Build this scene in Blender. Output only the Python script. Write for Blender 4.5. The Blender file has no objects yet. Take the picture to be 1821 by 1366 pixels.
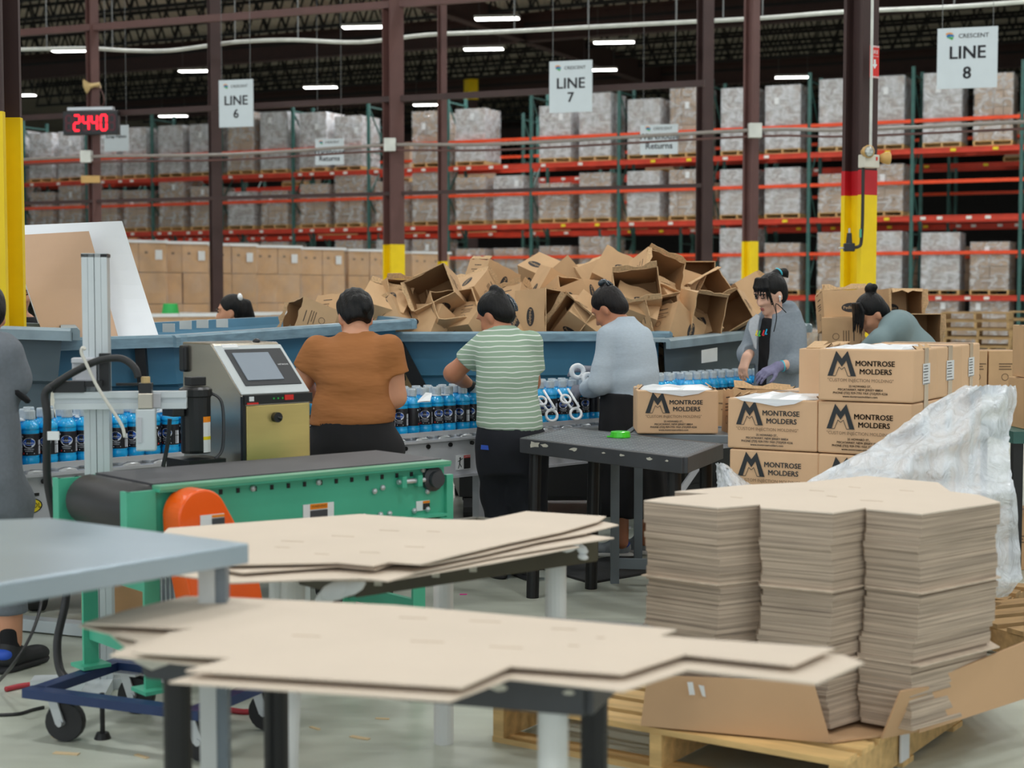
import bpy, math, random
import numpy as np
from mathutils import Vector, Matrix
random.seed(7)
SC = bpy.context.scene
COL = SC.collection
# ---------------------------------------------------------------- camera
FPX, CX, CY, CAMZ = 2800.0, 910.5, 683.0, 1.45
PITCH = math.atan2(163.0, FPX)
cam_d = bpy.data.cameras.new('camera')
cam = bpy.data.objects.new('camera', cam_d)
COL.objects.link(cam)
cam.location = (0, 0, CAMZ)
cam.rotation_euler = (math.pi/2-PITCH, 0, 0)
cam_d.sensor_width = 36.0
cam_d.lens = FPX/1821.0*36.0
cam_d.clip_end = 400
cam_d.dof.use_dof = True
cam_d.dof.focus_distance = 7.7
cam_d.dof.aperture_fstop = 3.2
SC.camera = cam
# ---------------------------------------------------------------- world, exposure
w = bpy.data.worlds.new('world'); SC.world = w
w.use_nodes = True
w.node_tree.nodes['Background'].inputs[0].default_value = (0.85, 0.94, 1.0, 1)
w.node_tree.nodes['Background'].inputs[1].default_value = 1.05
LAMP_W = 108.0
SC.view_settings.view_transform = 'Standard'
SC.view_settings.look = 'None'
SC.view_settings.exposure = 0.2
SC.view_settings.gamma = 1.0
SC.view_settings.use_curve_mapping = False

# ---------------------------------------------------------------- pixel helpers
def ray(u, v):
    cp, sp = math.cos(PITCH), math.sin(PITCH)
    return Vector((u-CX, FPX*cp+(CY-v)*sp, -FPX*sp+(CY-v)*cp))
def px(u, v, D):
    d = ray(u, v); t = D/d.y
    return Vector((d.x*t, D, CAMZ+d.z*t))
def pz(u, v, z):
    d = ray(u, v); t = (z-CAMZ)/d.z
    return Vector((d.x*t, d.y*t, z))
def V(*a): return Vector(a)
def S(r, g, b):
    def f(c):
        c /= 255.0
        return c/12.92 if c <= .04045 else ((c+.055)/1.055)**2.4
    return (f(r), f(g), f(b), 1.0)

# ---------------------------------------------------------------- objects
XF = {}
def props(o, label=None, cat=None, group=None, kind=None):
    if label: o['label'] = label
    if cat: o['category'] = cat
    if group: o['group'] = group
    if kind: o['kind'] = kind
    return o
def thing(name, label, cat, loc=(0, 0, 0), rz=0.0, group=None, kind=None):
    o = bpy.data.objects.new(name, None); COL.objects.link(o)
    o.empty_display_size = .1
    o.location = loc; o.rotation_euler = (0, 0, rz)
    XF[o.name] = (Vector(loc), rz)
    return props(o, label, cat, group, kind)
def copy_tree(o, parent=None, loc=None, rz=None, label=None, group=None):
    c = o.copy(); COL.objects.link(c); c.parent = parent
    if loc is not None: c.location = loc
    if rz is not None: c.rotation_euler = (0, 0, rz)
    if label: c['label'] = label
    if group: c['group'] = group
    for ch in KIDS.get(o.name, []):
        copy_tree(ch, c)
    return c
KIDS = {}
def link(name, me, parent=None, mats=()):
    o = bpy.data.objects.new(name, me); COL.objects.link(o)
    if me is not None and not me.materials:
        for m in mats: me.materials.append(m)
    if parent is not None:
        o.parent = parent
        KIDS.setdefault(parent.name, []).append(o)
        if parent.name in XF: XF[o.name] = XF[parent.name]
    return o
def rotm(ax, ay, az): return (Matrix.Rotation(az, 3, 'Z') @ Matrix.Rotation(ay, 3, 'Y') @ Matrix.Rotation(ax, 3, 'X'))
def frame(z, x=None):
    z = Vector(z).normalized()
    x = Vector(x) if x is not None else (Vector((1, 0, 0)) if abs(z.x) < .8 else Vector((0, 1, 0)))
    x = (x-z*x.dot(z)).normalized(); y = z.cross(x)
    return Matrix((x, y, z)).transposed()

class MB:
    def __init__(self): self.v = []; self.f = []; self.mi = []; self.cur = 0
    def mat(self, i): self.cur = i; return self
    def add(self, vs, fs):
        b = len(self.v); self.v += [Vector(p) for p in vs]
        for f in fs: self.f.append([i+b for i in f]); self.mi.append(self.cur)
        return self
    def box(self, c, s, R=None):
        c = Vector(c); h = Vector(s)/2
        vs = []
        for k in range(8):
            p = Vector((h.x if k & 1 else -h.x, h.y if k & 2 else -h.y, h.z if k & 4 else -h.z))
            vs.append(c+(R @ p if R is not None else p))
        return self.add(vs, [(0, 2, 3, 1), (4, 5, 7, 6), (0, 1, 5, 4), (2, 6, 7, 3), (0, 4, 6, 2), (1, 3, 7, 5)])
    def bar(self, p0, p1, w, h=None, up=(0, 0, 1)):
        p0, p1 = Vector(p0), Vector(p1); h = h or w
        d = p1-p0; L = d.length; d = d/L
        u = Vector(up)
        if abs(d.dot(u)) > .98: u = Vector((0, 1, 0))
        s = d.cross(u).normalized(); t = s.cross(d)
        R = Matrix((s, d, t)).transposed()
        return self.box((p0+p1)/2, (w, L, h), R)
    def tube(self, pts, r, n=8, cap=True):
        pts = [Vector(p) for p in pts]; b = len(self.v)
        rs = r if isinstance(r, (list, tuple)) else [r]*len(pts)
        prev = None; vs = []
        for i, p in enumerate(pts):
            if i == 0: d = pts[1]-p
            elif i == len(pts)-1: d = p-pts[i-1]
            else: d = pts[i+1]-pts[i-1]
            d.normalize()
            if prev is None:
                x = d.cross(Vector((0, 0, 1)) if abs(d.z) < .95 else Vector((0, 1, 0))).normalized()
            else: x = (prev-d*prev.dot(d)).normalized()
            prev = x; y = d.cross(x)
            for k in range(n):
                a = 2*math.pi*k/n
                vs.append(p+(x*math.cos(a)+y*math.sin(a))*rs[i])
        fs = []
        for i in range(len(pts)-1):
            for k in range(n):
                k2 = (k+1) % n
                fs.append((i*n+k, (i+1)*n+k, (i+1)*n+k2, i*n+k2))
        if cap:
            fs.append(tuple(range(n))); fs.append(tuple(reversed(range((len(pts)-1)*n, len(pts)*n))))
        return self.add(vs, fs)
    def cyl(self, p0, p1, r, n=12, r2=None): return self.tube([p0, p1], [r, r if r2 is None else r2], n)
    def prism(self, poly, d):
        n = len(poly); d = Vector(d)
        vs = [Vector(p) for p in poly]+[Vector(p)+d for p in poly]
        fs = [tuple(range(n)), tuple(reversed(range(n, 2*n)))]
        fs += [(i, i+n, (i+1) % n+n, (i+1) % n) for i in range(n)]
        return self.add(vs, fs)
    def lathe(self, prof, n=14, o=(0, 0, 0), R=None):
        o = Vector(o); vs = []; fs = []; m = len(prof)
        for i, (r, z) in enumerate(prof):
            for k in range(n):
                a = 2*math.pi*k/n
                p = Vector((r*math.cos(a), r*math.sin(a), z)); vs.append(o+(R @ p if R is not None else p))
        for i in range(m-1):
            for k in range(n):
                k2 = (k+1) % n
                fs.append((i*n+k, i*n+k2, (i+1)*n+k2, (i+1)*n+k))
        fs.append(tuple(reversed(range(n)))); fs.append(tuple(range((m-1)*n, m*n)))
        return self.add(vs, fs)
    def ell(self, c, r, R=None, n=10, m=6):
        prof = [(max(1e-4, math.sin(math.pi*i/m)), -math.cos(math.pi*i/m)) for i in range(m+1)]
        Rm = Matrix.Diagonal(Vector(r))
        return self.lathe(prof, n, c, (R @ Rm) if R is not None else Rm)
    def text(self, key, o, ex, ey, s=1.0, bold=0.0):
        vs, fs = TXT[key]; o = Vector(o); ex = Vector(ex); ey = Vector(ey)
        for dx, dy in (((-bold, bold*.6), (bold, -bold*.6), (bold, bold*.6), (-bold, -bold*.6)) if bold else ((0, 0),)): self.add([o+ex*((x+dx)*s)+ey*((y+dy)*s) for x, y in vs], fs)
        return self
    def quad(self, *p): return self.add(p, [tuple(range(len(p)))])
    def mesh(self, name, mats=(), smooth=False):
        me = bpy.data.meshes.new(name)
        me.from_pydata([tuple(p) for p in self.v], [], self.f)
        for m in mats: me.materials.append(m)
        if len(mats) > 1: me.polygons.foreach_set('material_index', self.mi)
        if smooth: me.polygons.foreach_set('use_smooth', [True]*len(me.polygons))
        me.update()
        return me
    def build(self, name, mats, parent=None, world=False, smooth=False, bevel=0, seg=2):
        if not isinstance(mats, (list, tuple)): mats = [mats]
        if world and parent is not None:
            L, rz = XF[parent.name]; R = Matrix.Rotation(-rz, 3, 'Z')
            self.v = [R @ (p-L) for p in self.v]
        o = link(name, self.mesh(name, mats, smooth), parent)
        if bevel:
            b = o.modifiers.new('bevel', 'BEVEL'); b.width = bevel; b.segments = seg; b.limit_method = 'ANGLE'
        return o
def curve_pts(pts, n=8):
    P = [Vector(p) for p in pts]; out = []
    for i in range(len(P)-1):
        a, b = P[max(i-1, 0)], P[i]; c, d = P[i+1], P[min(i+2, len(P)-1)]
        for k in range(n):
            t = k/n
            out.append(.5*((2*b)+(c-a)*t+(2*a-5*b+4*c-d)*t*t+(3*b-a-3*c+d)*t**3))
    out.append(P[-1]); return out
def single(name, mb, mats, label, cat, loc=(0, 0, 0), rz=0, group=None, world=False, smooth=False, bevel=0, kind=None):
    """a thing that is one mesh"""
    if not isinstance(mats, (list, tuple)): mats = [mats]
    if world:
        R = Matrix.Rotation(-rz, 3, 'Z'); L = Vector(loc); mb.v = [R @ (p-L) for p in mb.v]
    o = link(name, mb.mesh(name, mats, smooth)); o.location = loc; o.rotation_euler = (0, 0, rz)
    XF[o.name] = (Vector(loc), rz)
    if bevel:
        b = o.modifiers.new('bevel', 'BEVEL'); b.width = bevel; b.segments = 2; b.limit_method = 'ANGLE'
    return props(o, label, cat, group, kind)
def struct(name, mb, mats, smooth=False, bevel=0):
    o = mb.build(name, mats, None, smooth=smooth, bevel=bevel); o['kind'] = 'structure'
    XF[o.name] = (Vector((0, 0, 0)), 0.0)
    return o

# ---------------------------------------------------------------- text outlines (made first, scene still empty)
TXT = {}
def make_text(key, s, size=1.0, off=0.0, space=1.0, align='CENTER'):
    cu = bpy.data.curves.new('t', 'FONT'); cu.body = s; cu.size = size; cu.offset = off
    cu.align_x = align; cu.align_y = 'CENTER'; cu.resolution_u = 2; cu.space_character = space
    o = bpy.data.objects.new('t', cu); COL.objects.link(o)
    dg = bpy.context.evaluated_depsgraph_get(); dg.update()
    me = bpy.data.meshes.new_from_object(o.evaluated_get(dg))
    TXT[key] = ([(v.co.x, v.co.y) for v in me.vertices], [tuple(p.vertices) for p in me.polygons])
    bpy.data.objects.remove(o); bpy.data.curves.remove(cu); bpy.data.meshes.remove(me)
for k, s, of in (('ped', 'Pedialyte', .02), ('mont', 'MONTROSE', .022), ('mold', 'MOLDERS', .022),
                 ('cust', '"CUSTOM INJECTION MOLDING"', 0), ('ad1', '25 HOWARD ST.,', .012), ('ad2', 'PISCATAWAY, NEW JERSEY 08854', .012),
                 ('ad3', 'PHONE (732) 929-7701 FAX (732)929-4236', .012), ('ad4', 'www.montrosemolders.com', .012),
                 ('line', 'LINE', .022), ('6', '6', .022), ('7', '7', .022), ('8', '8', .022), ('cres', 'CRESCENT', .015),
                 ('ware', 'Warehouse', .02), ('ret', 'Returns', .02), ('scrap', 'Scrap Pallets', .02), ('fire', 'FIRE', .03),
                 ('ext', 'EXTINGUISHER', .02), ('warn', 'WARNING', .03), ('dang', 'DANGER', .03), ('hytrol', 'HYTROL', .03), ('hitachi', 'HITACHI', .02),
                 ('adv', 'ADVANCED', .01), ('hyd', 'HYDRATION', .01), ('two', '2', .0)):
    make_text(k, s, 1.0, 0.0)
# ---------------------------------------------------------------- materials
MT = {}
def mat(name, col, rough=.6, metal=0.0, var=.10, vs=6.0, bump=0.0, bs=60.0, stretch=(1, 1, 1), rnd=0.0, coat=0.0, emit=None, spec=.5, sub=0.0, dirt=None):
    m = bpy.data.materials.new(name); m.use_nodes = True; MT[name] = m
    nt = m.node_tree; N = nt.nodes; L = nt.links
    b = N['Principled BSDF']
    b.inputs['Roughness'].default_value = rough; b.inputs['Metallic'].default_value = metal
    b.inputs['Specular IOR Level'].default_value = spec
    if coat: b.inputs['Coat Weight'].default_value = coat; b.inputs['Coat Roughness'].default_value = .08
    if sub: b.inputs['Subsurface Weight'].default_value = sub; b.inputs['Subsurface Radius'].default_value = (.02, .008, .004)
    tc = N.new('ShaderNodeTexCoord'); mp = N.new('ShaderNodeMapping'); mp.inputs['Scale'].default_value = stretch
    L.new(tc.outputs['Object'], mp.inputs['Vector'])
    nz = N.new('ShaderNodeTexNoise'); nz.inputs['Scale'].default_value = vs; nz.inputs['Detail'].default_value = 4
    L.new(mp.outputs[0], nz.inputs['Vector'])
    mx = N.new('ShaderNodeMix'); mx.data_type = 'RGBA'
    c0 = [min(1, c*(1-var)) for c in col[:3]]+[1]; c1 = [min(1, c*(1+var)) for c in col[:3]]+[1]
    if dirt: c0 = dirt
    mx.inputs[6].default_value = c0; mx.inputs[7].default_value = c1
    rp = N.new('ShaderNodeMapRange'); rp.inputs[1].default_value = .3; rp.inputs[2].default_value = .7 if not dirt else .45
    L.new(nz.outputs['Fac'], rp.inputs[0]); L.new(rp.outputs[0], mx.inputs[0])
    out = mx.outputs[2]
    if rnd:
        oi = N.new('ShaderNodeObjectInfo'); hs = N.new('ShaderNodeHueSaturation')
        r2 = N.new('ShaderNodeMapRange'); r2.inputs[3].default_value = 1-rnd; r2.inputs[4].default_value = 1+rnd
        L.new(oi.outputs['Random'], r2.inputs[0]); L.new(r2.outputs[0], hs.inputs['Value']); L.new(out, hs.inputs['Color']); out = hs.outputs[0]
    L.new(out, b.inputs['Base Color'])
    if bump:
        n2 = N.new('ShaderNodeTexNoise'); n2.inputs['Scale'].default_value = bs; n2.inputs['Detail'].default_value = 3
        L.new(mp.outputs[0], n2.inputs['Vector'])
        bp = N.new('ShaderNodeBump'); bp.inputs['Strength'].default_value = bump; bp.inputs['Distance'].default_value = .02
        L.new(n2.outputs['Fac'], bp.inputs['Height']); L.new(bp.outputs[0], b.inputs['Normal'])
    if emit:
        b.inputs['Emission Color'].default_value = emit[0]; b.inputs['Emission Strength'].default_value = emit[1]
    return m
def nodes(m): return m.node_tree.nodes, m.node_tree.links, m.node_tree.nodes['Principled BSDF']

# concrete floor: polished, scuffed, long streaks
m = mat('concrete', S(190, 195, 182), .38, var=.10, vs=1.2, bump=.03, bs=30)
N, L, b = nodes(m)
n2 = N.new('ShaderNodeTexNoise'); n2.inputs['Scale'].default_value = 3; n2.inputs['Detail'].default_value = 8
tc = N.new('ShaderNodeTexCoord'); mp = N.new('ShaderNodeMapping'); mp.inputs['Scale'].default_value = (.6, 5, 1); mp.inputs['Rotation'].default_value = (0, 0, .5)
L.new(tc.outputs['Object'], mp.inputs[0]); L.new(mp.outputs[0], n2.inputs['Vector'])
r = N.new('ShaderNodeMapRange'); r.inputs[3].default_value = .25; r.inputs[4].default_value = .55
L.new(n2.outputs['Fac'], r.inputs[0]); L.new(r.outputs[0], b.inputs['Roughness'])
mx = N.new('ShaderNodeMix'); mx.data_type = 'RGBA'; mx.blend_type = 'MULTIPLY'; mx.inputs[0].default_value = .5
src = b.inputs['Base Color'].links[0].from_socket
cr = N.new('ShaderNodeMapRange'); cr.inputs[3].default_value = .55; cr.inputs[4].default_value = 1.25
L.new(n2.outputs['Fac'], cr.inputs[0]); L.new(src, mx.inputs[6]); L.new(cr.outputs[0], mx.inputs[7]); L.new(mx.outputs[2], b.inputs['Base Color'])

m = mat('roof_deck', S(190, 180, 162), .8, var=.12, vs=.6)
N, L, b = nodes(m)
wv = N.new('ShaderNodeTexWave'); wv.inputs['Scale'].default_value = 1.6; wv.inputs['Distortion'].default_value = 0
tc = N.new('ShaderNodeTexCoord'); L.new(tc.outputs['Object'], wv.inputs[0])
bp = N.new('ShaderNodeBump'); bp.inputs['Strength'].default_value = .6; bp.inputs['Distance'].default_value = .05
L.new(wv.outputs['Fac'], bp.inputs['Height']); L.new(bp.outputs[0], b.inputs['Normal'])
mat('far_wall', S(60, 56, 52), .9)
mat('joist_steel', S(26, 25, 24), .7)
mat('girder_steel', S(58, 38, 34), .7)
mat('brown_steel', S(98, 66, 62), .5, var=.12, vs=3)
mat('dark_brown_steel', S(62, 42, 40), .6, var=.12, vs=3)
mat('yellow_paint', S(250, 212, 4), .45, var=.07, vs=4)
mat('red_paint', S(196, 26, 36), .45, var=.08)
mat('white_conduit', S(214, 216, 210), .5)
mat('grey_conduit', S(150, 142, 136), .45)
mat('wire', S(120, 122, 122), .5, .3)
mat('black_iron', S(40, 38, 36), .5)
mat('rack_green', S(54, 98, 92), .5, var=.15)
mat('rack_orange', S(236, 74, 24), .45, var=.10, vs=3)
mat('rack_red', S(206, 58, 32), .5, var=.14, vs=3)
mat('sticker_white', S(232, 232, 226), .5)
mat('sticker_yellow', S(240, 214, 30), .5)
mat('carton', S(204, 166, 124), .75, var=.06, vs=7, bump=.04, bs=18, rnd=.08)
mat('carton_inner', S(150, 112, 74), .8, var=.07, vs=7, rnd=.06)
mat('carton_edge', S(206, 170, 128), .85, var=.18, vs=90)
mat('carton_far', S(172, 148, 126), .75, var=.08, vs=3, rnd=.14)
mat('carton_brown', S(204, 162, 118), .7, var=.08, vs=4, rnd=.07)
mat('carton_ink', S(46, 44, 46), .7)
mat('ink_faint', S(120, 96, 72), .8)
mat('printed_carton', S(220, 182, 144), .7, var=.05, vs=5, bump=.06, bs=8, rnd=.03)
mat('print_ink', S(44, 48, 52), .65)
mat('print_grey', S(128, 106, 84), .7)
mat('tape', S(206, 184, 160), .18, var=.06, coat=.5)
mat('sheet_kraft', S(220, 205, 188), .8, var=.03, vs=3)
mat('slot_faint', S(196, 176, 154), .8)
mat('sheet_edge', S(206, 188, 168), .85, var=.12, vs=30)
mat('tray_kraft', S(200, 162, 124), .75, var=.06, vs=3)
mat('tan_sheet', S(196, 164, 138), .8, var=.05, vs=2)
mat('white_board', S(232, 238, 246), .55, var=.02)
mat('pallet_wood', S(212, 176, 118), .75, var=.20, vs=5, stretch=(1, 6, 6), bump=.1, bs=20, rnd=.1)
mat('pallet_wood_old', S(172, 140, 96), .8, var=.22, vs=5, stretch=(1, 6, 6), rnd=.12)
mat('hopper_blue', S(70, 126, 156), .42, var=.16, vs=2.2, bump=.05, bs=9, coat=.15)
mat('hopper_rim', S(122, 152, 168), .35, var=.22, vs=9, stretch=(1, 1, 4), coat=.2)
mat('hopper_grey', S(86, 100, 106), .5, var=.12, vs=2.5, bump=.04, bs=9)
mat('hopper_grey_rim', S(138, 156, 164), .4, var=.16, vs=8)
mat('black_steel', S(18, 18, 20), .45)
mat('galv', S(196, 200, 204), .35, .55, var=.08, vs=5)
mat('frame_white', S(196, 198, 204), .45, .1, var=.06, vs=4)
mat('aluminium', S(206, 213, 216), .35, .2, var=.04)
mat('stainless', S(190, 182, 168), .25, .92, var=.06, vs=2, stretch=(1, 1, 12))
mat('stainless_warm', S(206, 184, 118), .32, .6, var=.10, vs=1.6, stretch=(1, 1, 6))
mat('black_plastic', S(24, 25, 27), .35, var=.1)
mat('black_rubber', S(34, 34, 36), .55, var=.15, vs=12)
mat('dark_grey_plastic', S(58, 60, 64), .4)
mat('screen', S(150, 160, 172), .12, var=.03)
mat('conv_green', S(74, 176, 144), .42, var=.10, vs=3)
mat('conv_green_light', S(96, 168, 134), .35, var=.08, vs=6)
mat('belt', S(70, 70, 74), .55, var=.12, vs=20, stretch=(1, 8, 1))
mat('roller_black', S(46, 45, 47), .5, var=.2, vs=5, stretch=(8, 1, 1))
mat('orange_guard', S(255, 96, 8), .28, var=.04, coat=.4)
mat('blue_dolly', S(30, 52, 96), .45, var=.12)
mat('label_white', S(228, 230, 232), .5, var=.02)
mat('label_orange', S(246, 142, 20), .5)
mat('label_red', S(216, 40, 34), .5)
mat('label_black', S(30, 30, 32), .5)
mat('label_dark', S(66, 68, 74), .5)
mat('badge_yellow', S(238, 214, 30), .45)
mat('green_dot', S(40, 170, 70), .5)
mat('table_black', S(62, 64, 68), .45, var=.12, vs=8, bump=.03, bs=40)
mat('table_wear', S(198, 196, 184), .6, var=.1, vs=30)
mat('table_grey', S(120, 130, 138), .42, var=.08)
mat('steel_top', S(160, 178, 190), .33, .45, var=.10, vs=1.4)
mat('pvc_white', S(216, 218, 216), .45, var=.05)
mat('olive_dark', S(66, 62, 46), .55, var=.2, vs=6)
mat('lime_plastic', S(70, 214, 40), .3, coat=.3)
mat('green_plastic', S(40, 176, 84), .4)
mat('sign_white', S(206, 216, 222), .4, var=.02)
mat('sign_ink', S(48, 48, 56), .5)
mat('logo_blue', S(30, 110, 170), .5)
mat('logo_green', S(70, 160, 80), .5)
mat('logo_orange', S(226, 150, 60), .5)
mat('display_black', S(14, 14, 16), .3)
mat('display_off', S(86, 22, 36), .4)
mat('display_red', S(255, 30, 50), .4, emit=(S(255, 16, 40), 2.2))
mat('lamp_white', S(255, 255, 255), .4, emit=((1, .98, .94, 1), 9.0))
mat('lamp_housing', S(180, 178, 172), .5)
mat('horn_cream', S(206, 178, 124), .5)
mat('emergency_cream', S(214, 210, 196), .45)
mat('lens_glass', S(200, 204, 200), .1, .5, var=.3, vs=60)
mat('amber', S(206, 164, 96), .4)
mat('bottle_blue', S(24, 178, 244), .12, var=.10, vs=14, coat=.6, spec=.6)
mat('bottle_clear', S(178, 204, 216), .12, var=.12, vs=30, coat=.6)
mat('bottle_cap', S(196, 208, 216), .18, var=.12, vs=40, coat=.5)
mat('bottle_label', S(34, 34, 40), .35, var=.1)
mat('label_logo', S(224, 230, 240), .4)
mat('label_blue', S(30, 90, 190), .4)
mat('carrier_white', S(232, 236, 240), .3, var=.03)
mat('hose_black', S(34, 34, 36), .45)
mat('hose_red', S(176, 50, 60), .5)
mat('cord_white', S(214, 212, 202), .5)
mat('mat_black', S(38, 38, 38), .7, bump=.1, bs=80)
mat('debris', S(214, 190, 150), .8)
mat('pink_chalk', S(232, 60, 160), .6)
# people
mat('skin', S(206, 148, 116), .5, var=.05, vs=12, sub=.12)
mat('skin_tan', S(190, 128, 96), .5, var=.05, vs=12, sub=.12)
mat('skin_pale', S(222, 176, 152), .48, var=.05, vs=12, sub=.12)
mat('lips', S(176, 96, 88), .45)
mat('hair', S(9, 8, 9), .48, var=.5, vs=26, stretch=(1, 1, .22), bump=.35, bs=70, spec=.3)
mat('hair_red', S(17, 11, 11), .48, var=.5, vs=26, stretch=(1, 1, .22), bump=.35, bs=70, spec=.3)
mat('eye_dark', S(22, 18, 18), .2)
mat('brown_shirt', S(164, 105, 57), .85, var=.08, vs=4, bump=1.0, bs=6, stretch=(.6, .6, 2.0))
mat('grey_knit', S(184, 197, 209), .9, var=.05, vs=90, bump=.35, bs=6, stretch=(.7, .7, 1.8))
mat('grey_hoodie', S(132, 142, 152), .9, var=.07, vs=70, bump=.4, bs=8)
mat('hoodie_lining', S(176, 180, 186), .9, var=.05, vs=70)
mat('teal_grey', S(122, 142, 146), .85, var=.05, vs=8)
mat('sweats_grey', S(112, 118, 126), .9, var=.07, vs=60)
mat('black_cloth', S(20, 20, 24), .85, var=.2, vs=6)
mat('navy_cloth', S(24, 27, 36), .85, var=.2, vs=6)
mat('glove_black', S(30, 32, 34), .6, var=.2, vs=30)
mat('glove_grey', S(120, 122, 134), .7, var=.12, vs=40)
mat('glove_lilac', S(122, 120, 152), .7, var=.14, vs=40)
mat('glove_green', S(120, 214, 40), .6)
mat('clip_dark', S(56, 66, 74), .22, coat=.5)
mat('clip_blue', S(70, 190, 210), .3)
mat('earbud', S(238, 240, 242), .25, coat=.4)
mat('shoe_grey', S(150, 158, 164), .6, var=.15, vs=40)
mat('shoe_sole', S(226, 226, 224), .6)
mat('shoe_blue', S(40, 84, 190), .5)
mat('shoe_black', S(36, 37, 40), .6)
mat('sock_white', S(226, 228, 230), .8)
mat('print_a', S(250, 220, 40), .7); mat('print_b', S(60, 200, 90), .7); mat('print_c', S(230, 50, 60), .7); mat('print_d', S(40, 180, 230), .7)
mat('purple', S(150, 100, 190), .6)
# striped shirt
m = mat('striped_shirt', S(154, 178, 156), .85, var=.05, vs=6, bump=.03, bs=20)
N, L, b = nodes(m)
src = b.inputs['Base Color'].links[0].from_socket
tc = N.new('ShaderNodeTexCoord'); sx = N.new('ShaderNodeSeparateXYZ'); L.new(tc.outputs['Object'], sx.inputs[0])
nz = N.new('ShaderNodeTexNoise'); nz.inputs['Scale'].default_value = 5; L.new(tc.outputs['Object'], nz.inputs['Vector'])
a1 = N.new('ShaderNodeMath'); a1.operation = 'MULTIPLY_ADD'; a1.inputs[1].default_value = .035; L.new(nz.outputs['Fac'], a1.inputs[0]); L.new(sx.outputs['Z'], a1.inputs[2])
a2 = N.new('ShaderNodeMath'); a2.operation = 'MULTIPLY'; a2.inputs[1].default_value = 1/.0255; L.new(a1.outputs[0], a2.inputs[0])
a3 = N.new('ShaderNodeMath'); a3.operation = 'FRACT'; L.new(a2.outputs[0], a3.inputs[0])
a4 = N.new('ShaderNodeMath'); a4.operation = 'LESS_THAN'; a4.inputs[1].default_value = .22; L.new(a3.outputs[0], a4.inputs[0])
mx = N.new('ShaderNodeMix'); mx.data_type = 'RGBA'; mx.inputs[7].default_value = S(226, 232, 226)
L.new(a4.outputs[0], mx.inputs[0]); L.new(src, mx.inputs[6]); L.new(mx.outputs[2], b.inputs['Base Color'])
# stack of sheets seen edge on
m = mat('stack_edge', S(188, 169, 150), .85, var=.06, vs=4)
N, L, b = nodes(m)
src = b.inputs['Base Color'].links[0].from_socket
tc = N.new('ShaderNodeTexCoord'); mp = N.new('ShaderNodeMapping'); mp.inputs['Scale'].default_value = (2.5, 2.5, 260); L.new(tc.outputs['Object'], mp.inputs[0])
nz = N.new('ShaderNodeTexNoise'); nz.inputs['Scale'].default_value = 1; nz.inputs['Detail'].default_value = 2; L.new(mp.outputs[0], nz.inputs['Vector'])
cr = N.new('ShaderNodeMapRange'); cr.inputs[1].default_value = .35; cr.inputs[2].default_value = .65; cr.inputs[3].default_value = .62; cr.inputs[4].default_value = 1.12
L.new(nz.outputs['Fac'], cr.inputs[0])
mx = N.new('ShaderNodeMix'); mx.data_type = 'RGBA'; mx.blend_type = 'MULTIPLY'; mx.inputs[0].default_value = 1
L.new(src, mx.inputs[6]); L.new(cr.outputs[0], mx.inputs[7]); L.new(mx.outputs[2], b.inputs['Base Color'])
# plastic film
def film(name, lo, hi, scale, bump, tint, stretch=(1, 1, 1), a=.3, b2=.7):
    m = bpy.data.materials.new(name); m.use_nodes = True; MT[name] = m
    N = m.node_tree.nodes; L = m.node_tree.links; b = N['Principled BSDF']; o = N['Material Output']
    b.inputs['Base Color'].default_value = tint; b.inputs['Roughness'].default_value = .16; b.inputs['Specular IOR Level'].default_value = .9
    tc = N.new('ShaderNodeTexCoord'); mp = N.new('ShaderNodeMapping'); mp.inputs['Scale'].default_value = stretch; L.new(tc.outputs['Object'], mp.inputs[0])
    nz = N.new('ShaderNodeTexNoise'); nz.inputs['Scale'].default_value = scale; nz.inputs['Detail'].default_value = 6; nz.inputs['Distortion'].default_value = 1.2
    L.new(mp.outputs[0], nz.inputs['Vector'])
    r = N.new('ShaderNodeMapRange'); r.inputs[1].default_value = a; r.inputs[2].default_value = b2; r.inputs[3].default_value = lo; r.inputs[4].default_value = hi
    L.new(nz.outputs['Fac'], r.inputs[0])
    bp = N.new('ShaderNodeBump'); bp.inputs['Strength'].default_value = bump; bp.inputs['Distance'].default_value = .06
    L.new(nz.outputs['Fac'], bp.inputs['Height']); L.new(bp.outputs[0], b.inputs['Normal'])
    t = N.new('ShaderNodeBsdfTransparent'); mxs = N.new('ShaderNodeMixShader')
    L.new(r.outputs[0], mxs.inputs[0]); L.new(t.outputs[0], mxs.inputs[1]); L.new(b.outputs[0], mxs.inputs[2]); L.new(mxs.outputs[0], o.inputs[0])
    return m
film('film_far', .10, .80, 3.6, 1.0, S(228, 228, 230), (1, 1, 2.0), .40, .72)
film('film_white', .35, .90, 3.8, 1.0, S(224, 228, 234), (1, 1, 2.2), .36, .70)
film('film_brown', .02, .22, 2.4, .8, S(220, 218, 214), (1, 1, 1.8))
film('film_near', .66, .95, 18, .6, S(236, 242, 248), (1, 1, .45))
mat('grid_light', S(136, 142, 147), .4, var=.1, vs=10)
film('film_bottles', .06, .30, 22, .8, S(225, 235, 240))
film('clear_tape', .10, .35, 30, .5, S(226, 220, 210))
# ================================================================ STRUCTURE
TH = math.radians(25.5)
UA = Vector((math.cos(TH), -math.sin(TH), 0)); VA = Vector((math.sin(TH), math.cos(TH), 0))
RU = Matrix((UA, VA, Vector((0, 0, 1)))).transposed()
def uv(u, v, z=0.0): return UA*u+VA*v+Vector((0, 0, z))
struct('floor', MB().box((-10, 80, -.05), (420, 260, .1)), MT['concrete'])
CZ = 11.3
ceil = struct('ceiling', MB().box(uv(-30, 60, CZ+.05), (250, 150, .1), RU), MT['roof_deck'])
struct('wall_back', MB().box(uv(-40, 112, 5.6), (300, .3, 11.3), RU), MT['far_wall'])
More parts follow.
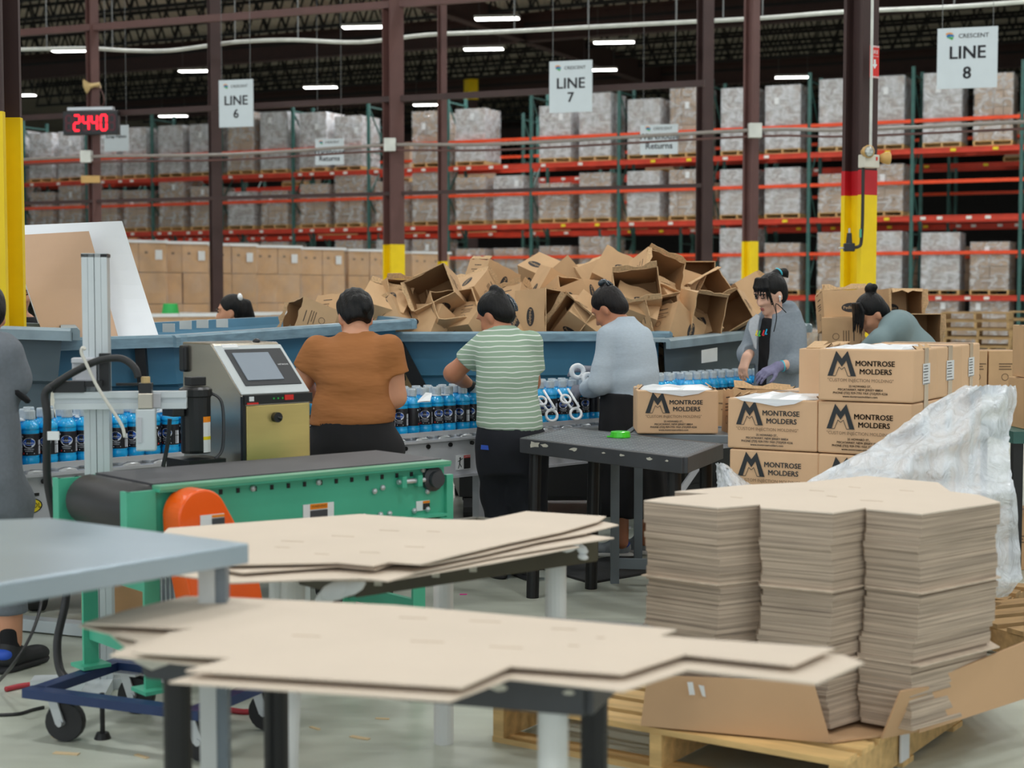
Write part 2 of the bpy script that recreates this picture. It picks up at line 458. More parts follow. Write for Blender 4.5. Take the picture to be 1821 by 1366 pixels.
# open-web roof joists, one mesh shared
def joist_mesh(Lh):
    mb = MB(); n = int(Lh/.75)
    mb.box((0, 0, 0), (2*Lh, .10, .10)); mb.box((0, 0, 1.0), (2*Lh, .12, .10))
    for i in range(-n, n):
        x0 = i*.75
        mb.bar((x0, 0, 0), (x0+.375, 0, 1.0), .05); mb.bar((x0+.375, 0, 1.0), (x0+.75, 0, 0), .05)
    return mb.mesh('roof_joist', [MT['joist_steel']])
jm = joist_mesh(48)
for i in range(26):
    o = link('trim_1' if i == 0 else 'trim_%d' % (i+1), jm); o['kind'] = 'structure'
    o.location = uv(-4, 34+i*2.6, CZ-1.15); o.rotation_euler = (0, 0, -TH)
# main girders across and along
k = 30
for v in (47.0, 60.0, 76.0):
    mb = MB(); mb.box(uv(-4, v, 10.05), (96, .06, .9), RU).box(uv(-4, v, 9.62), (96, .36, .06), RU).box(uv(-4, v, 10.48), (96, .36, .06), RU)
    struct('trim_%d' % k, mb, MT['girder_steel']); k += 1
for u in (-22, -4, 16):
    mb = MB(); mb.box(uv(u, 70, 10.0), (.06, 80, .8), RU).box(uv(u, 70, 9.62), (.34, 80, .06), RU)
    struct('trim_%d' % k, mb, MT['girder_steel']); k += 1
# ---- wide-flange column: web + two flanges, painted zones are parts
def column(name, u, vtop, D, width, ybase, mat_top, label, red=False, top=None, base=True, face=0.0, z0=0.0):
    p = px(u, 400, D); t = thing(name, label, 'column', (p.x, p.y, 0), face)
    zt = top or CZ-.9
    def zone(nm, z0, z1, m, g=0.0):
        mb = MB(); w = width; h = z1-z0; zc = (z0+z1)/2
        mb.box((0, 0, zc), (.03+g, w*.9, h)); mb.box((0, -w*.5, zc), (w+g, .035+g, h)); mb.box((0, w*.5, zc), (w+g, .035+g, h))
        mb.build(nm, m, t)
    zone('shaft', ybase if base else 0, zt, mat_top)
    if base:
        if red: zone('red_band', ybase, ybase+.21, MT['red_paint'], .006)
        zone('yellow_base', 0, ybase, MT['yellow_paint'], .006)
    mb = MB(); mb.box((0, 0, .012), (width+.1, width+.1, .024)); mb.build('base_plate', MT['yellow_paint'] if base else mat_top, t)
    return t
BS, DB = MT['brown_steel'], MT['dark_brown_steel']
def wallD(u): return 24.1/(1+.4045*(u-CX)/FPX)
colA = column('steel_column', -24, 0, 7.7, .27, 2.31, DB, 'brown steel column with yellow base at the left edge behind grey hopper', face=0.0)
colB = column('steel_column', 1527, 0, 13.6, .19, 2.28, DB, 'brown column with red band, yellow base and emergency lamp near sign eight', red=True, face=.62)
colC = column('steel_column', 700, 0, wallD(700), .24, 2.2, BS, 'brown column with yellow base standing behind the brown-shirted worker', face=.55)
colD = column('steel_column', 1334, 0, wallD(1334), .145, 2.18, BS, 'slim brown column with yellow base behind the worker in grey hoodie', face=.75)
colE = column('steel_column', 169, 0, wallD(165), .15, 2.2, BS, 'brown column carrying the red digit display', face=.75)
colF = column('steel_column', 384, 0, wallD(384)+1.2, .18, 2.2, DB, 'dark brown column beside the line six sign', base=False, face=.45)
colG = column('steel_column', 1252, 0, wallD(1252)+1.5, .18, 2.2, DB, 'dark brown column left of the slim yellow-based column', base=False, face=.45)
colH = column('steel_column', 787, 0, wallD(787)+1.0, .10, 1.95, BS, 'thin brown post with yellow base right of the wide column', face=.6)
colI = column('steel_column', 838, 0, 66, .42, 8.9, DB, 'far dark column with yellow sleeve rising above the racks', face=.4, base=False)
MB().box((0, 0, 9.85), (.46, .46, .85)).build('yellow_sleeve', MT['yellow_paint'], colI)
# ---- girts of a former wall, rails and conduits along the column row
WL = lambda u, z: Vector(((u-CX)/FPX*wallD(u), wallD(u), z))
def rail(name, u0, u1, z, w, h, m, label, cat):
    a, b_ = WL(u0, z), WL(u1, z); c = (a+b_)/2
    mb = MB(); mb.bar(a, b_, w, h)
    return single(name, mb, m, label, cat, loc=(c.x, c.y, z), world=True)
rail('steel_girt', 25, 1250, 4.47, .07, .09, DB, 'brown steel girt crossing just above the top rack beams', 'beam')
rail('steel_girt', 40, 1245, 3.0, .05, .055, DB, 'thin brown steel girt at the middle of the racks', 'beam')
rail('steel_girt', 25, 1330, 5.93, .10, .11, BS, 'brown steel girt running just above the white conduit', 'beam')
# grey conduit with junction boxes on three columns
t = thing('electrical_conduit', 'grey conduit running between columns below the hanging signs', 'conduit', tuple(WL(700, 3.74)))
off = Vector((0, -.2, 0))
pts = [WL(u, 3.72+dz)+off for u, dz in ((-30, 0), (165, .02), (420, -.03), (697, .02), (900, -.03), (1335, .03), (1500, -.02), (1850, 0))]
MB().tube(curve_pts(pts, 5), .028, 6).build('pipe', MT['grey_conduit'], t, world=True, smooth=True)
MB().tube([p+Vector((0, 0, -.09)) for p in curve_pts(pts, 4)], .018, 6).build('pipe', MT['brown_steel'], t, world=True, smooth=True)
for u in (165, 697, 1335):
    MB().box(WL(u, 3.74)+off*1.1, (.18, .14, .2)).build('junction_box', MT['white_conduit'], t, world=True)
# wavy white conduit hung on rods
WC = lambda u, v: pz(u, v, 5.75)
t = thing('hanging_conduit', 'wavy white conduit hanging on rods below the roof', 'conduit', tuple(WC(800, 62)))
cp = [(-40, 88), (40, 88), (150, 86), (230, 90), (300, 90), (380, 80), (430, 74), (520, 71), (640, 75), (760, 62), (900, 56), (1050, 48), (1203, 40), (1356, 32), (1500, 21), (1697, 12), (1860, 0)]
MB().tube(curve_pts([WC(u, v+520*0) for u, v in cp], 5), .034, 8).build('pipe', MT['white_conduit'], t, world=True, smooth=True)
def wcv(u):
    for (a, b_), (c, d) in zip(cp, cp[1:]):
        if a <= u <= c: return b_+(d-b_)*(u-a)/(c-a)
for u in (83, 200, 418, 530, 787, 915, 1046, 1203, 1286, 1356, 1697):
    p = WC(u, wcv(u)); MB().cyl(p, p+Vector((0, 0, 4.3)), .012, 5).build('hanger_rod', MT['wire'], t, world=True)
# ================================================================ LAMPS
def lamp(p, label, rz=-TH+.35, group='high bay lamps', watts=LAMP_W):
    t = thing('high_bay_lamp', label, 'lamp', p, rz, group)
    MB().box((0, 0, .05), (1.25, .34, .07)).build('housing', MT['lamp_housing'], t)
    MB().box((0, 0, .005), (1.2, .3, .02)).build('diffuser', MT['lamp_white'], t)
    for s in (-.5, .5): MB().cyl((s, 0, .08), (s, 0, CZ-p[2]+.02), .004, 5).build('suspension_wire', MT['wire'], t)
    ld = bpy.data.lights.new('lamp_light', 'AREA'); ld.shape = 'RECTANGLE'; ld.size = 1.2; ld.size_y = .3; ld.energy = watts; ld.color = (.97, .99, 1.0)
    lo = bpy.data.objects.new('lamp_light', ld); COL.objects.link(lo); lo.parent = t; lo.location = (0, 0, -.02)
    return t
SEEN = [(127, 91, 'over the red digit display'), (350, 127, 'left of the line six sign'), (570, 156, 'right of the line six sign, lower'), (647, 49, 'left of the wide middle column, high'),
        (884, 34, 'topmost in view, above the white conduit'), (860, 88, 'straight above the yellow-sleeved far column'), (1092, 76, 'upper right of the line seven sign'), (1065, 125, 'partly behind the line seven sign'),
        (762, 187, 'just above the racks left of the thin post'), (308, 207, 'low above the racks left of the line six sign'), (1410, 138, 'above the racks left of the red-banded column'), (35, 170, 'at the left edge beside the yellow column')]
for u, v, s in SEEN:
    p = pz(u, v, 9.0); lamp(tuple(p), 'white linear high bay lamp '+s, watts=LAMP_W*1.3, rz=-.12)
p = pz(1675, 244, 6.2); lamp(tuple(px(1675, 244, 62)), 'small lamp seen between the racks under the line eight sign', watts=LAMP_W, rz=-.1)
for i, v in enumerate((-3, 3.5, 10, 16.5, 23, 29.5, 36)):
    for j, u in enumerate((-17, -10.5, -4, 2.5, 9, 15.5)):
        p = uv(u-1.5, v, 9.0)
        lamp((p.x, p.y, 9.0), 'white linear high bay lamp over the packing lines, row %d, lamp %d' % (i+1, j+1), rz=-.12)
# ================================================================ RACKS
RS, RD6 = 2.59, 44.7
RX6 = (-113.0)/FPX*RD6
def rp(j, dv=0.0, z=0.0): return Vector((RX6, RD6, 0))+UA*(RS*j)+VA*dv+Vector((0, 0, z))
LV = (1.38, 3.34, 4.99); MID = (2.42, 4.16, 5.66)
RDEP = 1.1
def build_rack(label):
    o = rp(0); t = thing('pallet_rack', label, 'rack', tuple(o), -TH)
    mb = MB()
    for y in (0, RDEP): mb.box((0, y, 3.5), (.085, .07, 7.0))
    for z in (.3, 1.6, 2.9, 4.2, 5.5, 6.8): mb.bar((0, 0, z), (0, RDEP, z), .035)
    for i, z in enumerate((.3, 1.6, 2.9, 4.2, 5.5)): mb.bar((0, 0 if i % 2 else RDEP, z), (0, RDEP if i % 2 else 0, z+1.3), .035)
    fm = mb.mesh('upright_frame', [MT['rack_green']])
    bm = MB().box((0, 0, 0), (RS-.09, .05, .13)).box((0, -.03, .05), (RS-.09, .02, .03)).mesh('beam', [MT['rack_red']])
    cm = MB().box((0, 0, 0), (RS-.09, .05, .085)).mesh('beam', [MT['rack_orange']])
    st = []
    for cols in (('sticker_white', (-.9, .2)), ('sticker_yellow', (-.3, .7)), ('sticker_white', (-1.0, -.6, .1, .55))):
        mb = MB()
        for x in cols[1]: mb.box((x, -.043, 0), (.13, .006, .07))
        st.append(mb.mesh('sticker', [MT[cols[0]]]))
    for j in range(-7, 8):
        f = link('upright_frame', fm, t); f.location = (RS*j, 0, 0)
        if j == 7: break
        for z in LV:
            for y in (-.04, RDEP):
                b_ = link('beam', bm, t); b_.location = (RS*(j+.5), y, z-.07)
                if y < 0 and random.random() < .75: link('sticker', random.choice(st), b_)
        for z in MID:
            b_ = link('beam', cm, t); b_.location = (RS*(j+.5), -.04, z)
    return t
rack1 = build_rack('long green and orange pallet rack full of wrapped cartons')
rack2 = copy_tree(rack1, None, tuple(rp(0, 5.0)), -TH, 'second pallet rack seen through gaps of the front one')
# ---- loads
def pallet_mesh(w, d, m, planks=7):
    mb = MB()
    for x in (-w/2+.02, 0, w/2-.02): mb.box((x, 0, .065), (.04, d, .09))
    for i in range(planks):
        y = -d/2+.05+i*(d-.1)/(planks-1); mb.box((0, y, .12), (w, .09, .018))
    for y in (-d/2+.05, 0, d/2-.05): mb.box((0, y, .011), (w, .09, .018))
    return mb.mesh('pallet', [m])
PM = pallet_mesh(1.02, 1.05, MT['pallet_wood'])
LAYERS = []
for q in range(3):
    for (nx, h) in ((2, .29), (3, .24), (4, .2)):
        mb = MB(); w = 1.0/nx
        for i in range(nx):
            for jj in range(3):
                mb.box((-.5+w*(i+.5)+random.uniform(-.006, .006), -.5+(jj+.5)/3, h/2), (w-.012, 1/3-.01, h-.01))
        LAYERS.append((h, mb.mesh('carton_layer', [MT['carton_far']])))
def wrap_mesh(w, d, h, m, amp=.02, n=7, seed=0):
    rnd = random.Random(seed); mb = MB()
    for sgn, ax in ((-1, 1), (1, 0), (-1, 0)):
        vs = []; fs = []
        for i in range(n+1):
            for j in range(n+1):
                a = -.5+i/n; z = h*j/n; o = rnd.uniform(0, amp)*(0 if i in (0, n) else 1)
                vs.append((a*w, sgn*(d/2+o), z) if ax == 1 else (sgn*(w/2+o), a*d, z))
        for i in range(n):
            for j in range(n): fs.append((i*(n+1)+j, (i+1)*(n+1)+j, (i+1)*(n+1)+j+1, i*(n+1)+j+1))
        mb.add(vs, fs)
    mb.add([(-w/2, -d/2, h), (w/2, -d/2, h), (w/2, d/2, h), (-w/2, d/2, h)], [(0, 1, 2, 3)])
    return mb.mesh('film_wrap', [m], smooth=True)
WR = [wrap_mesh(1.03, 1.03, 1.0, MT['film_far'], .02, 7, s) for s in range(4)]
LB = MB().box((0, -.53, 0), (.13, .006, .17)).mesh('shipping_label', [MT['label_white']])
ORD = ['first', 'second', 'third', 'fourth', 'fifth', 'sixth', 'seventh', 'eighth', 'ninth', 'tenth', 'eleventh', 'twelfth', 'thirteenth', 'fourteenth']
WW = [wrap_mesh(1.03, 1.03, 1.0, MT['film_white'], .02, 7, 20+s) for s in range(3)]
def load(loc, rz, height, label, group, wrap=True, white=False):
    t = thing('pallet_load', label, 'pallet load', loc, rz, group)
    t.scale = (.90, 1, 1)
    link('pallet', PM, t)
    h, lm = random.choice(LAYERS); n = max(2, int(round(height/h)))
    z = .13
    for i in range(n):
        l = link('carton_layer', lm, t); l.location = (random.uniform(-.01, .01), random.uniform(-.01, .01), z); z += h
    if wrap:
        w_ = link('film_wrap', random.choice(WW if white else WR), t); w_.location = (0, 0, .13); w_.scale = (1, 1, (z-.12)); 
    if random.random() < .45:
        l = link('shipping_label', LB, t); l.location = (random.uniform(-.3, .35), 0, .13+(z-.13)*random.uniform(.7, .9))
    return t
lvn = ('lower', 'middle', 'top')
for bay, j in enumerate(range(-7, 7)):
    for li, z in enumerate(LV):
        for side, s in (('left', -.6), ('right', .6)):
            if random.random() < (.06 if li else .12): continue
            p = rp(j+.5, .52, z)+UA*s
            hh = (1.45, 1.28, 1.62)[li]+random.uniform(-.22, .08)
            load(tuple(p), -TH+random.uniform(-.03, .03), hh, 'wrapped carton load, %s rack shelf, %s bay from left, %s half' % (lvn[li], ORD[bay], side), 'wrapped loads on the front rack', white=(random.random() < (.85 if li == 2 else .3)))
    if j >= 2:
        for side, s in (('left', -.6), ('right', .6)):
            p = rp(j+.5, .52, 0)+UA*s
            load(tuple(p), -TH, 1.1, 'carton load on the floor under the rack, %s bay from left, %s half' % (ORD[bay], side), 'loads on the floor under the rack')
for bay, j in enumerate(range(-7, 7)):
    for li, z in enumerate(LV):
        if random.random() < .55:
            p = rp(j+.5, 5.52, z)+UA*random.choice((-.6, .6))
            load(tuple(p), -TH, 1.25, 'wrapped load on the rear rack, %s shelf, %s bay from left' % (lvn[li], ORD[bay]), 'wrapped loads on the rear rack', wrap=False)
# ---- brown carton stacks on the floor behind the hoppers
def floor_stack(u, D, ztop, label, n=4, nx=2, w=1.02, rz=.5, low=False):
    p = px(u, 520, D); t = thing('pallet_load', label, 'pallet load', (p.x, p.y, 0), rz, 'brown carton stacks on the floor')
    link('pallet', PM, t)
    h = (ztop-.13)/n
    cm = MB().box((0, 0, h/2), (w/nx-.012, .5, h-.012)).mesh('carton', [MT['carton_brown']])
    mk = MB()
    for i in range(2): mk.box((-.12+.2*i, -.253, h*.62), (.055, .004, .04))
    mk = mk.mesh('print_mark', [MT['ink_faint']])
    for k_ in range(n):
        for i in range(nx):
            for y in (-.25, .26):
                c = link('carton', cm, t); c.location = ((i-(nx-1)/2)*w/nx+random.uniform(-.012, .012), y+random.uniform(-.008, .008), .13+h*k_)
                if y < 0 and k_ % 2 == (n-1) % 2: link('print_mark', mk, c)
    w_ = link('film_wrap', wrap_mesh(w+.03, 1.05, 1.0, MT['film_brown'], .02, 7, int(u)), t); w_.location = (0, 0, .13); w_.scale = (1, 1, ztop-.12)
    b_ = MB()
    b_.box((0, -.53, ztop-.02), (w+.05, .02, .05)).box((-.53, 0, ztop-.02), (.02, 1.05, .05)).build('film_band', MT['label_white'], t)
    l = link('shipping_label', LB, t); l.location = (.36, 0, ztop-.25)
    return t
spots = [(150, 29.2, 'behind the white board'), (228, 28, 'just right of the white board'), (305, 28.8, 'behind the green tub'), (392, 30, 'behind the worker with white hair clip'), (473, 31.2, 'third right of the white board'),
         (553, 32.6, 'with white band, left of brown shirt'), (637, 34, 'left of the wide yellow-based column'), (745, 36, 'right of the wide yellow-based column')]
for u, D, s in spots: floor_stack(u, D, 2.36, 'tall stack of brown cartons in film '+s, rz=.62)
for u, D, s in ((300, 24, 'below the green tub'), (400, 25, 'behind the dark-haired head'), (500, 26, 'left of the brown cartons in hopper'), (585, 27, 'behind the brown-shirted worker')):
    floor_stack(u, D, 1.13, 'low stack of cartons in film '+s, n=2, rz=.62)
# ================================================================ SIGNS
def sign(u, v, D, w, h, label, lines, wires=True, rz=-.30, emblem=True):
    p = px(u, v, D); t = thing('hanging_sign', label, 'sign', tuple(p), rz)
    MB().box((0, 0, 0), (w, .02, h)).build('panel', MT['sign_white'], t)
    y = -.0115
    ex, ey = Vector((1, 0, 0)), Vector((0, 0, 1))
    for key, z, s in lines:
        MB().text(key, (0, y, z), ex, ey, s, .022).build('lettering', MT['sign_ink'], t)
    if emblem:
        z = h*.36; s = w*.115
        MB().text('cres', (w*.10, y, z), ex, ey, s*.9, .012).build('lettering', MT['sign_ink'], t)
        def blob(pts, m): MB().add([(-w*.36+a*s, y-.001, z+b_*s) for a, b_ in pts], [tuple(range(len(pts)))]).build('emblem', MT[m], t)
        blob([(0, .5), (.5, .62), (1, .5), (1.05, .3), (.4, .4), (.05, .2)], 'logo_orange')
        blob([(.05, .15), (.4, .38), (1.1, .26), (1.2, -.05), (.7, .0), (.2, -.1)], 'logo_blue')
        blob([(.1, -.12), (.7, -.05), (1.15, -.1), (.95, -.55), (.5, -.3)], 'logo_green')
    if wires:
        for s in (-.42, .42): MB().cyl((w*s, 0, h/2-.02), (w*s, 0, CZ-.3-p.z), .004, 5).build('wire', MT['wire'], t)
    return t
sign(420, 184, 25.4, .60, .75, 'white hanging sign reading line six', (('line', .04, .21), ('6', -.17, .2)))
sign(1015, 154, 23, .64, .74, 'white hanging sign reading line seven', (('line', .04, .215), ('7', -.16, .2)))
sign(1720, 103, 19.7, .72, .745, 'white hanging sign reading line eight, upper right', (('line', .06, .22), ('8', -.19, .21)))
sign(586, 270, 30, .58, .49, 'smaller white warehouse sign left of the wide column', (('ware', .0, .135), ('ret', -.13, .135)))
sign(1172, 248, 29, .70, .54, 'white sign reading warehouse returns', (('ware', .05, .16), ('ret', -.12, .16)))
sign(207, 246, 29, .50, .47, 'bluish sign half behind the red digit display', (('scrap', .03, .085),), emblem=False)
sign(30, 274, 27.5, .2, .34, 'narrow white sign at the left edge beside the yellow column', (), emblem=False)
# ---- digit display on its column, with horn above
p = px(163, 219, wallD(165)-.35); t = thing('digit_display', 'black display with glowing red digits on brown column', 'display', tuple(p), -.16)
MB().box((0, 0, 0), (.97, .12, .40)).build('case', MT['display_black'], t, bevel=.01)
MB().box((0, -.02, .235), (.80, .1, .05)).build('bracket', MT['galv'], t)
SEG = {'a': (0, .125, 1), 'g': (0, 0, 1), 'd': (0, -.125, 1), 'f': (-.05, .062, 0), 'b': (.05, .062, 0), 'e': (-.05, -.062, 0), 'c': (.05, -.062, 0)}
for i, (x, on) in enumerate(((-.375, ''), (-.235, 'abged'), (-.075, 'fgbc'), (.075, 'fgbc'), (.24, 'abcdef'), (.385, ''))):
    a, b_ = MB(), MB()
    for s, (sx_, sz, hor) in SEG.items():
        (a if s in on else b_).box((x+sx_, -.063, sz), (.085 if hor else .03, .008, .03 if hor else .105))
    if on: a.build('digit', MT['display_red'], t)
    if b_.v: b_.build('unlit_segment', MT['display_off'], t)
p = px(163, 152, wallD(165)-.2); t = thing('horn_speaker', 'cream horn loudspeaker above the red digit display', 'speaker', tuple(p), 0)
R = rotm(0, math.radians(-100), 0)
MB().lathe([(.03, -.14), (.035, -.02), (.05, .03), (.085, .08), (.13, .11), (.12, .105), (.04, .02)], 14, (0, 0, 0), R).build('horn', MT['horn_cream'], t, smooth=True)
MB().box((.08, .12, 0), (.05, .2, .04)).build('bracket', MT['horn_cream'], t)
MB().tube(curve_pts([(.12, 0, 0), (.2, .02, -.2), (.16, .05, -.34), (.05, .08, -.3)], 5), .01, 5).build('cable', MT['brown_steel'], t)
MB().box(WL(171, 3.36)+Vector((0, -.2, 0)), (.32, .02, .12)).build('column_tag', MT['amber'], colE, world=True)
# ---- fittings on the red-banded column
p0 = px(1527, 400, 13.6)
def onB(u, v, d=-.28): return px(u, v, 13.6+d)
MB().cyl(onB(1548, 270), onB(1552, -60), .012, 6).build('conduit', MT['white_conduit'], colB, world=True)
t = thing('emergency_light', 'twin-head emergency light box on the red-banded column', 'emergency light', tuple(onB(1545, 287)), .5)
MB().box((0, 0, 0), (.16, .09, .11)).build('case', MT['emergency_cream'], t, bevel=.008)
MB().box((.045, -.048, .02), (.015, .006, .03)).build('indicator', MT['label_red'], t)
for x, z, yaw in ((-.055, .075, -.1), (.15, .03, 1.2)):
    R = rotm(math.radians(90), 0, yaw)
    MB().lathe([(.03, -.05), (.045, -.02), (.055, .02), (.055, .03)], 14, (x, -.04, z), R).build('lamp_head', MT['amber'], t, smooth=True)
    MB().lathe([(.048, .03), (.03, .04), (.01, .043)], 14, (x, -.04, z), R).build('lens', MT['lens_glass'], t, smooth=True)
t = thing('fire_sign', 'red and white fire extinguisher arrow sign on the brown column', 'sign', tuple(onB(1555, 110, -.2)), .58)
MB().box((0, 0, 0), (.105, .006, .27)).build('panel', MT['label_red'], t)
for s in (-1, 1):
    mb = MB()
    for i in range(5): mb.box((-.04+.02*i, -.004, s*.127), (.01, .004, .016))
    mb.build('stripe', MT['label_white'], t)
MB().text('fire', (0, -.004, .08), (1, 0, 0), (0, 0, 1), .045).build('lettering', MT['label_white'], t)
MB().text('ext', (0, -.004, .045), (1, 0, 0), (0, 0, 1), .013).build('lettering', MT['label_white'], t)
MB().add([(-.012, -.004, .02), (.012, -.004, .02), (.012, -.004, -.02), (.03, -.004, -.02), (0, -.004, -.06), (-.03, -.004, -.02), (-.012, -.004, -.02)], [(0, 1, 2, 3, 4, 5, 6)]).build('arrow', MT['label_white'], t)
t = thing('air_regulator', 'black air pipe with regulator and valve on yellow column base', 'regulator', tuple(onB(1520, 440)), 0)
d_ = -.30
MB().tube(curve_pts([onB(1535, 295, d_), onB(1534, 380, d_), onB(1532, 425, d_), onB(1528, 438, d_), onB(1512, 441, d_)], 5), .014, 8).build('pipe', MT['black_iron'], t, world=True, smooth=True)
c = onB(1510, 440, d_)
MB().box(c, (.09, .06, .07)).build('regulator_body', MT['black_plastic'], t, world=True, bevel=.008)
MB().cyl(c+V(0, 0, .03), c+V(0, 0, .12), .028, 10, .02).build('bowl', MT['black_iron'], t, world=True)
MB().cyl(c+V(0, 0, .12), c+V(0, 0, .16), .008, 8).build('knob', MT['galv'], t, world=True)
MB().cyl(c+V(-.04, 0, -.005), c+V(-.09, 0, -.005), .008, 8).build('outlet', MT['galv'], t, world=True)
MB().box(onB(1530, 415, d_), (.012, .03, .07)).build('valve_lever', MT['conv_green'], t, world=True)
# ================================================================ HOPPERS
def lip(mb, a, b_, w, h, out):
    d = (b_-a).normalized(); s = out.normalized()
    prof = [(-.01, 0), (w, 0), (w+.012, -.012), (w+.012, -h), (w-.02, -h), (w-.02, -.02), (-.01, -.02)]
    n = len(prof)
    vs = [a+s*x+Vector((0, 0, z)) for x, z in prof]+[b_+s*x+Vector((0, 0, z)) for x, z in prof]
    fs = [(i, (i+1) % n, (i+1) % n+n, i+n) for i in range(n)]+[tuple(range(n)), tuple(reversed(range(n, 2*n)))]
    mb.add(vs, fs)
def hopper(label, rim, bot, body_m, rim_m, step=.55, lipw=.07, liph=.06, casters=True):
    rim = [Vector(p) for p in rim]; bot = [Vector(p) for p in bot]; n = len(rim)
    c = sum(rim, Vector())/n; cb = sum(bot, Vector())/n
    t = thing('dump_hopper', label, 'hopper', (cb.x, cb.y, 0))
    # wall rings: rim, a step inwards part way down, bottom; outer then inner skin
    def ring(f, inset):
        out = []
        for r_, b_ in zip(rim, bot):
            p = r_.lerp(b_, f); cc = c.lerp(cb, f); d = (cc-p); d.z = 0
            out.append(p+d.normalized()*inset)
        return out
    rings = [ring(0, 0), ring(step*.62, 0.0), ring(step*.66, .05), ring(1, .05)]
    inner = [ring(.96, .09), ring(0, .025)]
    mb = MB(); allr = rings+inner; vs = [p for r_ in allr for p in r_]; fs = []
    for k in range(len(allr)-1):
        for i in range(n):
            fs.append((k*n+i, (k+1)*n+i, (k+1)*n+(i+1) % n, k*n+(i+1) % n))
    fs.append(tuple(range(3*n, 4*n))); fs.append(tuple(reversed(range(4*n, 5*n))))
    mb.add(vs, fs); mb.build('body', body_m, t, world=True)
    for i in range(n):
        a, b_ = rim[i], rim[(i+1) % n]
        o = ((a+b_)/2-c); d = (b_-a).normalized(); o = o-d*o.dot(d); o.z = 0
        m2 = MB(); lip(m2, a-d*lipw*.8, b_+d*lipw*.8, lipw, liph, o); m2.build('rim', rim_m, t, world=True)
    # skid frame
    zb = min(p.z for p in bot)
    mb = MB()
    for i in range(n):
        q = bot[i].lerp(cb, .15); mb.bar((q.x, q.y, .12), (q.x, q.y, zb+.02), .07)
        q2 = bot[(i+1) % n].lerp(cb, .15); mb.bar((q.x, q.y, .16), (q2.x, q2.y, .16), .07, .1)
    mb.build('base_frame', MT['black_steel'], t, world=True)
    fp = [Vector((b_.x, b_.y, 0)).lerp(Vector((cb.x, cb.y, 0)), .06) for b_ in bot]
    m3 = MB(); n3 = len(fp); m3.add([p+Vector((0, 0, .14)) for p in fp]+[p+Vector((0, 0, zb+.03)) for p in fp], [(i, (i+1) % n3, (i+1) % n3+n3, i+n3) for i in range(n3)]+[tuple(range(n3)), tuple(range(n3, 2*n3))]); m3.build('base_shade_box', MT['black_steel'], t, world=True)  # added black box for the base frame and the shade beneath the hopper
    if casters:
        for i in range(n):
            q = bot[i].lerp(cb, .15)
            MB().cyl((q.x-.03, q.y, .075), (q.x+.03, q.y, .075), .075, 14).build('caster', MT['black_rubber'], t, world=True)
    return t
HB, HR, HG, HGR = MT['hopper_blue'], MT['hopper_rim'], MT['hopper_grey'], MT['hopper_grey_rim']
h2 = hopper('blue-grey dump hopper heaped with open cartons, between striped shirt and brown shirt',
            [px(686, 590, 9.9), px(1172, 589, 9.95), px(1150, 577, 11.6), px(660, 577, 11.6)],
            [px(806, 815, 10.0), px(1165, 815, 10.05), px(1130, 780, 11.3), px(790, 780, 11.3)], HB, HR)
MB().bar(px(706, 612, 9.86), px(806, 800, 9.9), .08, .04, up=(0, 1, 0)).build('side_bar', MT['black_steel'], h2, world=True)  # black bar along the dark slanted gap at the hopper's left end
h3 = hopper('grey dump hopper with torn paper label, heaped with cartons behind the grey hoodie',
            [px(1180, 602, 9.75), px(1420, 576, 11.3), px(1370, 568, 12.8), px(1175, 580, 11.5)],
            [px(1190, 820, 9.85), px(1400, 780, 11.3), px(1360, 745, 12.3), px(1200, 780, 11.3)], HG, HGR)
la = [px(1250, 622, 9.97), px(1278, 617, 10.14), px(1278, 641, 10.14), px(1250, 645, 9.97)]
mb = MB(); mb.add([p+V(-.02, -.09, 0) for p in la], [(0, 1, 2, 3)]); mb.build('paper_label', MT['sticker_white'], h3, world=True)
h1 = hopper('long blue-grey dump hopper behind the label printer holding the white board',
            [px(90, 601, 7.55), px(306, 595, 7.8), px(712, 567, 9.45), px(640, 556, 11.0), px(60, 584, 9.2)],
            [px(140, 860, 7.65), px(330, 850, 7.9), px(620, 800, 9.4), px(600, 770, 10.6), px(130, 820, 8.9)], HB, HR)
for u0, u1 in ((249, 258), (135, 140)):
    MB().bar(px(u0, 606, 7.70), px(u1, 720, 7.70), .05, .04, up=(0, 1, 0)).build('side_bar', MT['black_steel'], h1, world=True)  # plain black bars on the hopper's front face
for i, (u, v) in enumerate(((300, 583), (330, 578), (360, 576), (395, 575))):
    q = px(u, v, 9.15+i*.12)
    MB().box(q, (.07, .01, .05)).build('torn_sticker', MT['sticker_white'], h1, world=True)
h0 = hopper('dark grey dump hopper at the left edge beside the yellow column base',
            [px(-250, 571, 6.95), px(112, 583, 7.0), px(112, 577, 8.2), px(-200, 566, 8.2)],
            [px(-200, 860, 7.0), px(85, 860, 7.05), px(80, 800, 8.0), px(-180, 800, 8.0)], HG, HGR, lipw=.06, liph=.055)
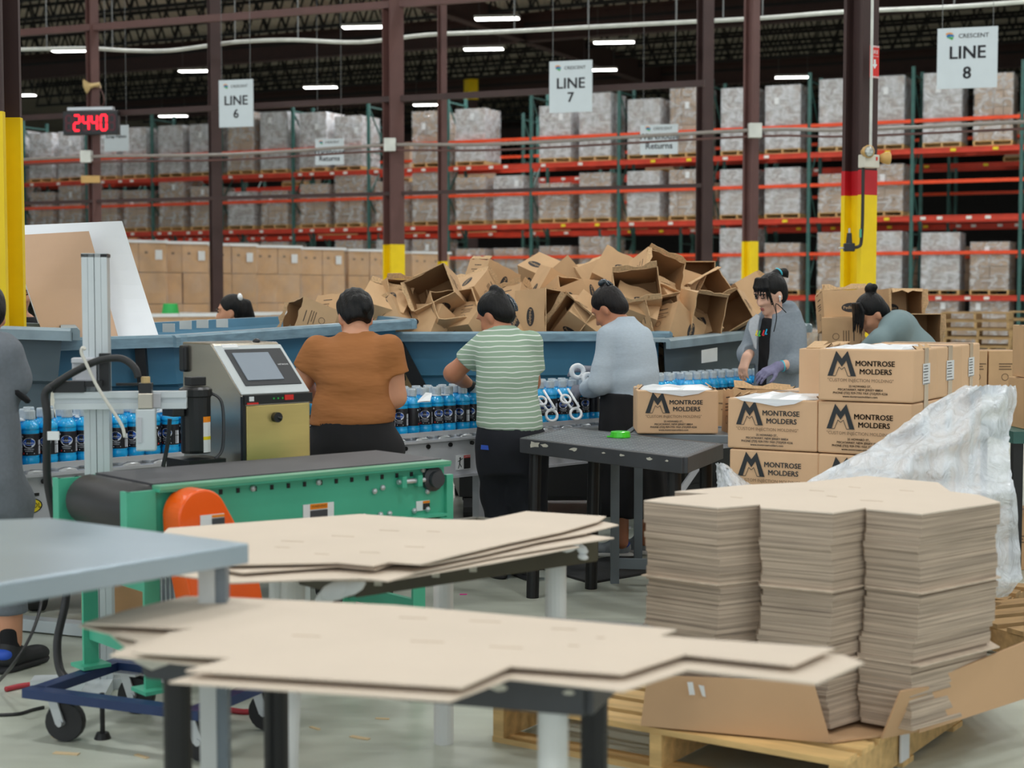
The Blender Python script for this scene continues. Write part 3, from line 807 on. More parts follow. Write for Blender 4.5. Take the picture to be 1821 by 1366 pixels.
# ---- white board and tan sheet leaning in the long hopper
def sheet(name, pts, th, m, label, cat, nx=10, bow=.05):
    """quad sheet with a bow, two skins"""
    a, b_, c, d = [Vector(p) for p in pts]
    nrm = (b_-a).cross(d-a).normalized()
    if nrm.y > 0: nrm = -nrm
    vs = []; fs = []; ny = 8
    for k in (0, 1):
        for j in range(ny+1):
            for i in range(nx+1):
                s, t_ = i/nx, j/ny
                p = a.lerp(b_, s).lerp(d.lerp(c, s), t_)+nrm*(bow*math.sin(math.pi*t_)*(.4+.6*s))-nrm*(th*k)
                vs.append(p)
    m_ = (nx+1)*(ny+1)
    for k in (0, 1):
        for j in range(ny):
            for i in range(nx):
                q = [k*m_+j*(nx+1)+i, k*m_+j*(nx+1)+i+1, k*m_+(j+1)*(nx+1)+i+1, k*m_+(j+1)*(nx+1)+i]
                fs.append(tuple(q if k else reversed(q)))
    per = [i for i in range(nx+1)]+[j*(nx+1)+nx for j in range(1, ny+1)]+[ny*(nx+1)+i for i in range(nx-1, -1, -1)]+[j*(nx+1) for j in range(ny-1, 0, -1)]
    for x, y in zip(per, per[1:]+per[:1]): fs.append((x, y, y+m_, x+m_))
    mb = MB().add(vs, fs); cc = sum(vs, Vector())/len(vs)
    return single(name, mb, m, label, cat, loc=tuple(cc), world=True, smooth=False)
sheet('foam_board', [px(9, 402, 8.75), px(217, 393, 8.75), px(283, 600, 8.1), px(78, 606, 8.1)], .012, MT['white_board'], 'big bowed white board leaning in the blue hopper', 'board', bow=-.06)
sheet('cardboard_sheet', [px(17, 419, 8.62), px(158, 411, 8.62), px(212, 606, 7.97), px(82, 612, 7.97)], .006, MT['tan_sheet'], 'tan cardboard sheet leaning against the big white board', 'cardboard', bow=-.03)
# ================================================================ OPEN CARTONS
CW, CD, CH = .295, .225, .25
def carton_mesh(seed, w=CW, d=CD, h=CH):
    rnd = random.Random(seed); th = .006; mb = MB(); n = 7
    cs = [(-w/2, -d/2), (w/2, -d/2), (w/2, d/2), (-w/2, d/2)]
    for q in range(4):
        (x0, y0), (x1, y1) = cs[q], cs[(q+1) % 4]
        nx_, ny_ = -(y1-y0), (x1-x0); l = math.hypot(nx_, ny_); nx_, ny_ = nx_/l*th, ny_/l*th
        out, inn = [], []
        bt, bi = [], []
        for i in range(n+1):
            f = i/n; x = x0+(x1-x0)*f; y = y0+(y1-y0)*f
            z = h-(rnd.uniform(0, .016) if 0 < i < n else .002)
            out.append(len(mb.v)); mb.v.append(Vector((x, y, z))); bt.append(len(mb.v)); mb.v.append(Vector((x, y, 0)))
            inn.append(len(mb.v)); mb.v.append(Vector((x+nx_, y+ny_, z))); bi.append(len(mb.v)); mb.v.append(Vector((x+nx_, y+ny_, th)))
        for i in range(n):
            mb.f.append([bt[i], bt[i+1], out[i+1], out[i]]); mb.mi.append(0)
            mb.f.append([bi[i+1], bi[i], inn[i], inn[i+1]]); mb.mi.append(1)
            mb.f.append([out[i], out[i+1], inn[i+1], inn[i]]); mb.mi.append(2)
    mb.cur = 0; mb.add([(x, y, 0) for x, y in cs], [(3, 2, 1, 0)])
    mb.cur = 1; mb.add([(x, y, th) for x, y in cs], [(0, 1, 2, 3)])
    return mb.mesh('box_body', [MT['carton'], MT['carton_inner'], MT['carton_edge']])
def flap_mesh(seed, length, depth, tear=True):
    rnd = random.Random(seed); n = 6; mb = MB(); vs = []
    for i in range(n+1):
        x = -length/2+length*i/n; vs += [(x, 0, 0), (x, 0, depth*(rnd.uniform(.35, 1.0) if tear else 1)), (x, .004, 0)]
    vs2 = []
    for i in range(n+1): vs2.append((vs[3*i+1][0], .004, vs[3*i+1][2]))
    fs = []; b0 = len(vs)
    for i in range(n):
        a = 3*i; c = 3*(i+1)
        fs += [(a, c, c+1, a+1), (c+2, a+2, b0+i, b0+i+1), (a+1, c+1, b0+i+1, b0+i)]
    return mb.add(vs+vs2, fs).mesh('flap', [MT['carton_edge']])
def logo_mesh():
    mb = MB(); n = 20; mb.cur = 0
    mb.add([(.062*math.cos(2*math.pi*i/n), 0, .031*math.sin(2*math.pi*i/n)) for i in range(n)], [tuple(range(n))])
    mb.cur = 1
    mb.text('ped', (0, -.0012, 0), (1, 0, 0), (0, 0, 1), .028)
    return mb.mesh('printed_logo', [MT['carton_ink'], MT['carton_edge']])
def lines_mesh(seed):
    rnd = random.Random(seed); mb = MB()
    for i in range(3): mb.box((rnd.uniform(-.01, .01), 0, .03-.016*i), (rnd.uniform(.06, .1), .0006, .006))
    n = 14
    for i in range(n):
        a, b_ = 2*math.pi*i/n, 2*math.pi*(i+1)/n
        mb.add([(.022*math.cos(a), 0, -.05+.022*math.sin(a)), (.022*math.cos(b_), 0, -.05+.022*math.sin(b_)), (.018*math.cos(b_), 0, -.05+.018*math.sin(b_)), (.018*math.cos(a), 0, -.05+.018*math.sin(a))], [(0, 1, 2, 3)])
    return mb.mesh('printed_lines', [MT['ink_faint']])
CM = [carton_mesh(s) for s in range(5)]; LOGO = logo_mesh(); LN = [lines_mesh(s) for s in range(3)]
FL = [flap_mesh(s, CW*.97, .045) for s in range(4)]; FS = [flap_mesh(9+s, CD*.97, .04) for s in range(3)]
SEAM = MB().box((0, 0, 0), (.075, .0008, .005)).mesh('hand_slot', [MT['carton_ink']])
def rot_obj(o, R, loc): o.matrix_local = Matrix.Translation(Vector(loc)) @ R.to_4x4()
def carton(pos, openv, roll, label, group='open cartons heaped in the hoppers', seed=None, logo=True):
    """openv = direction the mouth faces; pos = centre of the box"""
    seed = random.randrange(1000) if seed is None else seed
    rnd = random.Random(seed)
    R = frame(openv) @ Matrix.Rotation(roll, 3, 'Z')
    o = bpy.data.objects.new('open_carton', None); COL.objects.link(o); o.empty_display_size = .1
    o.matrix_world = Matrix.Translation(Vector(pos)-R @ Vector((0, 0, CH/2))) @ R.to_4x4()
    props(o, label, 'carton', group)
    link('box_body', CM[seed % 5], o)
    for k in range(4):
        a = k*math.pi/2; half = CD/2 if k % 2 == 0 else CW/2
        Rz = Matrix.Rotation(a, 3, 'Z')
        if rnd.random() < .38:
            f = link('flap', (FL if k % 2 == 0 else FS)[rnd.randrange(3)], o)
            rot_obj(f, Rz @ Matrix.Rotation(rnd.uniform(.2, 1.0)*rnd.choice((1, 1, -1)), 3, 'X'), Rz @ Vector((0, -half+.001, CH-.004)))
        if logo and k in (0, 2):
            g = link('printed_logo', LOGO, o); rot_obj(g, Rz @ Matrix.Rotation(rnd.choice((0, 0, math.pi/2)), 3, 'Y'), Rz @ Vector((.03, -half-.0012, CH*.5)))
        else:
            g = link('printed_lines', LN[rnd.randrange(3)], o); rot_obj(g, Rz, Rz @ Vector((rnd.uniform(-.02, .02), -half-.001, CH*.55)))
            g = link('hand_slot', SEAM, o); rot_obj(g, Rz, Rz @ Vector((0, -half-.001, CH*.8)))
    g = link('printed_logo', LOGO, o); rot_obj(g, Matrix.Rotation(math.pi/2, 3, 'X'), Vector((-.05, .03, -.0012)))
    return o
PILE = [ # u, v, depth, mouth direction, roll, where
    (775, 522, 10.35, (-.30, -.85, .32), .35, 'large, mouth down left, below the wide column'),
    (803, 560, 10.05, (.25, -.72, .60), .3, 'mouth up, left of the striped shirt'),
    (838, 528, 10.6, (.35, .75, .45), -.5, 'logo side out, left of the dark bun'),
    (872, 503, 10.9, (.3, .2, .9), .7, 'small torn corner standing up left of the bun'),
    (922, 555, 10.4, (.2, .5, .8), .9, 'tall and leaning just right of the dark bun'),
    (962, 558, 10.1, (.78, -.6, .08), 1.57, 'with black slot and logo, mouth right'),
    (978, 522, 10.7, (.75, .3, -.45), 1.5, 'pale top with oval logo'),
    (1005, 505, 11.2, (.6, -.2, -.7), .2, 'behind the pale carton, tilted right'),
    (968, 497, 11.3, (.1, .5, -.8), .8, 'highest at the back left, blurred peak'),
    (683, 552, 10.1, (.2, .8, .5), .2, 'with oval logo beside the brown shoulder'),
    (712, 536, 10.5, (.5, -.78, .35), .2, 'dark mouth left of the large carton'),
    (707, 580, 10.0, (-.3, .6, .6), .9, 'low at the left end of the rim'),
    (765, 585, 10.0, (.5, .6, -.5), .4, 'low with printed face under the large carton'),
    (845, 588, 10.05, (.4, .6, .6), 1.0, 'low beside the face of the striped worker'),
    (1096, 490, 10.7, (.45, .45, .78), .12, 'tallest, oval logo, leaning over the grey bun'),
    (1165, 492, 10.6, (.45, -.8, .38), -.2, 'mouth right, beside the tallest'),
    (1132, 520, 10.3, (-.05, -.9, .38), .1, 'mouth to the front right of the grey bun'),
    (1231, 495, 11.2, (0, -1, .05), 0.0, 'square dark mouth standing alone on top'),
    (1203, 522, 10.7, (.9, -.1, -.3), 1.3, 'oval logo below the standing one'),
    (1196, 552, 10.3, (-.3, .7, .6), .6, 'printed ring face in the middle right'),
    (1160, 566, 9.95, (.62, -.75, .25), .3, 'mouth right, right of the grey collar'),
    (1250, 525, 10.9, (.35, -.85, .35), .6, 'ragged brown mouth near the far head'),
    (1246, 560, 10.4, (.3, -.85, -.1), 1.4, 'torn flap and logo near the rim'),
    (1298, 562, 10.7, (-.3, -.85, .1), .5, 'torn mouth near the right rim'),
    (1330, 535, 11.2, (.7, .6, .35), .7, 'rightmost, printed lid beside the hoodie'),
    (1034, 545, 10.4, (-.75, .5, -.3), 1.2, 'printed ring face left of the grey bun'),
    (1043, 575, 10.05, (.4, .7, .55), .5, 'dark logo left of the grey chin'),
    (1020, 575, 10.0, (-.4, -.85, .05), .9, 'shadowed mouth below the slotted carton'),
    (1056, 505, 11.2, (-.5, .3, .8), .4, 'small corner behind the grey bun'),
    (1125, 555, 10.05, (.2, .75, .6), .3, 'dark logo right of the grey bun'),
    (1012, 535, 10.8, (.5, -.7, .45), .2, 'behind the slotted carton'),
    (1200, 590, 10.0, (.3, .5, .8), .8, 'low corner at the join of two rims'),
    (1228, 588, 10.3, (-.5, .5, .7), .3, 'low corner right of the join'),
    (900, 585, 10.1, (.3, .6, .7), .3, 'hidden low behind the striped shoulder'),
]
for u, v, D, ov, r_, s in PILE: carton(px(u, v, max(D+(-.12 if ov[1] < -.55 else .14), 10.2 if v > 535 else 0)), ov, r_, 'open brown carton in the heap, '+s)
for i, (u, v, D, ov, r_) in enumerate(((548, 574, 10.0, (-.7, -.3, .3), .3), (600, 574, 10.2, (.3, .5, .8), 1.0))):
    carton(px(u, v, D), ov, r_, ('open brown carton poking out of the long hopper, far left', 'open brown carton beside the head of the brown-shirted worker')[i])
rnd = random.Random(5)
for i in range(34):   # lower layers of the heap
    u = 700+i*19; D = rnd.uniform(10.35, 11.4); 
    p = px(u, 600, D); p.z = rnd.uniform(1.08, 1.26) if i % 2 else rnd.uniform(.9, 1.1)
    if u > 1190: p.y += .3
    carton(p, (rnd.uniform(-1, 1), rnd.uniform(-1, 1), rnd.uniform(-.3, 1)), rnd.uniform(0, 3), 'open brown carton buried low in the hopper heap', 'cartons buried in the heap', seed=i)
# green tubs
for (u, v, D, lb) in ((303, 549, 24, 'green plastic tub upside down on the low carton stack'), (1024, 520, 11.3, 'green plastic tub half hidden behind the carton heap')):
    p = px(u, v, D); s = 1.3 if D > 20 else .75
    single('plastic_tub', MB().lathe([(.105*s, -.06*s), (.10*s, -.05*s), (.085*s, .05*s), (.08*s, .06*s)], 18), MT['green_plastic'], lb, 'tub', tuple(p), smooth=False)
# ================================================================ BOTTLE CONVEYOR
CO = Vector((-1.86, 6.6, 0)); CRZ = math.atan2(.696, .718)
cdir = Vector((.718, .696, 0)).normalized(); cnor = Vector((-cdir.y, cdir.x, 0))
BZ = .735
t = thing('roller_conveyor', 'long white-sided roller conveyor full of blue bottles', 'conveyor', tuple(CO), CRZ)
X0, X1 = -1.3, 5.25
for y, nm in ((-.03, 'side_rail'), (.44, 'side_rail')):
    MB().box(((X0+X1)/2, y, .60), (X1-X0, .035, .19)).box(((X0+X1)/2, y-.012, .70), (X1-X0, .06, .012)).box(((X0+X1)/2, y-.012, .507), (X1-X0, .06, .012)).build(nm, MT['frame_white'], t)
mb = MB()
for i in range(int((X1-X0)/.075)):
    x = X0+.04+i*.075; mb.cyl((x, -.01, .708), (x, .42, .708), .024, 10)
o = mb.build('roller_bed', MT['galv'], t, smooth=True); o['kind'] = 'stuff'
MB().box(((X0+X1)/2, -.048, .735), (X1-X0, .012, .022)).build('guide_rail', MT['frame_white'], t)
bolt = MB().cyl((0, 0, 0), (0, -.012, 0), .011, 8).mesh('axle_end', [MT['black_steel']])
for i in range(44):
    b_ = link('axle_end', bolt, t); b_.location = (X0+.1+i*.15, -.048, .672)
br = MB().ell((0, 0, 0), (.045, .012, .014)).mesh('rail_bracket', [MT['galv']])
for i in range(44):
    b_ = link('rail_bracket', br, t); b_.location = (X0+.06+i*.15, -.055, .708)
for x in (-.9, .55, 2.35, 3.9, 5.1):
    for y in (0, .41):
        MB().bar((x, y, 0), (x, y, .52), .05).box((x, y, .006), (.12, .1, .012)).build('leg', MT['frame_white'], t)
    MB().bar((x, 0, .22), (x, .41, .22), .04).build('cross_brace', MT['frame_white'], t)
    MB().bar((x, -.02, .2), (x+.35, -.02, .5), .012, .045).build('knee_brace', MT['frame_white'], t)
# badge, warning placard
def onc(x, z, dy=-.052): return Vector((x, dy, z))
mb = MB(); n = 20
bx = -.22
mb.cur = 0; mb.add([onc(bx+.058*math.cos(2*math.pi*i/n), .575+.03*math.sin(2*math.pi*i/n)) for i in range(n)], [tuple(range(n))])
mb.cur = 1; mb.add([onc(bx+.064*math.cos(2*math.pi*i/n), .575+.034*math.sin(2*math.pi*i/n), -.051) for i in range(n)], [tuple(range(n))])
mb.text('hytrol', onc(bx, .575, -.0535), (1, 0, 0), (0, 0, 1), .03); mb.build('oval_badge', [MT['badge_yellow'], MT['label_black']], t)
mb = MB(); mb.add([onc(.0+.03*math.cos(2*math.pi*i/n), .63+.03*math.sin(2*math.pi*i/n)) for i in range(n)], [tuple(range(n))]); mb.build('round_sticker', MT['green_dot'], t)
wx = 2.19
g = MB().box((wx, -.05, .575), (.10, .004, .075)).build('warning_placard', MT['label_white'], t)
MB().box((wx+.026, -.053, .568), (.044, .002, .055)).build('text_block', MT['label_black'], g)
MB().box((wx+.026, -.053, .603), (.044, .002, .014)).build('header', MT['label_red'], g)
MB().text('dang', (wx+.028, -.0545, .603), (1, 0, 0), (0, 0, 1), .011).build('lettering', MT['label_white'], g)
MB().ell((wx-.022, -.053, .597), (.006, .001, .006)).bar((wx-.022, -.053, .592), (wx-.026, -.053, .570), .005, .002).bar((wx-.026, -.053, .57), (wx-.036, -.053, .545), .004, .002).bar((wx-.026, -.053, .57), (wx-.014, -.053, .552), .004, .002).bar((wx-.022, -.053, .587), (wx-.006, -.053, .595), .004, .002).bar((wx-.022, -.053, .587), (wx-.038, -.053, .582), .004, .002).build('falling_figure', MT['label_black'], g)
for x, z in ((1.35, .6), (1.42, .545), (1.75, .615), (-.35, .6), (-.18, .62), (2.3, .6)):
    MB().box((x, -.05, z), (.02, .004, .012)).build('slot', MT['black_steel'], t)
MB().tube(curve_pts([(2.34, -.06, .5), (2.34, -.08, .38), (2.31, -.1, .3), (2.35, -.12, .26), (2.42, -.12, .27), (2.45, -.12, .31)], 4), .006, 6).build('wire_hook', MT['galv'], t)
# ---- bottles
prof = [(.028, 0), (.034, .004), (.0365, .012), (.0365, .028), (.034, .034), (.0365, .04), (.0365, .058), (.0355, .06), (.0355, .128), (.0365, .13), (.0365, .150), (.033, .166), (.024, .178), (.019, .184), (.0185, .192)]
blm = MB().lathe(prof, 16).mesh('bottle_body', [MT['bottle_blue']], smooth=True)
sh = MB().lathe([(.0372, .146), (.0370, .156), (.0350, .167), (.0252, .180), (.0198, .186), (.0195, .190)], 16).mesh('bottle_shoulder', [MT['bottle_blue']], smooth=True)
capm = MB().lathe([(.0215, .190), (.0225, .194), (.0225, .224), (.020, .230), (.004, .231)], 16).mesh('bottle_cap', [MT['bottle_cap']])
lbm = MB().lathe([(.0370, .042), (.0373, .044), (.0373, .130), (.0370, .132)], 18).mesh('bottle_label', [MT['bottle_label']], smooth=True)
def cylmap(x, z, r):
    z = .042+(z-.06)*1.32; x *= 1.2; r += .0009
    return (r*math.sin(x/r), -r*math.cos(x/r), z)
mb = MB(); n = 18; r_ = .0372
mb.cur = 0; mb.add([cylmap(.021*math.cos(2*math.pi*i/n), .100+.016*math.sin(2*math.pi*i/n), r_) for i in range(n)], [tuple(range(n))])
mb.cur = 1; mb.add([cylmap(.019*math.cos(2*math.pi*i/n), .102+.010*math.sin(2*math.pi*i/n), r_+.0006) for i in range(n)], [tuple(range(n))])
for key, z, s, mi in (('ped', .100, .0085, 0), ('adv', .080, .006, 0), ('hyd', .074, .0045, 0)):
    vs, fs = TXT[key]; mb.cur = mi; mb.add([cylmap(x*s, z+y*s, r_+.001) for x, y in vs], fs)
mb.cur = 2; mb.add([cylmap(-.018+.003*math.cos(2*math.pi*i/8), .067+.003*math.sin(2*math.pi*i/8), r_) for i in range(8)], [tuple(range(8))])
mb.cur = 0; mb.add([cylmap(x, z, r_) for x, z in ((-.008, .065), (.018, .065), (.018, .068), (-.008, .068))], [(0, 1, 2, 3)])
mb.add([cylmap(x, z, r_) for x, z in ((-.026, .117), (-.020, .117), (-.020, .123), (-.026, .123))], [(0, 1, 2, 3)])
for z0, z1 in ((.064, .090), (.092, .108)): mb.add([cylmap(x, z, r_) for x, z in ((.034, z0), (.05, z0), (.05, z1), (.034, z1))], [(0, 1, 2, 3)])
lgm = mb.mesh('label_print', [MT['label_logo'], MT['label_blue'], MT['label_red']])
rnd = random.Random(3)
def where(u):
    if u < 150: return 'left of the aluminium post'
    if u < 330: return 'between the aluminium post and the label printer'
    if u < 560: return 'behind the label printer'
    if u < 720: return 'in front of the brown-shirted worker'
    if u < 850: return 'between the brown and striped shirts'
    if u < 965: return 'in front of the striped-shirt worker'
    if u < 1075: return 'between the striped shirt and the grey sweater'
    return 'at the far end by the grey hoodie'
rows = ('front row', 'second row', 'back row')
ORD2 = ORD+['fifteenth', 'sixteenth', 'seventeenth', 'eighteenth', 'nineteenth', 'twentieth', 'twenty-first', 'twenty-second', 'twenty-third', 'twenty-fourth', 'twenty-fifth', 'twenty-sixth', 'twenty-seventh', 'twenty-eighth']
NB = {}
for i in range(68):
    gx = -.75+i*.0815+(i//3)*.006
    if gx > 5.1: break
    for r2 in range(3):
        if rnd.random() < .04 and r2 == 0: continue
        p = CO+cdir*(gx+rnd.uniform(-.0015, .0015)+(.02 if r2 % 2 else 0))+cnor*(.03+r2*.082+rnd.uniform(-.002, .002)+.008*math.sin((i//3)*1.9))
        u = CX+p.x/p.y*FPX
        key = (r2, where(u)); NB[key] = NB.get(key, -1)+1
        b_ = thing('drink_bottle', 'blue bottle, %s, %s from left %s' % (rows[r2], ORD2[NB[key]], where(u)), 'bottle', (p.x, p.y, BZ), rnd.choice((-.5, -.25, -.1, .1, .2, .4, 1.6)), 'blue bottles on the conveyor')
        b_.scale = (1.05, 1.05, 1.0)
        link('bottle_body', blm, b_); link('bottle_shoulder', sh, b_); link('bottle_cap', capm, b_)
        l = link('bottle_label', lbm, b_); link('label_print', lgm, l)
# white carry handles clipped over bottle necks
def ringpts(c, r, n, nrm=(0, 0, 1)):
    R = frame(nrm); return [Vector(c)+R @ Vector((r*math.cos(2*math.pi*i/n), r*math.sin(2*math.pi*i/n), 0)) for i in range(n+1)]
def carrier_flat():
    mb = MB()
    for x in (0, .08):
        for y in (0, .08): mb.tube(ringpts((x, y, 0), .026, 12), .005, 6, cap=False)
    mb.box((.04, 0, 0), (.04, .02, .006)).box((.04, .08, 0), (.04, .02, .006)).box((0, .04, 0), (.02, .04, .006)).box((.08, .04, 0), (.02, .04, .006))
    return mb.mesh('bottle_handle', [MT['carrier_white']])
cfm = carrier_flat()
for k, i in enumerate((2, 6, 10, 14, 18, 27, 30, 34, 38, 47, 49)):
    gx = -.75+i*.0815+(i//3)*.006; p = CO+cdir*gx+cnor*.045
    o = link('bottle_handle', cfm); o.location = (p.x, p.y, BZ+.187); o.rotation_euler = (rnd.uniform(-.06, .06), rnd.uniform(-.06, .06), CRZ)
    u = CX+p.x/p.y*FPX
    props(o, 'white plastic carry handle clipped over bottles %s' % where(u), 'handle', 'white bottle handles')
for k, (u, v) in enumerate(((965, 715), (1008, 712))):
    D = 8.33+.1*k; t2 = thing('bottle_handle', ('white carry handle hanging over bottles beside the striped shirt', 'white carry handle hanging over bottles left of the grey sweater')[k], 'handle', tuple(px(u, v, D)), 0, 'white bottle handles')
    a = [px(u-15, v-18, D+.06), px(u-5, v-2, D-.02), px(u+8, v+14, D-.05)]
    b2 = [px(u+2, v-20, D+.06), px(u+12, v-4, D-.02), px(u+22, v+12, D-.05)]
    MB().tube(a, .007, 6).tube(b2, .007, 6).build('strap', MT['carrier_white'], t2, world=True, smooth=True)
    MB().tube(ringpts(px(u+16, v+24, D-.06), .03, 14, (.2, -1, .35)), .008, 6, cap=False).tube(ringpts(px(u-2, v-2, D-.03), .026, 14, (.2, -.8, .6)), .007, 6, cap=False).build('neck_ring', MT['carrier_white'], t2, world=True, smooth=True)
    MB().bar(a[-1], b2[-1], .02, .006).build('cross_bar', MT['carrier_white'], t2, world=True)
o = MB().add([px(742, 714, 7.75), px(757, 698, 7.8), px(768, 699, 7.8), px(765, 713, 7.75)], [(0, 1, 2, 3)]).add([px(742, 716, 7.76), px(757, 700, 7.81), px(768, 701, 7.81), px(765, 715, 7.76)], [(3, 2, 1, 0)])
single('bottle_handle', o, MT['carrier_white'], 'white carry handle folded up above bottles between brown and striped shirts', 'handle', tuple(px(756, 700, 7.78)), world=True, group='white bottle handles')
# cartons under the conveyor
for (u, v, D, sx_, sy_, sz, lb) in ((835, 912, 8.3, .3, .25, .10, 'flat brown carton lying on the floor under the bottle conveyor'), (1275, 880, 8.6, .35, .3, .2, 'brown carton on the floor behind the black table'), (205, 1030, 7.0, .25, .25, .3, 'brown carton on the floor behind the green conveyor leg')):
    p = px(u, v, D); p.z = sz/2
    t2 = thing('carton_box', lb, 'carton', (p.x, p.y, 0), .5)
    MB().box((0, 0, sz/2), (sx_, sy_, sz)).build('box_body', MT['carton_brown'], t2, bevel=.004)
    MB().box((0, 0, sz+.001), (sx_, .05, .002)).build('tape_strip', MT['tape'], t2)
# ================================================================ LABEL PRINTER
PO = px(432, 800, 6.1); PRZ = math.radians(40)
t = thing('label_printer', 'stainless inkjet label printer with tilted touch screen', 'printer', (PO.x, PO.y, 0), PRZ)
W_, PB = .31, .48
prof = [(0, .70), (0, 1.035), (.005, 1.05), (.225, 1.235), (.245, 1.247), (PB, 1.247), (PB, .70)]
def extr(prof, x0, x1): return MB().prism([(x0, y, z) for y, z in prof], (x1-x0, 0, 0))
extr(prof, 0, W_).build('cabinet', MT['stainless'], t, bevel=.006)
MB().box((W_/2, -.006, .855), (W_-.02, .012, .31)).build('front_door', MT['stainless_warm'], t, bevel=.004)
MB().box((W_/2, -.008, 1.032), (W_, .016, .036)).build('button_strip', MT['black_plastic'], t)
MB().box((.0, -.004, .87), (.014, .016, .35)).build('corner_post', MT['black_plastic'], t)
sl = Vector((0, .22, .185)).normalized(); sn = Vector((0, -sl.z, sl.y))
RS_ = Matrix((Vector((1, 0, 0)), sl, Vector((1, 0, 0)).cross(sl))).transposed()
def slope(x, f, d): return Vector((x, .005, 1.05))+sl*(.2875*f)+sn*d
MB().box(slope(W_/2, .5, .002), (W_, .285, .006), RS_).build('panel_frame', MT['aluminium'], t, bevel=.003)
MB().box(slope(W_/2+.01, .53, .006), (W_-.05, .215, .006), RS_).build('bezel', MT['dark_grey_plastic'], t, bevel=.003)
MB().box(slope(W_/2-.015, .53, .010), (.165, .16, .004), RS_).build('screen', MT['screen'], t)
MB().text('hitachi', slope(W_-.052, .55, .011), (1, 0, 0), sl, .012).build('lettering', MT['label_white'], t)
MB().box(slope(.07, .97, .006), (.07, .02, .003), RS_).build('sticker', MT['label_white'], t)
MB().ell((.22, .26, 1.25), (.016, .016, .012)).build('top_knob', MT['black_plastic'], t, smooth=True)
MB().cyl((.14, -.012, .96), (.14, -.035, .96), .020, 14).cyl((.14, -.03, .96), (.155, -.04, .955), .008, 8).build('door_latch', MT['black_plastic'], t)
MB().box((.03, -.018, 1.036), (.02, .004, .018)).build('indicator', MT['label_white'], t)
MB().box((.035, -.018, 1.018), (.05, .004, .007)).build('red_mark', MT['label_red'], t)
MB().box((.20, -.018, 1.036), (.04, .004, .02)).build('power_switch', MT['label_red'], t)
for x in (.13, .15, .17): MB().box((x, -.018, 1.034), (.006, .004, .006)).build('status_light', MT['green_dot'], t)
MB().box((-.006, PB-.03, 1.18), (.03, .05, .11)).build('side_handle', MT['black_plastic'], t, bevel=.01)
MB().box((W_/2, PB/2, .69), (W_+.02, PB+.02, .02)).build('base_plate', MT['galv'], t)
for x in (.02, W_-.02):
    for y in (.03, PB-.03): MB().bar((x, y, 0), (x, y, .68), .04).build('stand_leg', MT['aluminium'], t)
# ---- ink filter unit on the printer's left side
IP = px(348, 740, 6.08)
t = thing('ink_filter_unit', 'black ink filter canister with warning label beside the printer', 'filter unit', (IP.x, IP.y, 0), PRZ)
iz = lambda v: px(348, v, 6.08).z
MB().lathe([(.055, iz(805)), (.058, iz(800)), (.058, iz(706)), (.064, iz(704)), (.064, iz(692)), (.05, iz(688))], 20).build('canister', MT['black_plastic'], t, smooth=False)
MB().box((0, 0, iz(678)), (.07, .05, .035)).build('sensor', MT['black_plastic'], t, bevel=.004)
MB().box((-.085, .02, iz(718)), (.05, .09, .09)).build('clamp', MT['black_plastic'], t, bevel=.004)
mb = MB()
for k_, (a, b_, m_) in enumerate(((740, 750, 'label_orange'), (750, 775, 'label_white'), (775, 781, 'sticker_yellow'), (781, 803, 'label_white'))):
    z0, z1 = iz(b_), iz(a)
    pts = []
    for aa in (-1.05, -.7, -.35): pts.append((.0595*math.sin(-aa-.35), -.0595*math.cos(-aa-.35)))
    MB().add([(pts[0][0], pts[0][1], z0), (pts[1][0], pts[1][1], z0), (pts[2][0], pts[2][1], z0), (pts[2][0], pts[2][1], z1), (pts[1][0], pts[1][1], z1), (pts[0][0], pts[0][1], z1)], [(0, 1, 4, 5), (1, 2, 3, 4)]).build('warning_label', MT[m_], t)
MB().box((0, 0, iz(812)-.03), (.16, .18, .05)).build('base', MT['black_steel'], t)
MB().bar((0, .03, 0), (0, .03, iz(812)-.05), .05).build('stand_leg', MT['aluminium'], t)
MB().tube(curve_pts([(.06, -.02, iz(700)), (.085, -.05, iz(715)), (.088, -.06, iz(760)), (.08, -.06, iz(800)), (.05, -.06, iz(815))], 5), .006, 6).build('tube', MT['dark_grey_plastic'], t)
# ---- solvent canister behind
CP = px(402, 770, 6.42)
single('steel_canister', MB().lathe([(.05, 0), (.052, .005), (.052, .20), (.045, .21)], 18), MT['stainless'], 'small steel canister with orange stripe between filter unit and printer', 'canister', (CP.x-.03, CP.y-.05, .80), smooth=False)
# ================================================================ GANTRY WITH PRINT HEAD
GP = px(174, 700, 5.72)
t = thing('print_gantry', 'aluminium extrusion post with arm and inkjet print head', 'gantry', (GP.x, GP.y, 0), .12)
ztop = px(174, 451, 5.72).z
mb = MB()
w_ = .092
for x in (-w_/2+.012, -.012, .012, w_/2-.012): mb.box((x, -w_/2+.008, ztop/2+.02), (.021, .016, ztop-.04))
mb.box((0, .004, ztop/2+.02), (w_-.004, w_-.02, ztop-.04)); mb.build('post', MT['aluminium'], t)
MB().box((0, 0, ztop-.008), (w_, w_, .012)).build('end_cap', MT['dark_grey_plastic'], t)
MB().box((0, 0, .02), (.5, .09, .04)).box((0, 0, .02), (.09, .5, .04)).build('foot', MT['aluminium'], t)
az = px(174, 712, 5.62).z
def gx(u, d=5.62): return (u-CX)/FPX*d-GP.x
mb = MB(); xa, xb = gx(92), gx(322)
for dz in (-.02, .02): mb.box(((xa+xb)/2, -.10, az+dz), (xb-xa, .05, .022))
mb.box(((xa+xb)/2, -.095, az), (xb-xa, .035, .055)); mb.build('arm', MT['aluminium'], t)
z1, z2 = px(174, 636, 5.65).z, px(174, 690, 5.65).z
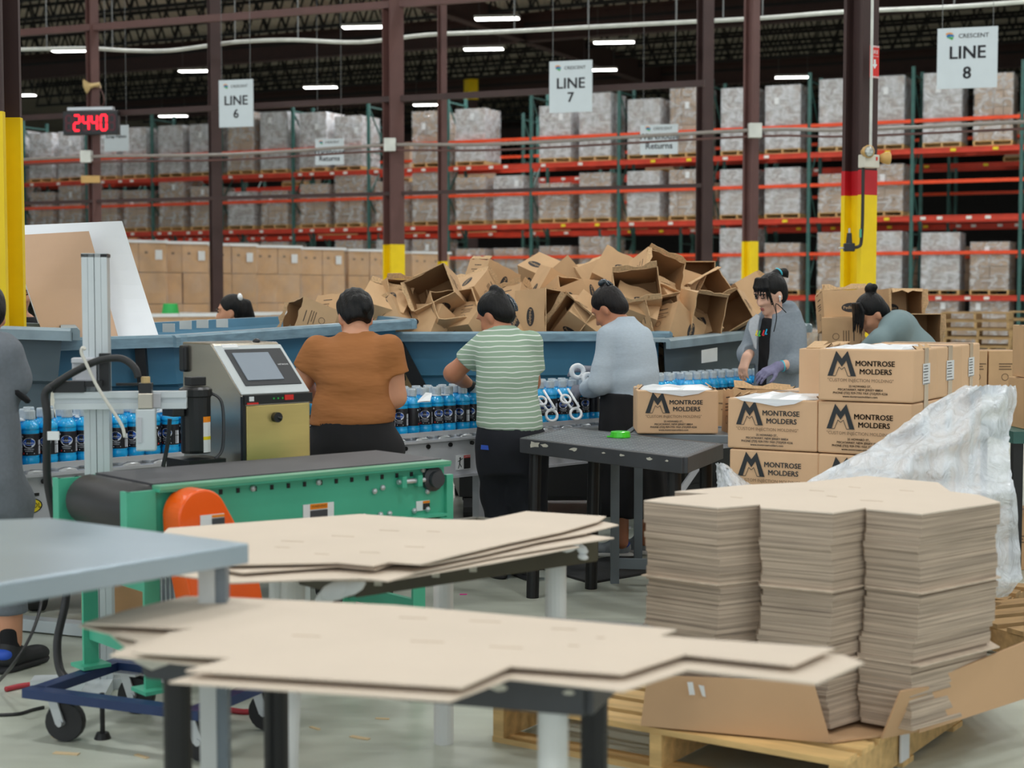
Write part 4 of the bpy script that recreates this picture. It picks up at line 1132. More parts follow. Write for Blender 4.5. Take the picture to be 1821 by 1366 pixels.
MB().box((-.035, -.065, (z1+z2)/2), (.085, .04, (z1-z2))).box((-.035, -.09, z1-.01), (.085, .02, .018)).box((-.035, -.09, z2+.02), (.06, .02, .03)).build('slide_block', MT['frame_white'], t, bevel=.003)
MB().box((.035, -.06, (z1+z2)/2-.01), (.035, .05, (z1-z2)+.05)).build('clamp', MT['black_plastic'], t)
MB().cyl((gx(197), -.08, az+.055), (gx(262), -.08, az+.055), .006, 6).build('rod', MT['black_plastic'], t)
hx = gx(245, 5.55)
def hz(v): return px(245, v, 5.55).z
h = MB().box((hx, -.16, (hz(728)+hz(803))/2), (.068, .05, hz(728)-hz(803))).build('print_head', MT['aluminium'], t, bevel=.005)
MB().box((hx, -.16, (hz(700)+hz(728))/2), (.05, .05, hz(700)-hz(728))).build('head_mount', MT['stainless'], h, bevel=.003)
MB().box((hx, -.16, (hz(682)+hz(702))/2), (.045, .045, hz(682)-hz(702))).build('head_cap', MT['black_plastic'], h)
MB().cyl((hx, -.16, hz(682)), (hx, -.16, hz(671)), .016, 10).build('hose_nut', MT['horn_cream'], h)
MB().box((hx-.02, -.188, hz(765)), (.015, .006, .09)).build('nozzle_plate', MT['frame_white'], h)
MB().box((gx(268), -.135, az), (.04, .02, .05)).build('bracket', MT['frame_white'], t)
MB().box((gx(118), -.11, az+.05), (.11, .05, .04)).box((gx(150), -.11, az+.06), (.1, .03, .02)).build('cable_clamp', MT['black_plastic'], t)
hose = [px(u, v, 5.55) for u, v in ((246, 672), (240, 655), (222, 640), (200, 637), (170, 643), (135, 660), (105, 678), (88, 690))]
MB().tube(curve_pts(hose, 5), .013, 8).build('hose', MT['hose_black'], t, world=True, smooth=True)
down = [px(u, v, D) for u, v, D in ((92, 688, 5.55), (80, 702, 5.55), (84, 740, 5.55), (83, 800, 5.56), (85, 860, 5.58), (97, 920, 5.6), (112, 990, 5.6), (118, 1060, 5.6), (102, 1140, 5.55), (108, 1195, 5.5), (130, 1212, 5.45))]
MB().tube(curve_pts(down, 5), .015, 8).build('hose', MT['hose_black'], t, world=True, smooth=True)
cord = [px(u, v, 5.52) for u, v in ((152, 622), (147, 618), (145, 628), (155, 650), (170, 682), (188, 712), (208, 742), (218, 760), (222, 778))]
MB().tube(curve_pts(cord, 4), .006, 6).build('white_cord', MT['cord_white'], t, world=True, smooth=True)
MB().tube(curve_pts([px(u, v, 5.75) for u, v in ((302, 745), (298, 790), (290, 830))], 4), .008, 6).build('cable', MT['hose_black'], t, world=True)
MB().box(px(95, 775, 5.52), (.04, .01, .03)).build('cable_tag', MT['label_white'], t, world=True)
# ================================================================ GREEN BELT CONVEYOR
GO = pz(272, 868, .83); GRZ = math.radians(40.7); GL, GW, GZ = 1.17, .48, .83
t = thing('belt_conveyor', 'green belt conveyor with black belt and orange drive guard', 'conveyor', (GO.x, GO.y, 0), GRZ)
CG, CGL = MT['conv_green'], MT['conv_green_light']
for y in (0, GW):
    nm = 'side_frame'
    o = MB().box((GL/2, y, GZ-.105), (GL, .012, .20)).box((GL/2, y-.02, GZ-.006), (GL, .05, .010)).box((GL/2, y-.012, GZ-.205), (GL, .035, .010)).build(nm, CG, t)
MB().box((GL/2, -.022, GZ+.003), (GL, .056, .012)).build('top_flange', CGL, t)
MB().box((GL/2+.02, GW/2, GZ+.004), (GL, GW-.07, .010)).build('belt', MT['belt'], t)
for x, r_ in ((.02, .085), (GL-.02, .055)):
    MB().lathe([(r_*.9, .03), (r_, .05), (r_, GW-.05), (r_*.9, GW-.03)], 28, (x-.03, 0, GZ-.005-r_+.012), rotm(-math.pi/2, 0, 0)).build('end_roller', MT['roller_black'], t, smooth=True)
for y in (-.012, GW): MB().box((-.05, y, GZ-.11), (.10, .014, .21)).box((-.095, y+.015, GZ-.11), (.012, .045, .21)).build('end_plate', CG, t)
MB().box((GL+.015, -.012, GZ-.13), (.03, .02, .17)).build('end_plate', CG, t)
MB().lathe([(.045, 0), (.045, .02), (.03, .025), (.03, .045)], 18, (GL-.06, -.005, GZ-.055), rotm(math.pi/2, 0, 0)).build('bearing', MT['dark_grey_plastic'], t)
MB().cyl((GL-.22, -.02, GZ-.055), (GL-.1, -.02, GZ-.055), .009, 8).build('tension_bolt', MT['galv'], t)
MB().box((GL-.20, -.02, GZ-.055), (.02, .03, .04)).box((GL-.13, -.02, GZ-.055), (.02, .03, .04)).build('tension_bracket', CG, t)
mb = MB().box((GL-.17, -.03, GZ-.185), (.3, .05, .008)).build('splice_angle', CG, t)
bm_ = MB().ell((0, 0, 0), (.011, .009, .011), n=8, m=4).mesh('bolt', [MT['galv']])
for x, z in ((.18, .10), (.235, .10), (GL-.28, .07), (GL-.315, .08), (GL-.36, .165), (GL-.29, .165), (GL-.25, .165), (GL-.14, .165), (GL-.08, .165), (GL-.08, .10), (.36, .03), (.62, .03), (GL-.1, .02)):
    b_ = link('bolt', bm_, t); b_.location = (x, -.011, GZ-z)
hm_ = MB().box((0, 0, 0), (.012, .004, .016)).mesh('slot', [MT['black_steel']])
for i in range(13):
    b_ = link('slot', hm_, t); b_.location = (.24+i*.065, -.0075, GZ-.032)
# orange drive guard
n = 14; cz = GZ-.085; R_ = .085; gx0 = .10
poly = [(gx0+R_*math.cos(a), 0, cz+R_*math.sin(a)) for a in [math.radians(28+(180-28)*i/n) for i in range(n+1)]]
poly += [(gx0-R_+.005, 0, cz-.10), (gx0+.01, 0, cz-.52), (gx0+.26, 0, cz-.52), (gx0+.19, 0, cz-.16)]
MB().prism([Vector(p)+V(0, -.14, 0) for p in poly], (0, .11, 0)).build('drive_guard', MT['orange_guard'], t, bevel=.006)
g = MB().box((gx0+.03, -.143, cz-.015), (.085, .004, .038)).build('warning_label', MT['label_white'], t)
MB().box((gx0+.05, -.146, cz-.02), (.045, .002, .022)).build('text_block', MT['label_dark'], g)
MB().box((gx0+.05, -.146, cz-.002), (.045, .002, .008)).build('header', MT['label_orange'], g)
g = MB().box((.62, -.0085, GZ-.145), (.125, .004, .085)).build('warning_label', MT['label_white'], t)
MB().box((.62, -.0115, GZ-.155), (.07, .002, .06)).build('text_block', MT['label_dark'], g)
MB().box((.62, -.0115, GZ-.112), (.07, .002, .018)).build('header', MT['label_orange'], g)
MB().text('warn', (.62, -.013, GZ-.112), (1, 0, 0), (0, 0, 1), .013).build('lettering', MT['label_black'], g)
g = MB().box((GL-.10, -.0085, GZ-.150), (.06, .004, .035)).build('warning_label', MT['label_white'], t)
MB().box((GL-.086, -.0115, GZ-.154), (.03, .002, .022)).build('text_block', MT['label_black'], g)
MB().box((GL-.086, -.0115, GZ-.138), (.03, .002, .008)).build('header', MT['label_orange'], g)
MB().lathe([(.014, 0), (.012, .008)], 14, (.26, -.008, GZ-.125), rotm(math.pi/2, 0, 0)).build('red_button', MT['label_red'], t)
MB().box((.26, -.0085, GZ-.155), (.06, .004, .024)).build('plate', MT['label_white'], t)
MB().box((.26, -.0085, GZ-.19), (.08, .004, .022)).build('plate', MT['label_dark'], t)
for x in (.0, GL-.1):
    for y in (.02, GW-.02):
        zt = GZ-.2; zb = .17 if x < .5 else 0
        MB().box((x, y, (zt+zb)/2), (.055, .012, zt-zb)).box((x+.022, y+.02, (zt+zb)/2), (.012, .045, zt-zb)).box((x, y, zb+.01), (.1, .1, .012)).build('leg', CG, t)
    for z in (.30, .52): MB().box((x, GW/2, z), (.02, GW-.06, .06)).build('cross_brace', CG, t)
MB().cyl((.28, .1, .45), (.28, .36, .45), .085, 18).build('motor', MT['frame_white'], t)
mb = MB()
for i in range(8): mb.box((.28, .12+i*.03, .45), (.19, .008, .19))
mb.build('motor_fins', MT['galv'], t)
MB().bar((gx0+.08, -.08, cz-.50), (gx0+.30, -.08, cz-.58), .11, .02).build('guard_chute', MT['orange_guard'], t)
# ---- blue dolly under its left end
a, b_ = pz(48, 1222, .17), pz(360, 1262, .17)
dd = (b_-a).normalized(); dn = Vector((-dd.y, dd.x, 0))
t = thing('wheeled_dolly', 'dark blue wheeled dolly under the green conveyor legs', 'dolly', tuple(((a+b_)/2).xy.to_3d()), math.atan2(dd.y, dd.x))
Ld = (b_-a).length
MB().box((0, .0, .155), (Ld, .05, .03)).box((0, .42, .155), (Ld, .05, .03)).build('side_rail', MT['blue_dolly'], t)
for x in (-Ld/2+.03, Ld/2-.03): MB().box((x, .21, .155), (.05, .38, .03)).build('cross_rail', MT['blue_dolly'], t)
for x in (-Ld/2+.13, Ld/2-.02):
    for y in (.03, .40):
        c_ = MB().lathe([(.03, -.018), (.062, -.018), (.065, -.01), (.065, .01), (.062, .018), (.03, .018)], 20, (x, y, .065), rotm(math.pi/2, 0, .3)).build('caster', MT['black_rubber'], t)
        MB().bar((x, y-.028, .065), (x-.03, y-.028, .14), .006, .035).bar((x, y+.028, .065), (x-.03, y+.028, .14), .006, .035).cyl((x, y-.035, .065), (x, y+.035, .065), .012, 8).box((x-.02, y, .140), (.09, .08, .008)).build('caster_fork', MT['galv'], c_)
MB().cyl((-.12, .1, .0), (-.12, .1, .02), .028, 12, .02).cyl((-.12, .1, .02), (-.12, .1, .15), .008, 8).build('levelling_foot', MT['black_steel'], t)
# aluminium base rail, cables and hose on the floor
a, b_ = pz(-60, 1098, .03), pz(255, 1128, .03)
single('floor_rail', MB().bar(a, b_, .09, .045).bar(a+V(0, -.035, .012), b_+V(0, -.035, .012), .02, .03), MT['aluminium'], 'aluminium extrusion lying on the floor at lower left', 'rail', tuple(a), world=True)
def cable(pts, r, m, label, lo=None):
    P = [pz(u, v, r) if len(q) == 0 else px(u, v, q[0]) for u, v, *q in pts]
    return single('floor_cable', MB().tube(curve_pts(P, 6), r, 6), m, label, 'cable', tuple(P[0]), world=True, smooth=True)
cable([(78, 1035, 5.7), (72, 1080, 5.6), (55, 1130, 5.4), (25, 1180, 5.3), (-10, 1220)], .006, MT['hose_black'], 'thin black cable hanging to the floor beside the grey worker')
cable([(-20, 1272), (30, 1270), (60, 1262), (78, 1258)], .006, MT['hose_black'], 'thin black cable on the floor left of the dolly wheel')
cable([(10, 1226), (50, 1218), (100, 1216), (180, 1222)], .010, MT['hose_red'], 'red air hose on the floor behind the blue dolly')
cable([(340, 1262), (400, 1262), (440, 1266), (480, 1258)], .010, MT['hose_red'], 'red air hose on the floor right of the dolly')
# ================================================================ PRINTED CARTONS
BW, BD, BH = .40, .35, .2175
def print_face(mb_ink, mb_grey, w, h, y):
    s = w/.40; z0 = h*.5
    ex, ey = (1, 0, 0), (0, 0, 1)
    def P(x, z): return Vector((x*s, y, z0+z*s))
    ox, oz = -.098, .045
    # big outer M with a smaller outlined m under it
    outer = [(-.060, -.05), (-.024, .053), (0, .022), (.024, .053), (.060, -.05), (.038, -.05), (.0185, .014), (0, -.012), (-.0185, .014), (-.038, -.05)]
    q = [(0, 1, 8, 9), (1, 2, 7, 8), (2, 3, 6, 7), (3, 4, 5, 6)]
    mb_ink.add([P(ox+a, oz+b) for a, b in outer], q)
    inn = [(-.038, -.0495), (-.026, -.0495), (-.0115, -.013), (0, -.023), (.0115, -.013), (.026, -.0495), (.038, -.0495)]
    for (a, b), (c, d) in zip(inn, inn[1:]):
        mb_ink.bar(P(ox+a, oz+b), P(ox+c, oz+d), .0022*s, .0004, up=(0, 1, 0))
    mb_ink.text('mont', P(.040, .047), ex, ey, .0305*s, .022).text('mold', P(.043, .014), ex, ey, .0305*s, .022)
    mb_grey.text('cust', P(-.02, -.022), ex, ey, .0185*s)
    mb_ink.text('ad1', P(-.02, -.046), ex, ey, .0125*s, .02).text('ad2', P(-.02, -.060), ex, ey, .0125*s, .02).text('ad3', P(-.02, -.074), ex, ey, .0125*s, .02).text('ad4', P(-.02, -.088), ex, ey, .0125*s, .02)
ink, gry = MB(), MB(); print_face(ink, gry, BW, BH, -BD/2-.0012)
INKM = ink.mesh('printed_lettering', [MT['print_ink']]); GRYM = gry.mesh('printed_motto', [MT['print_grey']])
mb = MB().box((0, 0, BH/2), (BW-.004, BD-.004, BH-.004)); BXM = mb.mesh('box_body', [MT['printed_carton']])
TPM = MB().box((BW/2+.0006, 0, BH-.035), (.002, .055, .07)).box((BW/2+.0006, 0, .035), (.002, .055, .07)).box((0, 0, BH), (BW, .055, .002)).mesh('tape_strip', [MT['tape']])
LBM = MB().box((BW/2+.001, 0, BH*.52), (.002, .10, .085)).mesh('shipping_label', [MT['label_white']])
mb = MB()
for i in range(6): mb.box((BW/2+.0024, -.015+.004*(i % 2), BH*.52+.033-.012*i), (.001, .05+.01*(i % 3), .003))
mb.box((BW/2+.0024, 0, BH*.52-.04), (.001, .09, .002)); LTM = mb.mesh('label_text', [MT['label_black']])
rnd = random.Random(11)
mb = MB(); vs = []; fs = []; n = 9; m2 = 6
for j in range(m2+1):
    for i in range(n+1):
        e = 1 if (0 < i < n and 0 < j < m2) else 0
        vs.append((-BW/2+.02+(BW-.04)*i/n, -BD/2+.015+(BD-.03)*j/m2, e*rnd.uniform(.004, .016)))
for j in range(m2):
    for i in range(n): fs.append((j*(n+1)+i, j*(n+1)+i+1, (j+1)*(n+1)+i+1, (j+1)*(n+1)+i))
BAG = mb.add(vs, fs).mesh('white_liner', [MT['carrier_white']])
mb = MB(); mb.add([(-.16, -BD/2-.002, 0), (.14, -BD/2-.002, 0), (.10, -BD/2-.003, -.018), (.02, -BD/2-.004, -.03), (-.06, -BD/2-.004, -.018), (-.13, -BD/2-.003, -.012)], [(5, 4, 3, 2, 1, 0)])
BAGF = mb.mesh('liner_overhang', [MT['carrier_white']])
def pbox(loc, rz, label, liner=False, printed=True, lab=True):
    t = thing('printed_carton', label, 'carton', loc, rz, 'printed cartons beside the packing table')
    o = link('box_body', BXM, t)
    b_ = o.modifiers.new('bevel', 'BEVEL'); b_.width = .007; b_.segments = 2
    if printed: link('printed_lettering', INKM, t); link('printed_motto', GRYM, t)
    link('tape_strip', TPM, t)
    if lab:
        l = link('shipping_label', LBM, t); link('label_text', LTM, l)
    if liner:
        g = link('white_liner', BAG, t); g.location = (0, 0, BH-.002)
        if liner != 'low': g = link('liner_overhang', BAGF, t); g.location = (0, 0, BH-.001)
        for sx_, k_ in ((-1, .5), (1, -.4)):
            f = link('flap', FS[0], t); rot_obj(f, Matrix.Rotation(math.pi/2*sx_, 3, 'Z') @ Matrix.Rotation(-.9, 3, 'X'), (sx_*BW/2*.97, 0, BH-.004))
    return t
BRZ = math.radians(-31)
f1 = Vector((math.cos(BRZ), math.sin(BRZ), 0)); f2 = Vector((-math.sin(BRZ), math.cos(BRZ), 0))
RC = px(1624, 712, 6.27); RC.z = 0
def cell(cx_, rx_, lv): # centre of a box: column (0 = right), row deep, level
    p = RC-f1*(BW*(.5-cx_))+f2*(BD*(.5+rx_)); return (p.x, p.y, .135+BH*lv)
jit = random.Random(2)
nm_lv = ('lowest', 'second', 'third', 'fourth', 'topmost')
for c_ in (0, -1):
    for r_ in (0, 1, 2):
        top = 5 if c_ == 0 else 4
        for lv in range(top):
            if lv < 1 and r_ == 1: pass
            lb = 'printed brown carton, %s in the %s column, %s' % (nm_lv[lv] if (lv < 4 or c_ == 0) else 'topmost', 'right' if c_ == 0 else 'left', ('front row', 'middle row', 'back row')[r_])
            x, y, z = cell(c_, r_, lv)
            pbox((x+jit.uniform(-.008, .008), y+jit.uniform(-.006, .006), z), BRZ+jit.uniform(-.03, .03), lb, liner=(('low' if c_ == 0 else True) if (lv == top-1 and r_ == 0) else False), lab=(c_ == 0 and (lv == 4 or r_ > 0 or lv == 3)))
# carton pushed on top of the left column, plain end showing
x, y, z = cell(-1, .55, 4)
t = thing('plain_carton', 'plain brown carton end standing left of the topmost printed carton', 'carton', (x+.10, y+.02, z), BRZ+.12)
MB().box((0, 0, .10), (.16, .3, .205)).build('box_body', MT['printed_carton'], t, bevel=.005)
for a in (-1, 1): MB().bar((.02*a, -.14, .205), (.02*a+.03*a, .14, .225), .06, .004).build('flap', MT['carton_edge'], t)
# pallet under them
def wood_pallet(name, label, loc, rz, w, d, mt, planks=7, h=.13, group=None):
    t = thing(name, label, 'pallet', loc, rz, group)
    pm_ = MB().box((0, 0, 0), (w, .095, .018)).mesh('plank', [mt]); sm = MB().box((0, 0, 0), (.04, d, h-.036)).mesh('stringer', [mt])
    for i in range(planks):
        o = link('plank', pm_, t); o.location = (0, -d/2+.05+i*(d-.1)/(planks-1), h-.009); 
    for i in range(3):
        o = link('plank', pm_, t); o.location = (0, -d/2+.05+i*(d-.1)/2, .009)
        o = link('stringer', sm, t); o.location = (-w/2+.025+i*(w-.05)/2, 0, h/2)
    return t
pc = RC-f1*(BW-.1)+f2*(BD*1.5)
wood_pallet('wood_pallet', 'wooden pallet under the printed cartons', (pc.x, pc.y, 0), BRZ, 1.05, 1.1, MT['pallet_wood_old'])
# single box on the tables
pb = pz(1207, 773, .757); pbox((pb.x, pb.y+BD/2+.02, .757), -.02, 'printed brown carton with white liner standing on the grey table', liner=True, lab=False)
for (u, v, D, lb) in ((1345, 700, 7.9, 'opened brown carton behind the left printed carton column'), (1290, 692, 8.35, 'opened brown carton behind the carton with white liner')):
    p = px(u, v, D); p.z = px(u, 690, D).z-.13
    carton(p, (.05, .1, 1), .1, lb, 'opened cartons behind the printed ones', seed=int(u), logo=False)
# ---- stretch film draped at the right of the cartons
def film_sheet(name, rows, label, m, seed, amp=.05, nx=26, sub=6):
    rnd = random.Random(seed); R = []
    for (a, b_) in zip(rows, rows[1:]):
        for k in range(sub): f = k/sub; R.append([x+(y-x)*f for x, y in zip(a, b_)])
    R.append(list(rows[-1])); vs = []; fs = []
    ph = [rnd.uniform(0, 6) for _ in range(9)]
    for j, (v, ul, ur, D) in enumerate(R):
        for i in range(nx+1):
            s = i/nx; u = ul+(ur-ul)*s
            d = D+amp*(math.sin(9*s+v*.03+ph[0])*.5+math.sin(23*s-v*.021+ph[1])*.3+math.sin(v*.11+7*s+ph[2])*.25+rnd.uniform(-.10, .10))
            d -= .10*math.sin(math.pi*s)
            vs.append(px(u+rnd.uniform(-1.5, 1.5), v+rnd.uniform(-2, 2), d))
    for j in range(len(R)-1):
        for i in range(nx): fs.append((j*(nx+1)+i, j*(nx+1)+i+1, (j+1)*(nx+1)+i+1, (j+1)*(nx+1)+i))
    c = sum(vs, Vector())/len(vs)
    return single(name, MB().add(vs, fs), m, label, 'film', tuple(c), world=True, smooth=True)
film_sheet('stretch_film', [(686, 1716, 1806, 6.15), (720, 1655, 1808, 6.1), (760, 1600, 1796, 6.05), (800, 1540, 1794, 6.0), (850, 1445, 1800, 5.95), (880, 1400, 1808, 5.92), (960, 1400, 1812, 5.9), (1030, 1400, 1818, 5.9), (1062, 1420, 1792, 5.95)],
           'crumpled clear stretch film draped beside the printed cartons at right', MT['film_near'], 4)
film_sheet('stretch_film', [(824, 1274, 1290, 6.55), (845, 1274, 1312, 6.5), (870, 1276, 1345, 6.45), (960, 1276, 1400, 6.4)], 'small triangle of clear film below the left printed cartons', MT['film_near'], 9, amp=.03, nx=12)
pp = px(1850, 1062, 5.85)
wood_pallet('wood_pallet', 'brown pallet corner under the film at the right edge', (pp.x+.45, pp.y+.45, 0), .4, 1.0, 1.0, MT['pallet_wood_old'])
# ================================================================ BLACK WORK TABLES
def work_table(label, A, B, C, ztop, apron, legs, mt, leg_m, leg_r=.03, grid=True, cat='table', name='work_table'):
    """A->B front edge, B->C right edge"""
    A, B, C = [Vector((p.x, p.y, 0)) for p in (A, B, C)]; Dd = A+C-B
    c = (A+C)/2; e1 = (B-A); e2 = (C-B); rz = math.atan2(e1.y, e1.x)
    t = thing(name, label, cat, (c.x, c.y, 0), rz)
    def P(p, z): return Vector((p.x, p.y, z))
    quad = [A, B, C, Dd]
    MB().prism([P(p, ztop-.03) for p in quad], (0, 0, .022)).build('tabletop', mt, t, world=True)
    for i in range(4):
        MB().bar(P(quad[i], ztop-apron/2), P(quad[(i+1) % 4], ztop-apron/2), .03, apron).build('apron', mt, t, world=True, bevel=.004)
    if grid:
        mb = MB(); n = 16
        for i in range(1, n):
            f = i/n; mb.bar(P(A.lerp(Dd, f), ztop-.004), P(B.lerp(C, f), ztop-.004), .012, .008)
        for i in range(1, 24):
            f = i/24; mb.bar(P(A.lerp(B, f), ztop-.005), P(Dd.lerp(C, f), ztop-.005), .008, .006)
        mb.build('top_grid', MT['grid_light'], t, world=True)
    for (p, q) in legs:
        m_ = leg_m[legs.index((p, q))] if isinstance(leg_m, list) else leg_m
        MB().cyl(Vector((q.x, q.y, 0)), Vector((p.x, p.y, ztop-.03)), leg_r, 16).build('leg', m_, t, world=True, smooth=False)
    return t, (A, B, C, Dd), P
zt = .755
A, B, C = pz(929, 779, zt), pz(1217, 813, zt), pz(1281, 789, zt)
Dd = A+C-B; ce = (A+C)/2
ins = lambda p, f=.14: Vector((p.x, p.y, 0)).lerp(Vector((ce.x, ce.y, 0)), f)
t3, q3, P3 = work_table('black work table with worn grid top in front of the grey-sweater worker', A, B, C, zt, .07,
    [(ins(A), pz(947, 1063, 0)), (pz(1051, 1047, 0)+V(.015, 0, 0), pz(1051, 1047, 0)), (ins(B), ins(B)), (ins(C), ins(C))], MT['table_black'], MT['black_steel'])
rnd = random.Random(8)
for k_, (f, s) in enumerate(((.10, .07), (.17, .05), (.36, .045), (.55, .02), (.66, .025), (.82, .03), (.92, .02))):
    p = q3[0].lerp(q3[1], f); e = (q3[1]-q3[0]).normalized(); nn = Vector((e.y, -e.x, 0))
    if nn.y > 0: nn = -nn
    pts = []
    for i in range(9):
        a = 2*math.pi*i/9; r_ = s*rnd.uniform(.35, .8); pts.append(Vector((p.x, p.y, zt-.022+r_*.35*math.sin(a)))+e*(r_*math.cos(a))+nn*.0165)
    MB().add(pts, [tuple(range(9))]).build('paint_wear', MT['table_wear'], t3, world=True)
gl = pz(1103, 778, zt)
t = thing('plastic_dish', 'bright green plastic cap lying on the black work table', 'dish', (gl.x, gl.y, zt))
MB().lathe([(.048, .0), (.05, .004), (.046, .028), (.040, .030)], 22).build('cap', MT['lime_plastic'], t)
MB().box((-.05, -.01, .006), (.03, .03, .006)).build('tab', MT['lime_plastic'], t)
# grey table behind it
ga = [V(.56, 7.75, 0), V(1.16, 7.62, 0), V(1.26, 8.12, 0)]
gq = [pz(1093, 1037, 0), V(1.12, 7.7, 0), V(1.2, 8.05, 0), V(.66, 8.18, 0)]
t, q, P = work_table('grey steel table behind the black work table', ga[0], ga[1], ga[2], .755, .04, [], MT['table_grey'], MT['table_grey'], grid=False)
for g in gq: MB().bar((g.x, g.y, 0), (g.x, g.y, .72), .042).build('leg', MT['table_grey'], t, world=True)
MB().bar((gq[0].x, gq[0].y, .1), (gq[1].x, gq[1].y, .1), .03, .05).build('stretcher', MT['table_grey'], t, world=True)
# ---- nearest table
e1 = V(.95, -.312, 0).normalized(); e2 = V(.312, .95, 0).normalized()
FR = V(.137, 2.90, 0); FLc = FR-e1*.93; BR = FR+e2*.5; BL = FLc+e2*.5
cen = (FLc+BR)/2
i2 = lambda p: p.lerp(cen, .11)
T1, q1, P1 = work_table('nearest black work table carrying flat cardboard blanks', FLc, FR, BR, .73, .068,
    [(i2(FLc), i2(FLc)), (V(.078, 2.95, 0), V(.078, 2.95, 0)), (i2(BR)+V(-.06, -.05, 0), i2(BR)+V(-.06, -.05, 0)), (i2(BL), i2(BL))], MT['table_black'], [MT['black_steel'], MT['pvc_white'], MT['black_steel'], MT['black_steel']], leg_r=.029, grid=False)
for f, s in ((.02, .05), (.82, .02), (.97, .012), (.72, .01)):
    p = FLc.lerp(FR, f); nn = Vector((e1.y, -e1.x, 0))
    pts = [Vector((p.x, p.y, .705+s*.5*math.sin(2*math.pi*i/8)*random.uniform(.5, 1)))+e1*(s*math.cos(2*math.pi*i/8))+nn*.0165 for i in range(8)]
    MB().add(pts, [tuple(range(8))]).build('paint_wear', MT['table_wear'], T1, world=True)
# ---- second table
Nn = pz(628, 1062, .66); Rr = pz(1040, 1000, .66)
d1 = (Rr-Nn); d1.z = 0; d1 = d1.normalized(); d2 = V(-d1.y, d1.x, 0)
A2 = Nn+d2*.55; A2.z = 0; N2 = V(Nn.x, Nn.y, 0); R2 = N2+d1*.86
T2, q2, P2 = work_table('second work table with dark apron and white legs under blanks', A2, N2, R2, .73, .07,
    [(V(-.593, 4.25, 0), pz(505, 1480, 0)), (V(.13, 4.68, 0), V(.135, 4.68, 0)), (V(-.22, 5.0, 0), V(-.22, 5.0, 0)), (A2.lerp(R2, .1), A2.lerp(R2, .1))], MT['olive_dark'], MT['pvc_white'], leg_r=.032, grid=False)
mb = MB()
for u, v, D, s in ((600, 1050, 3.98, .05), (625, 1045, 3.98, .04), (585, 1058, 4.0, .04), (1030, 975, 4.55, .03), (1035, 990, 4.55, .02), (1015, 972, 4.5, .03)):
    mb.ell(px(u, v, D), (s, .015, s*.5), rotm(0, random.uniform(-.5, .5), 0), 8, 5)
mb.build('torn_film', MT['carrier_white'], T2, world=True, smooth=True)
for f in (.08, .3, .45): MB().box(N2.lerp(R2, f)+V(.01, -.018, .695), (.02, .006, .02)).build('paint_wear', MT['table_wear'], T2, world=True)
# ---- steel-topped table at the left edge
zs = .90
sa, sb, sc = pz(-200, 1085, zs), pz(443, 964, zs), pz(60, 918, zs)
poly = [pz(-260, 1080, zs), pz(443, 966, zs), pz(90, 921, zs), pz(-330, 935, zs)]
t = thing('steel_table', 'steel-topped table with grey edge at the left foreground', 'table', (sb.x-.4, sb.y, 0))
MB().prism([p+V(0, 0, -.045) for p in poly], (0, 0, .045)).build('tabletop', MT['steel_top'], t, world=True, bevel=.004)
lp = pz(443, 966, zs).lerp(pz(-260, 990, zs), .12)
for q in (V(lp.x+.0, lp.y+.05, 0), V(-1.55, 3.0, 0), V(-1.6, 3.9, 0)):
    MB().box((q.x, q.y, .43), (.038, .045, .86)).build('leg', MT['pvc_white'], t, world=True)
    MB().box((q.x+.03, q.y, .43), (.024, .045, .86)).build('leg_side', MT['table_grey'], t, world=True)  # grey right side of the square white leg
# ================================================================ FLAT BLANKS
def blank(pts, z, label, group, th=.004, slots=()):
    poly = [pz(u, v, z) for u, v in pts]
    a = sum((poly[i].x*poly[(i+1) % len(poly)].y-poly[(i+1) % len(poly)].x*poly[i].y) for i in range(len(poly)))
    if a > 0: poly = poly[::-1]
    c = sum(poly, Vector())/len(poly)
    t = thing('cardboard_blank', label, 'cardboard', tuple(c), 0, group)
    MB().prism(poly, (0, 0, -th)).build('sheet', MT['sheet_kraft'], t, world=True)
    for (u, v, L) in slots:
        p, q = pz(u, v, z), pz(u+L, v+L*.045, z)
        MB().bar(p+V(0, 0, .0004), q+V(0, 0, .0004), .006, .0006).build('slot_mark', MT['slot_faint'], t, world=True)
    return t
G1 = 'flat blanks on the nearest table'
blank([(330, 1060), (400, 1062), (700, 1076), (1203, 1119), (1172, 1131), (1484, 1152), (1412, 1183), (1218, 1163), (1108, 1198), (908, 1184), (822, 1222), (330, 1192), (410, 1170), (235, 1160), (300, 1125), (345, 1118), (150, 1108), (225, 1085)], .765, 'topmost pale cardboard blank on the nearest table', G1,
      slots=((710, 1098, 50), (835, 1104, 55), (980, 1118, 45), (730, 1140, 60), (870, 1150, 60), (520, 1130, 50), (1010, 1148, 20), (1060, 1134, 16)))
blank([(300, 1085), (900, 1120), (1500, 1165), (1536, 1178), (1452, 1215), (1222, 1190), (1108, 1228), (906, 1206), (800, 1246), (300, 1212), (395, 1186), (195, 1165), (250, 1140), (140, 1112), (190, 1095)], .750, 'lower pale cardboard blank sticking out further right on the nearest table', G1)
blank([(320, 1100), (900, 1130), (1180, 1160), (1100, 1215), (906, 1200), (800, 1240), (330, 1206), (420, 1182), (240, 1165), (180, 1112)], .739, 'bottom cardboard blank lying on the nearest table', G1)
G2 = 'flat blanks on the second table'
blank([(300, 939), (640, 914), (768, 923), (860, 925), (936, 909), (1078, 918), (1064, 927), (1000, 945), (900, 966), (815, 986), (748, 1003), (692, 999), (664, 1006), (600, 1000), (410, 1004), (330, 985), (262, 972)], .768, 'topmost pale cardboard blank on the second table', G2,
      slots=((500, 962, 40), (590, 953, 40), (675, 943, 35), (490, 973, 25), (720, 972, 35), (640, 982, 35), (560, 985, 25), (760, 945, 22)))
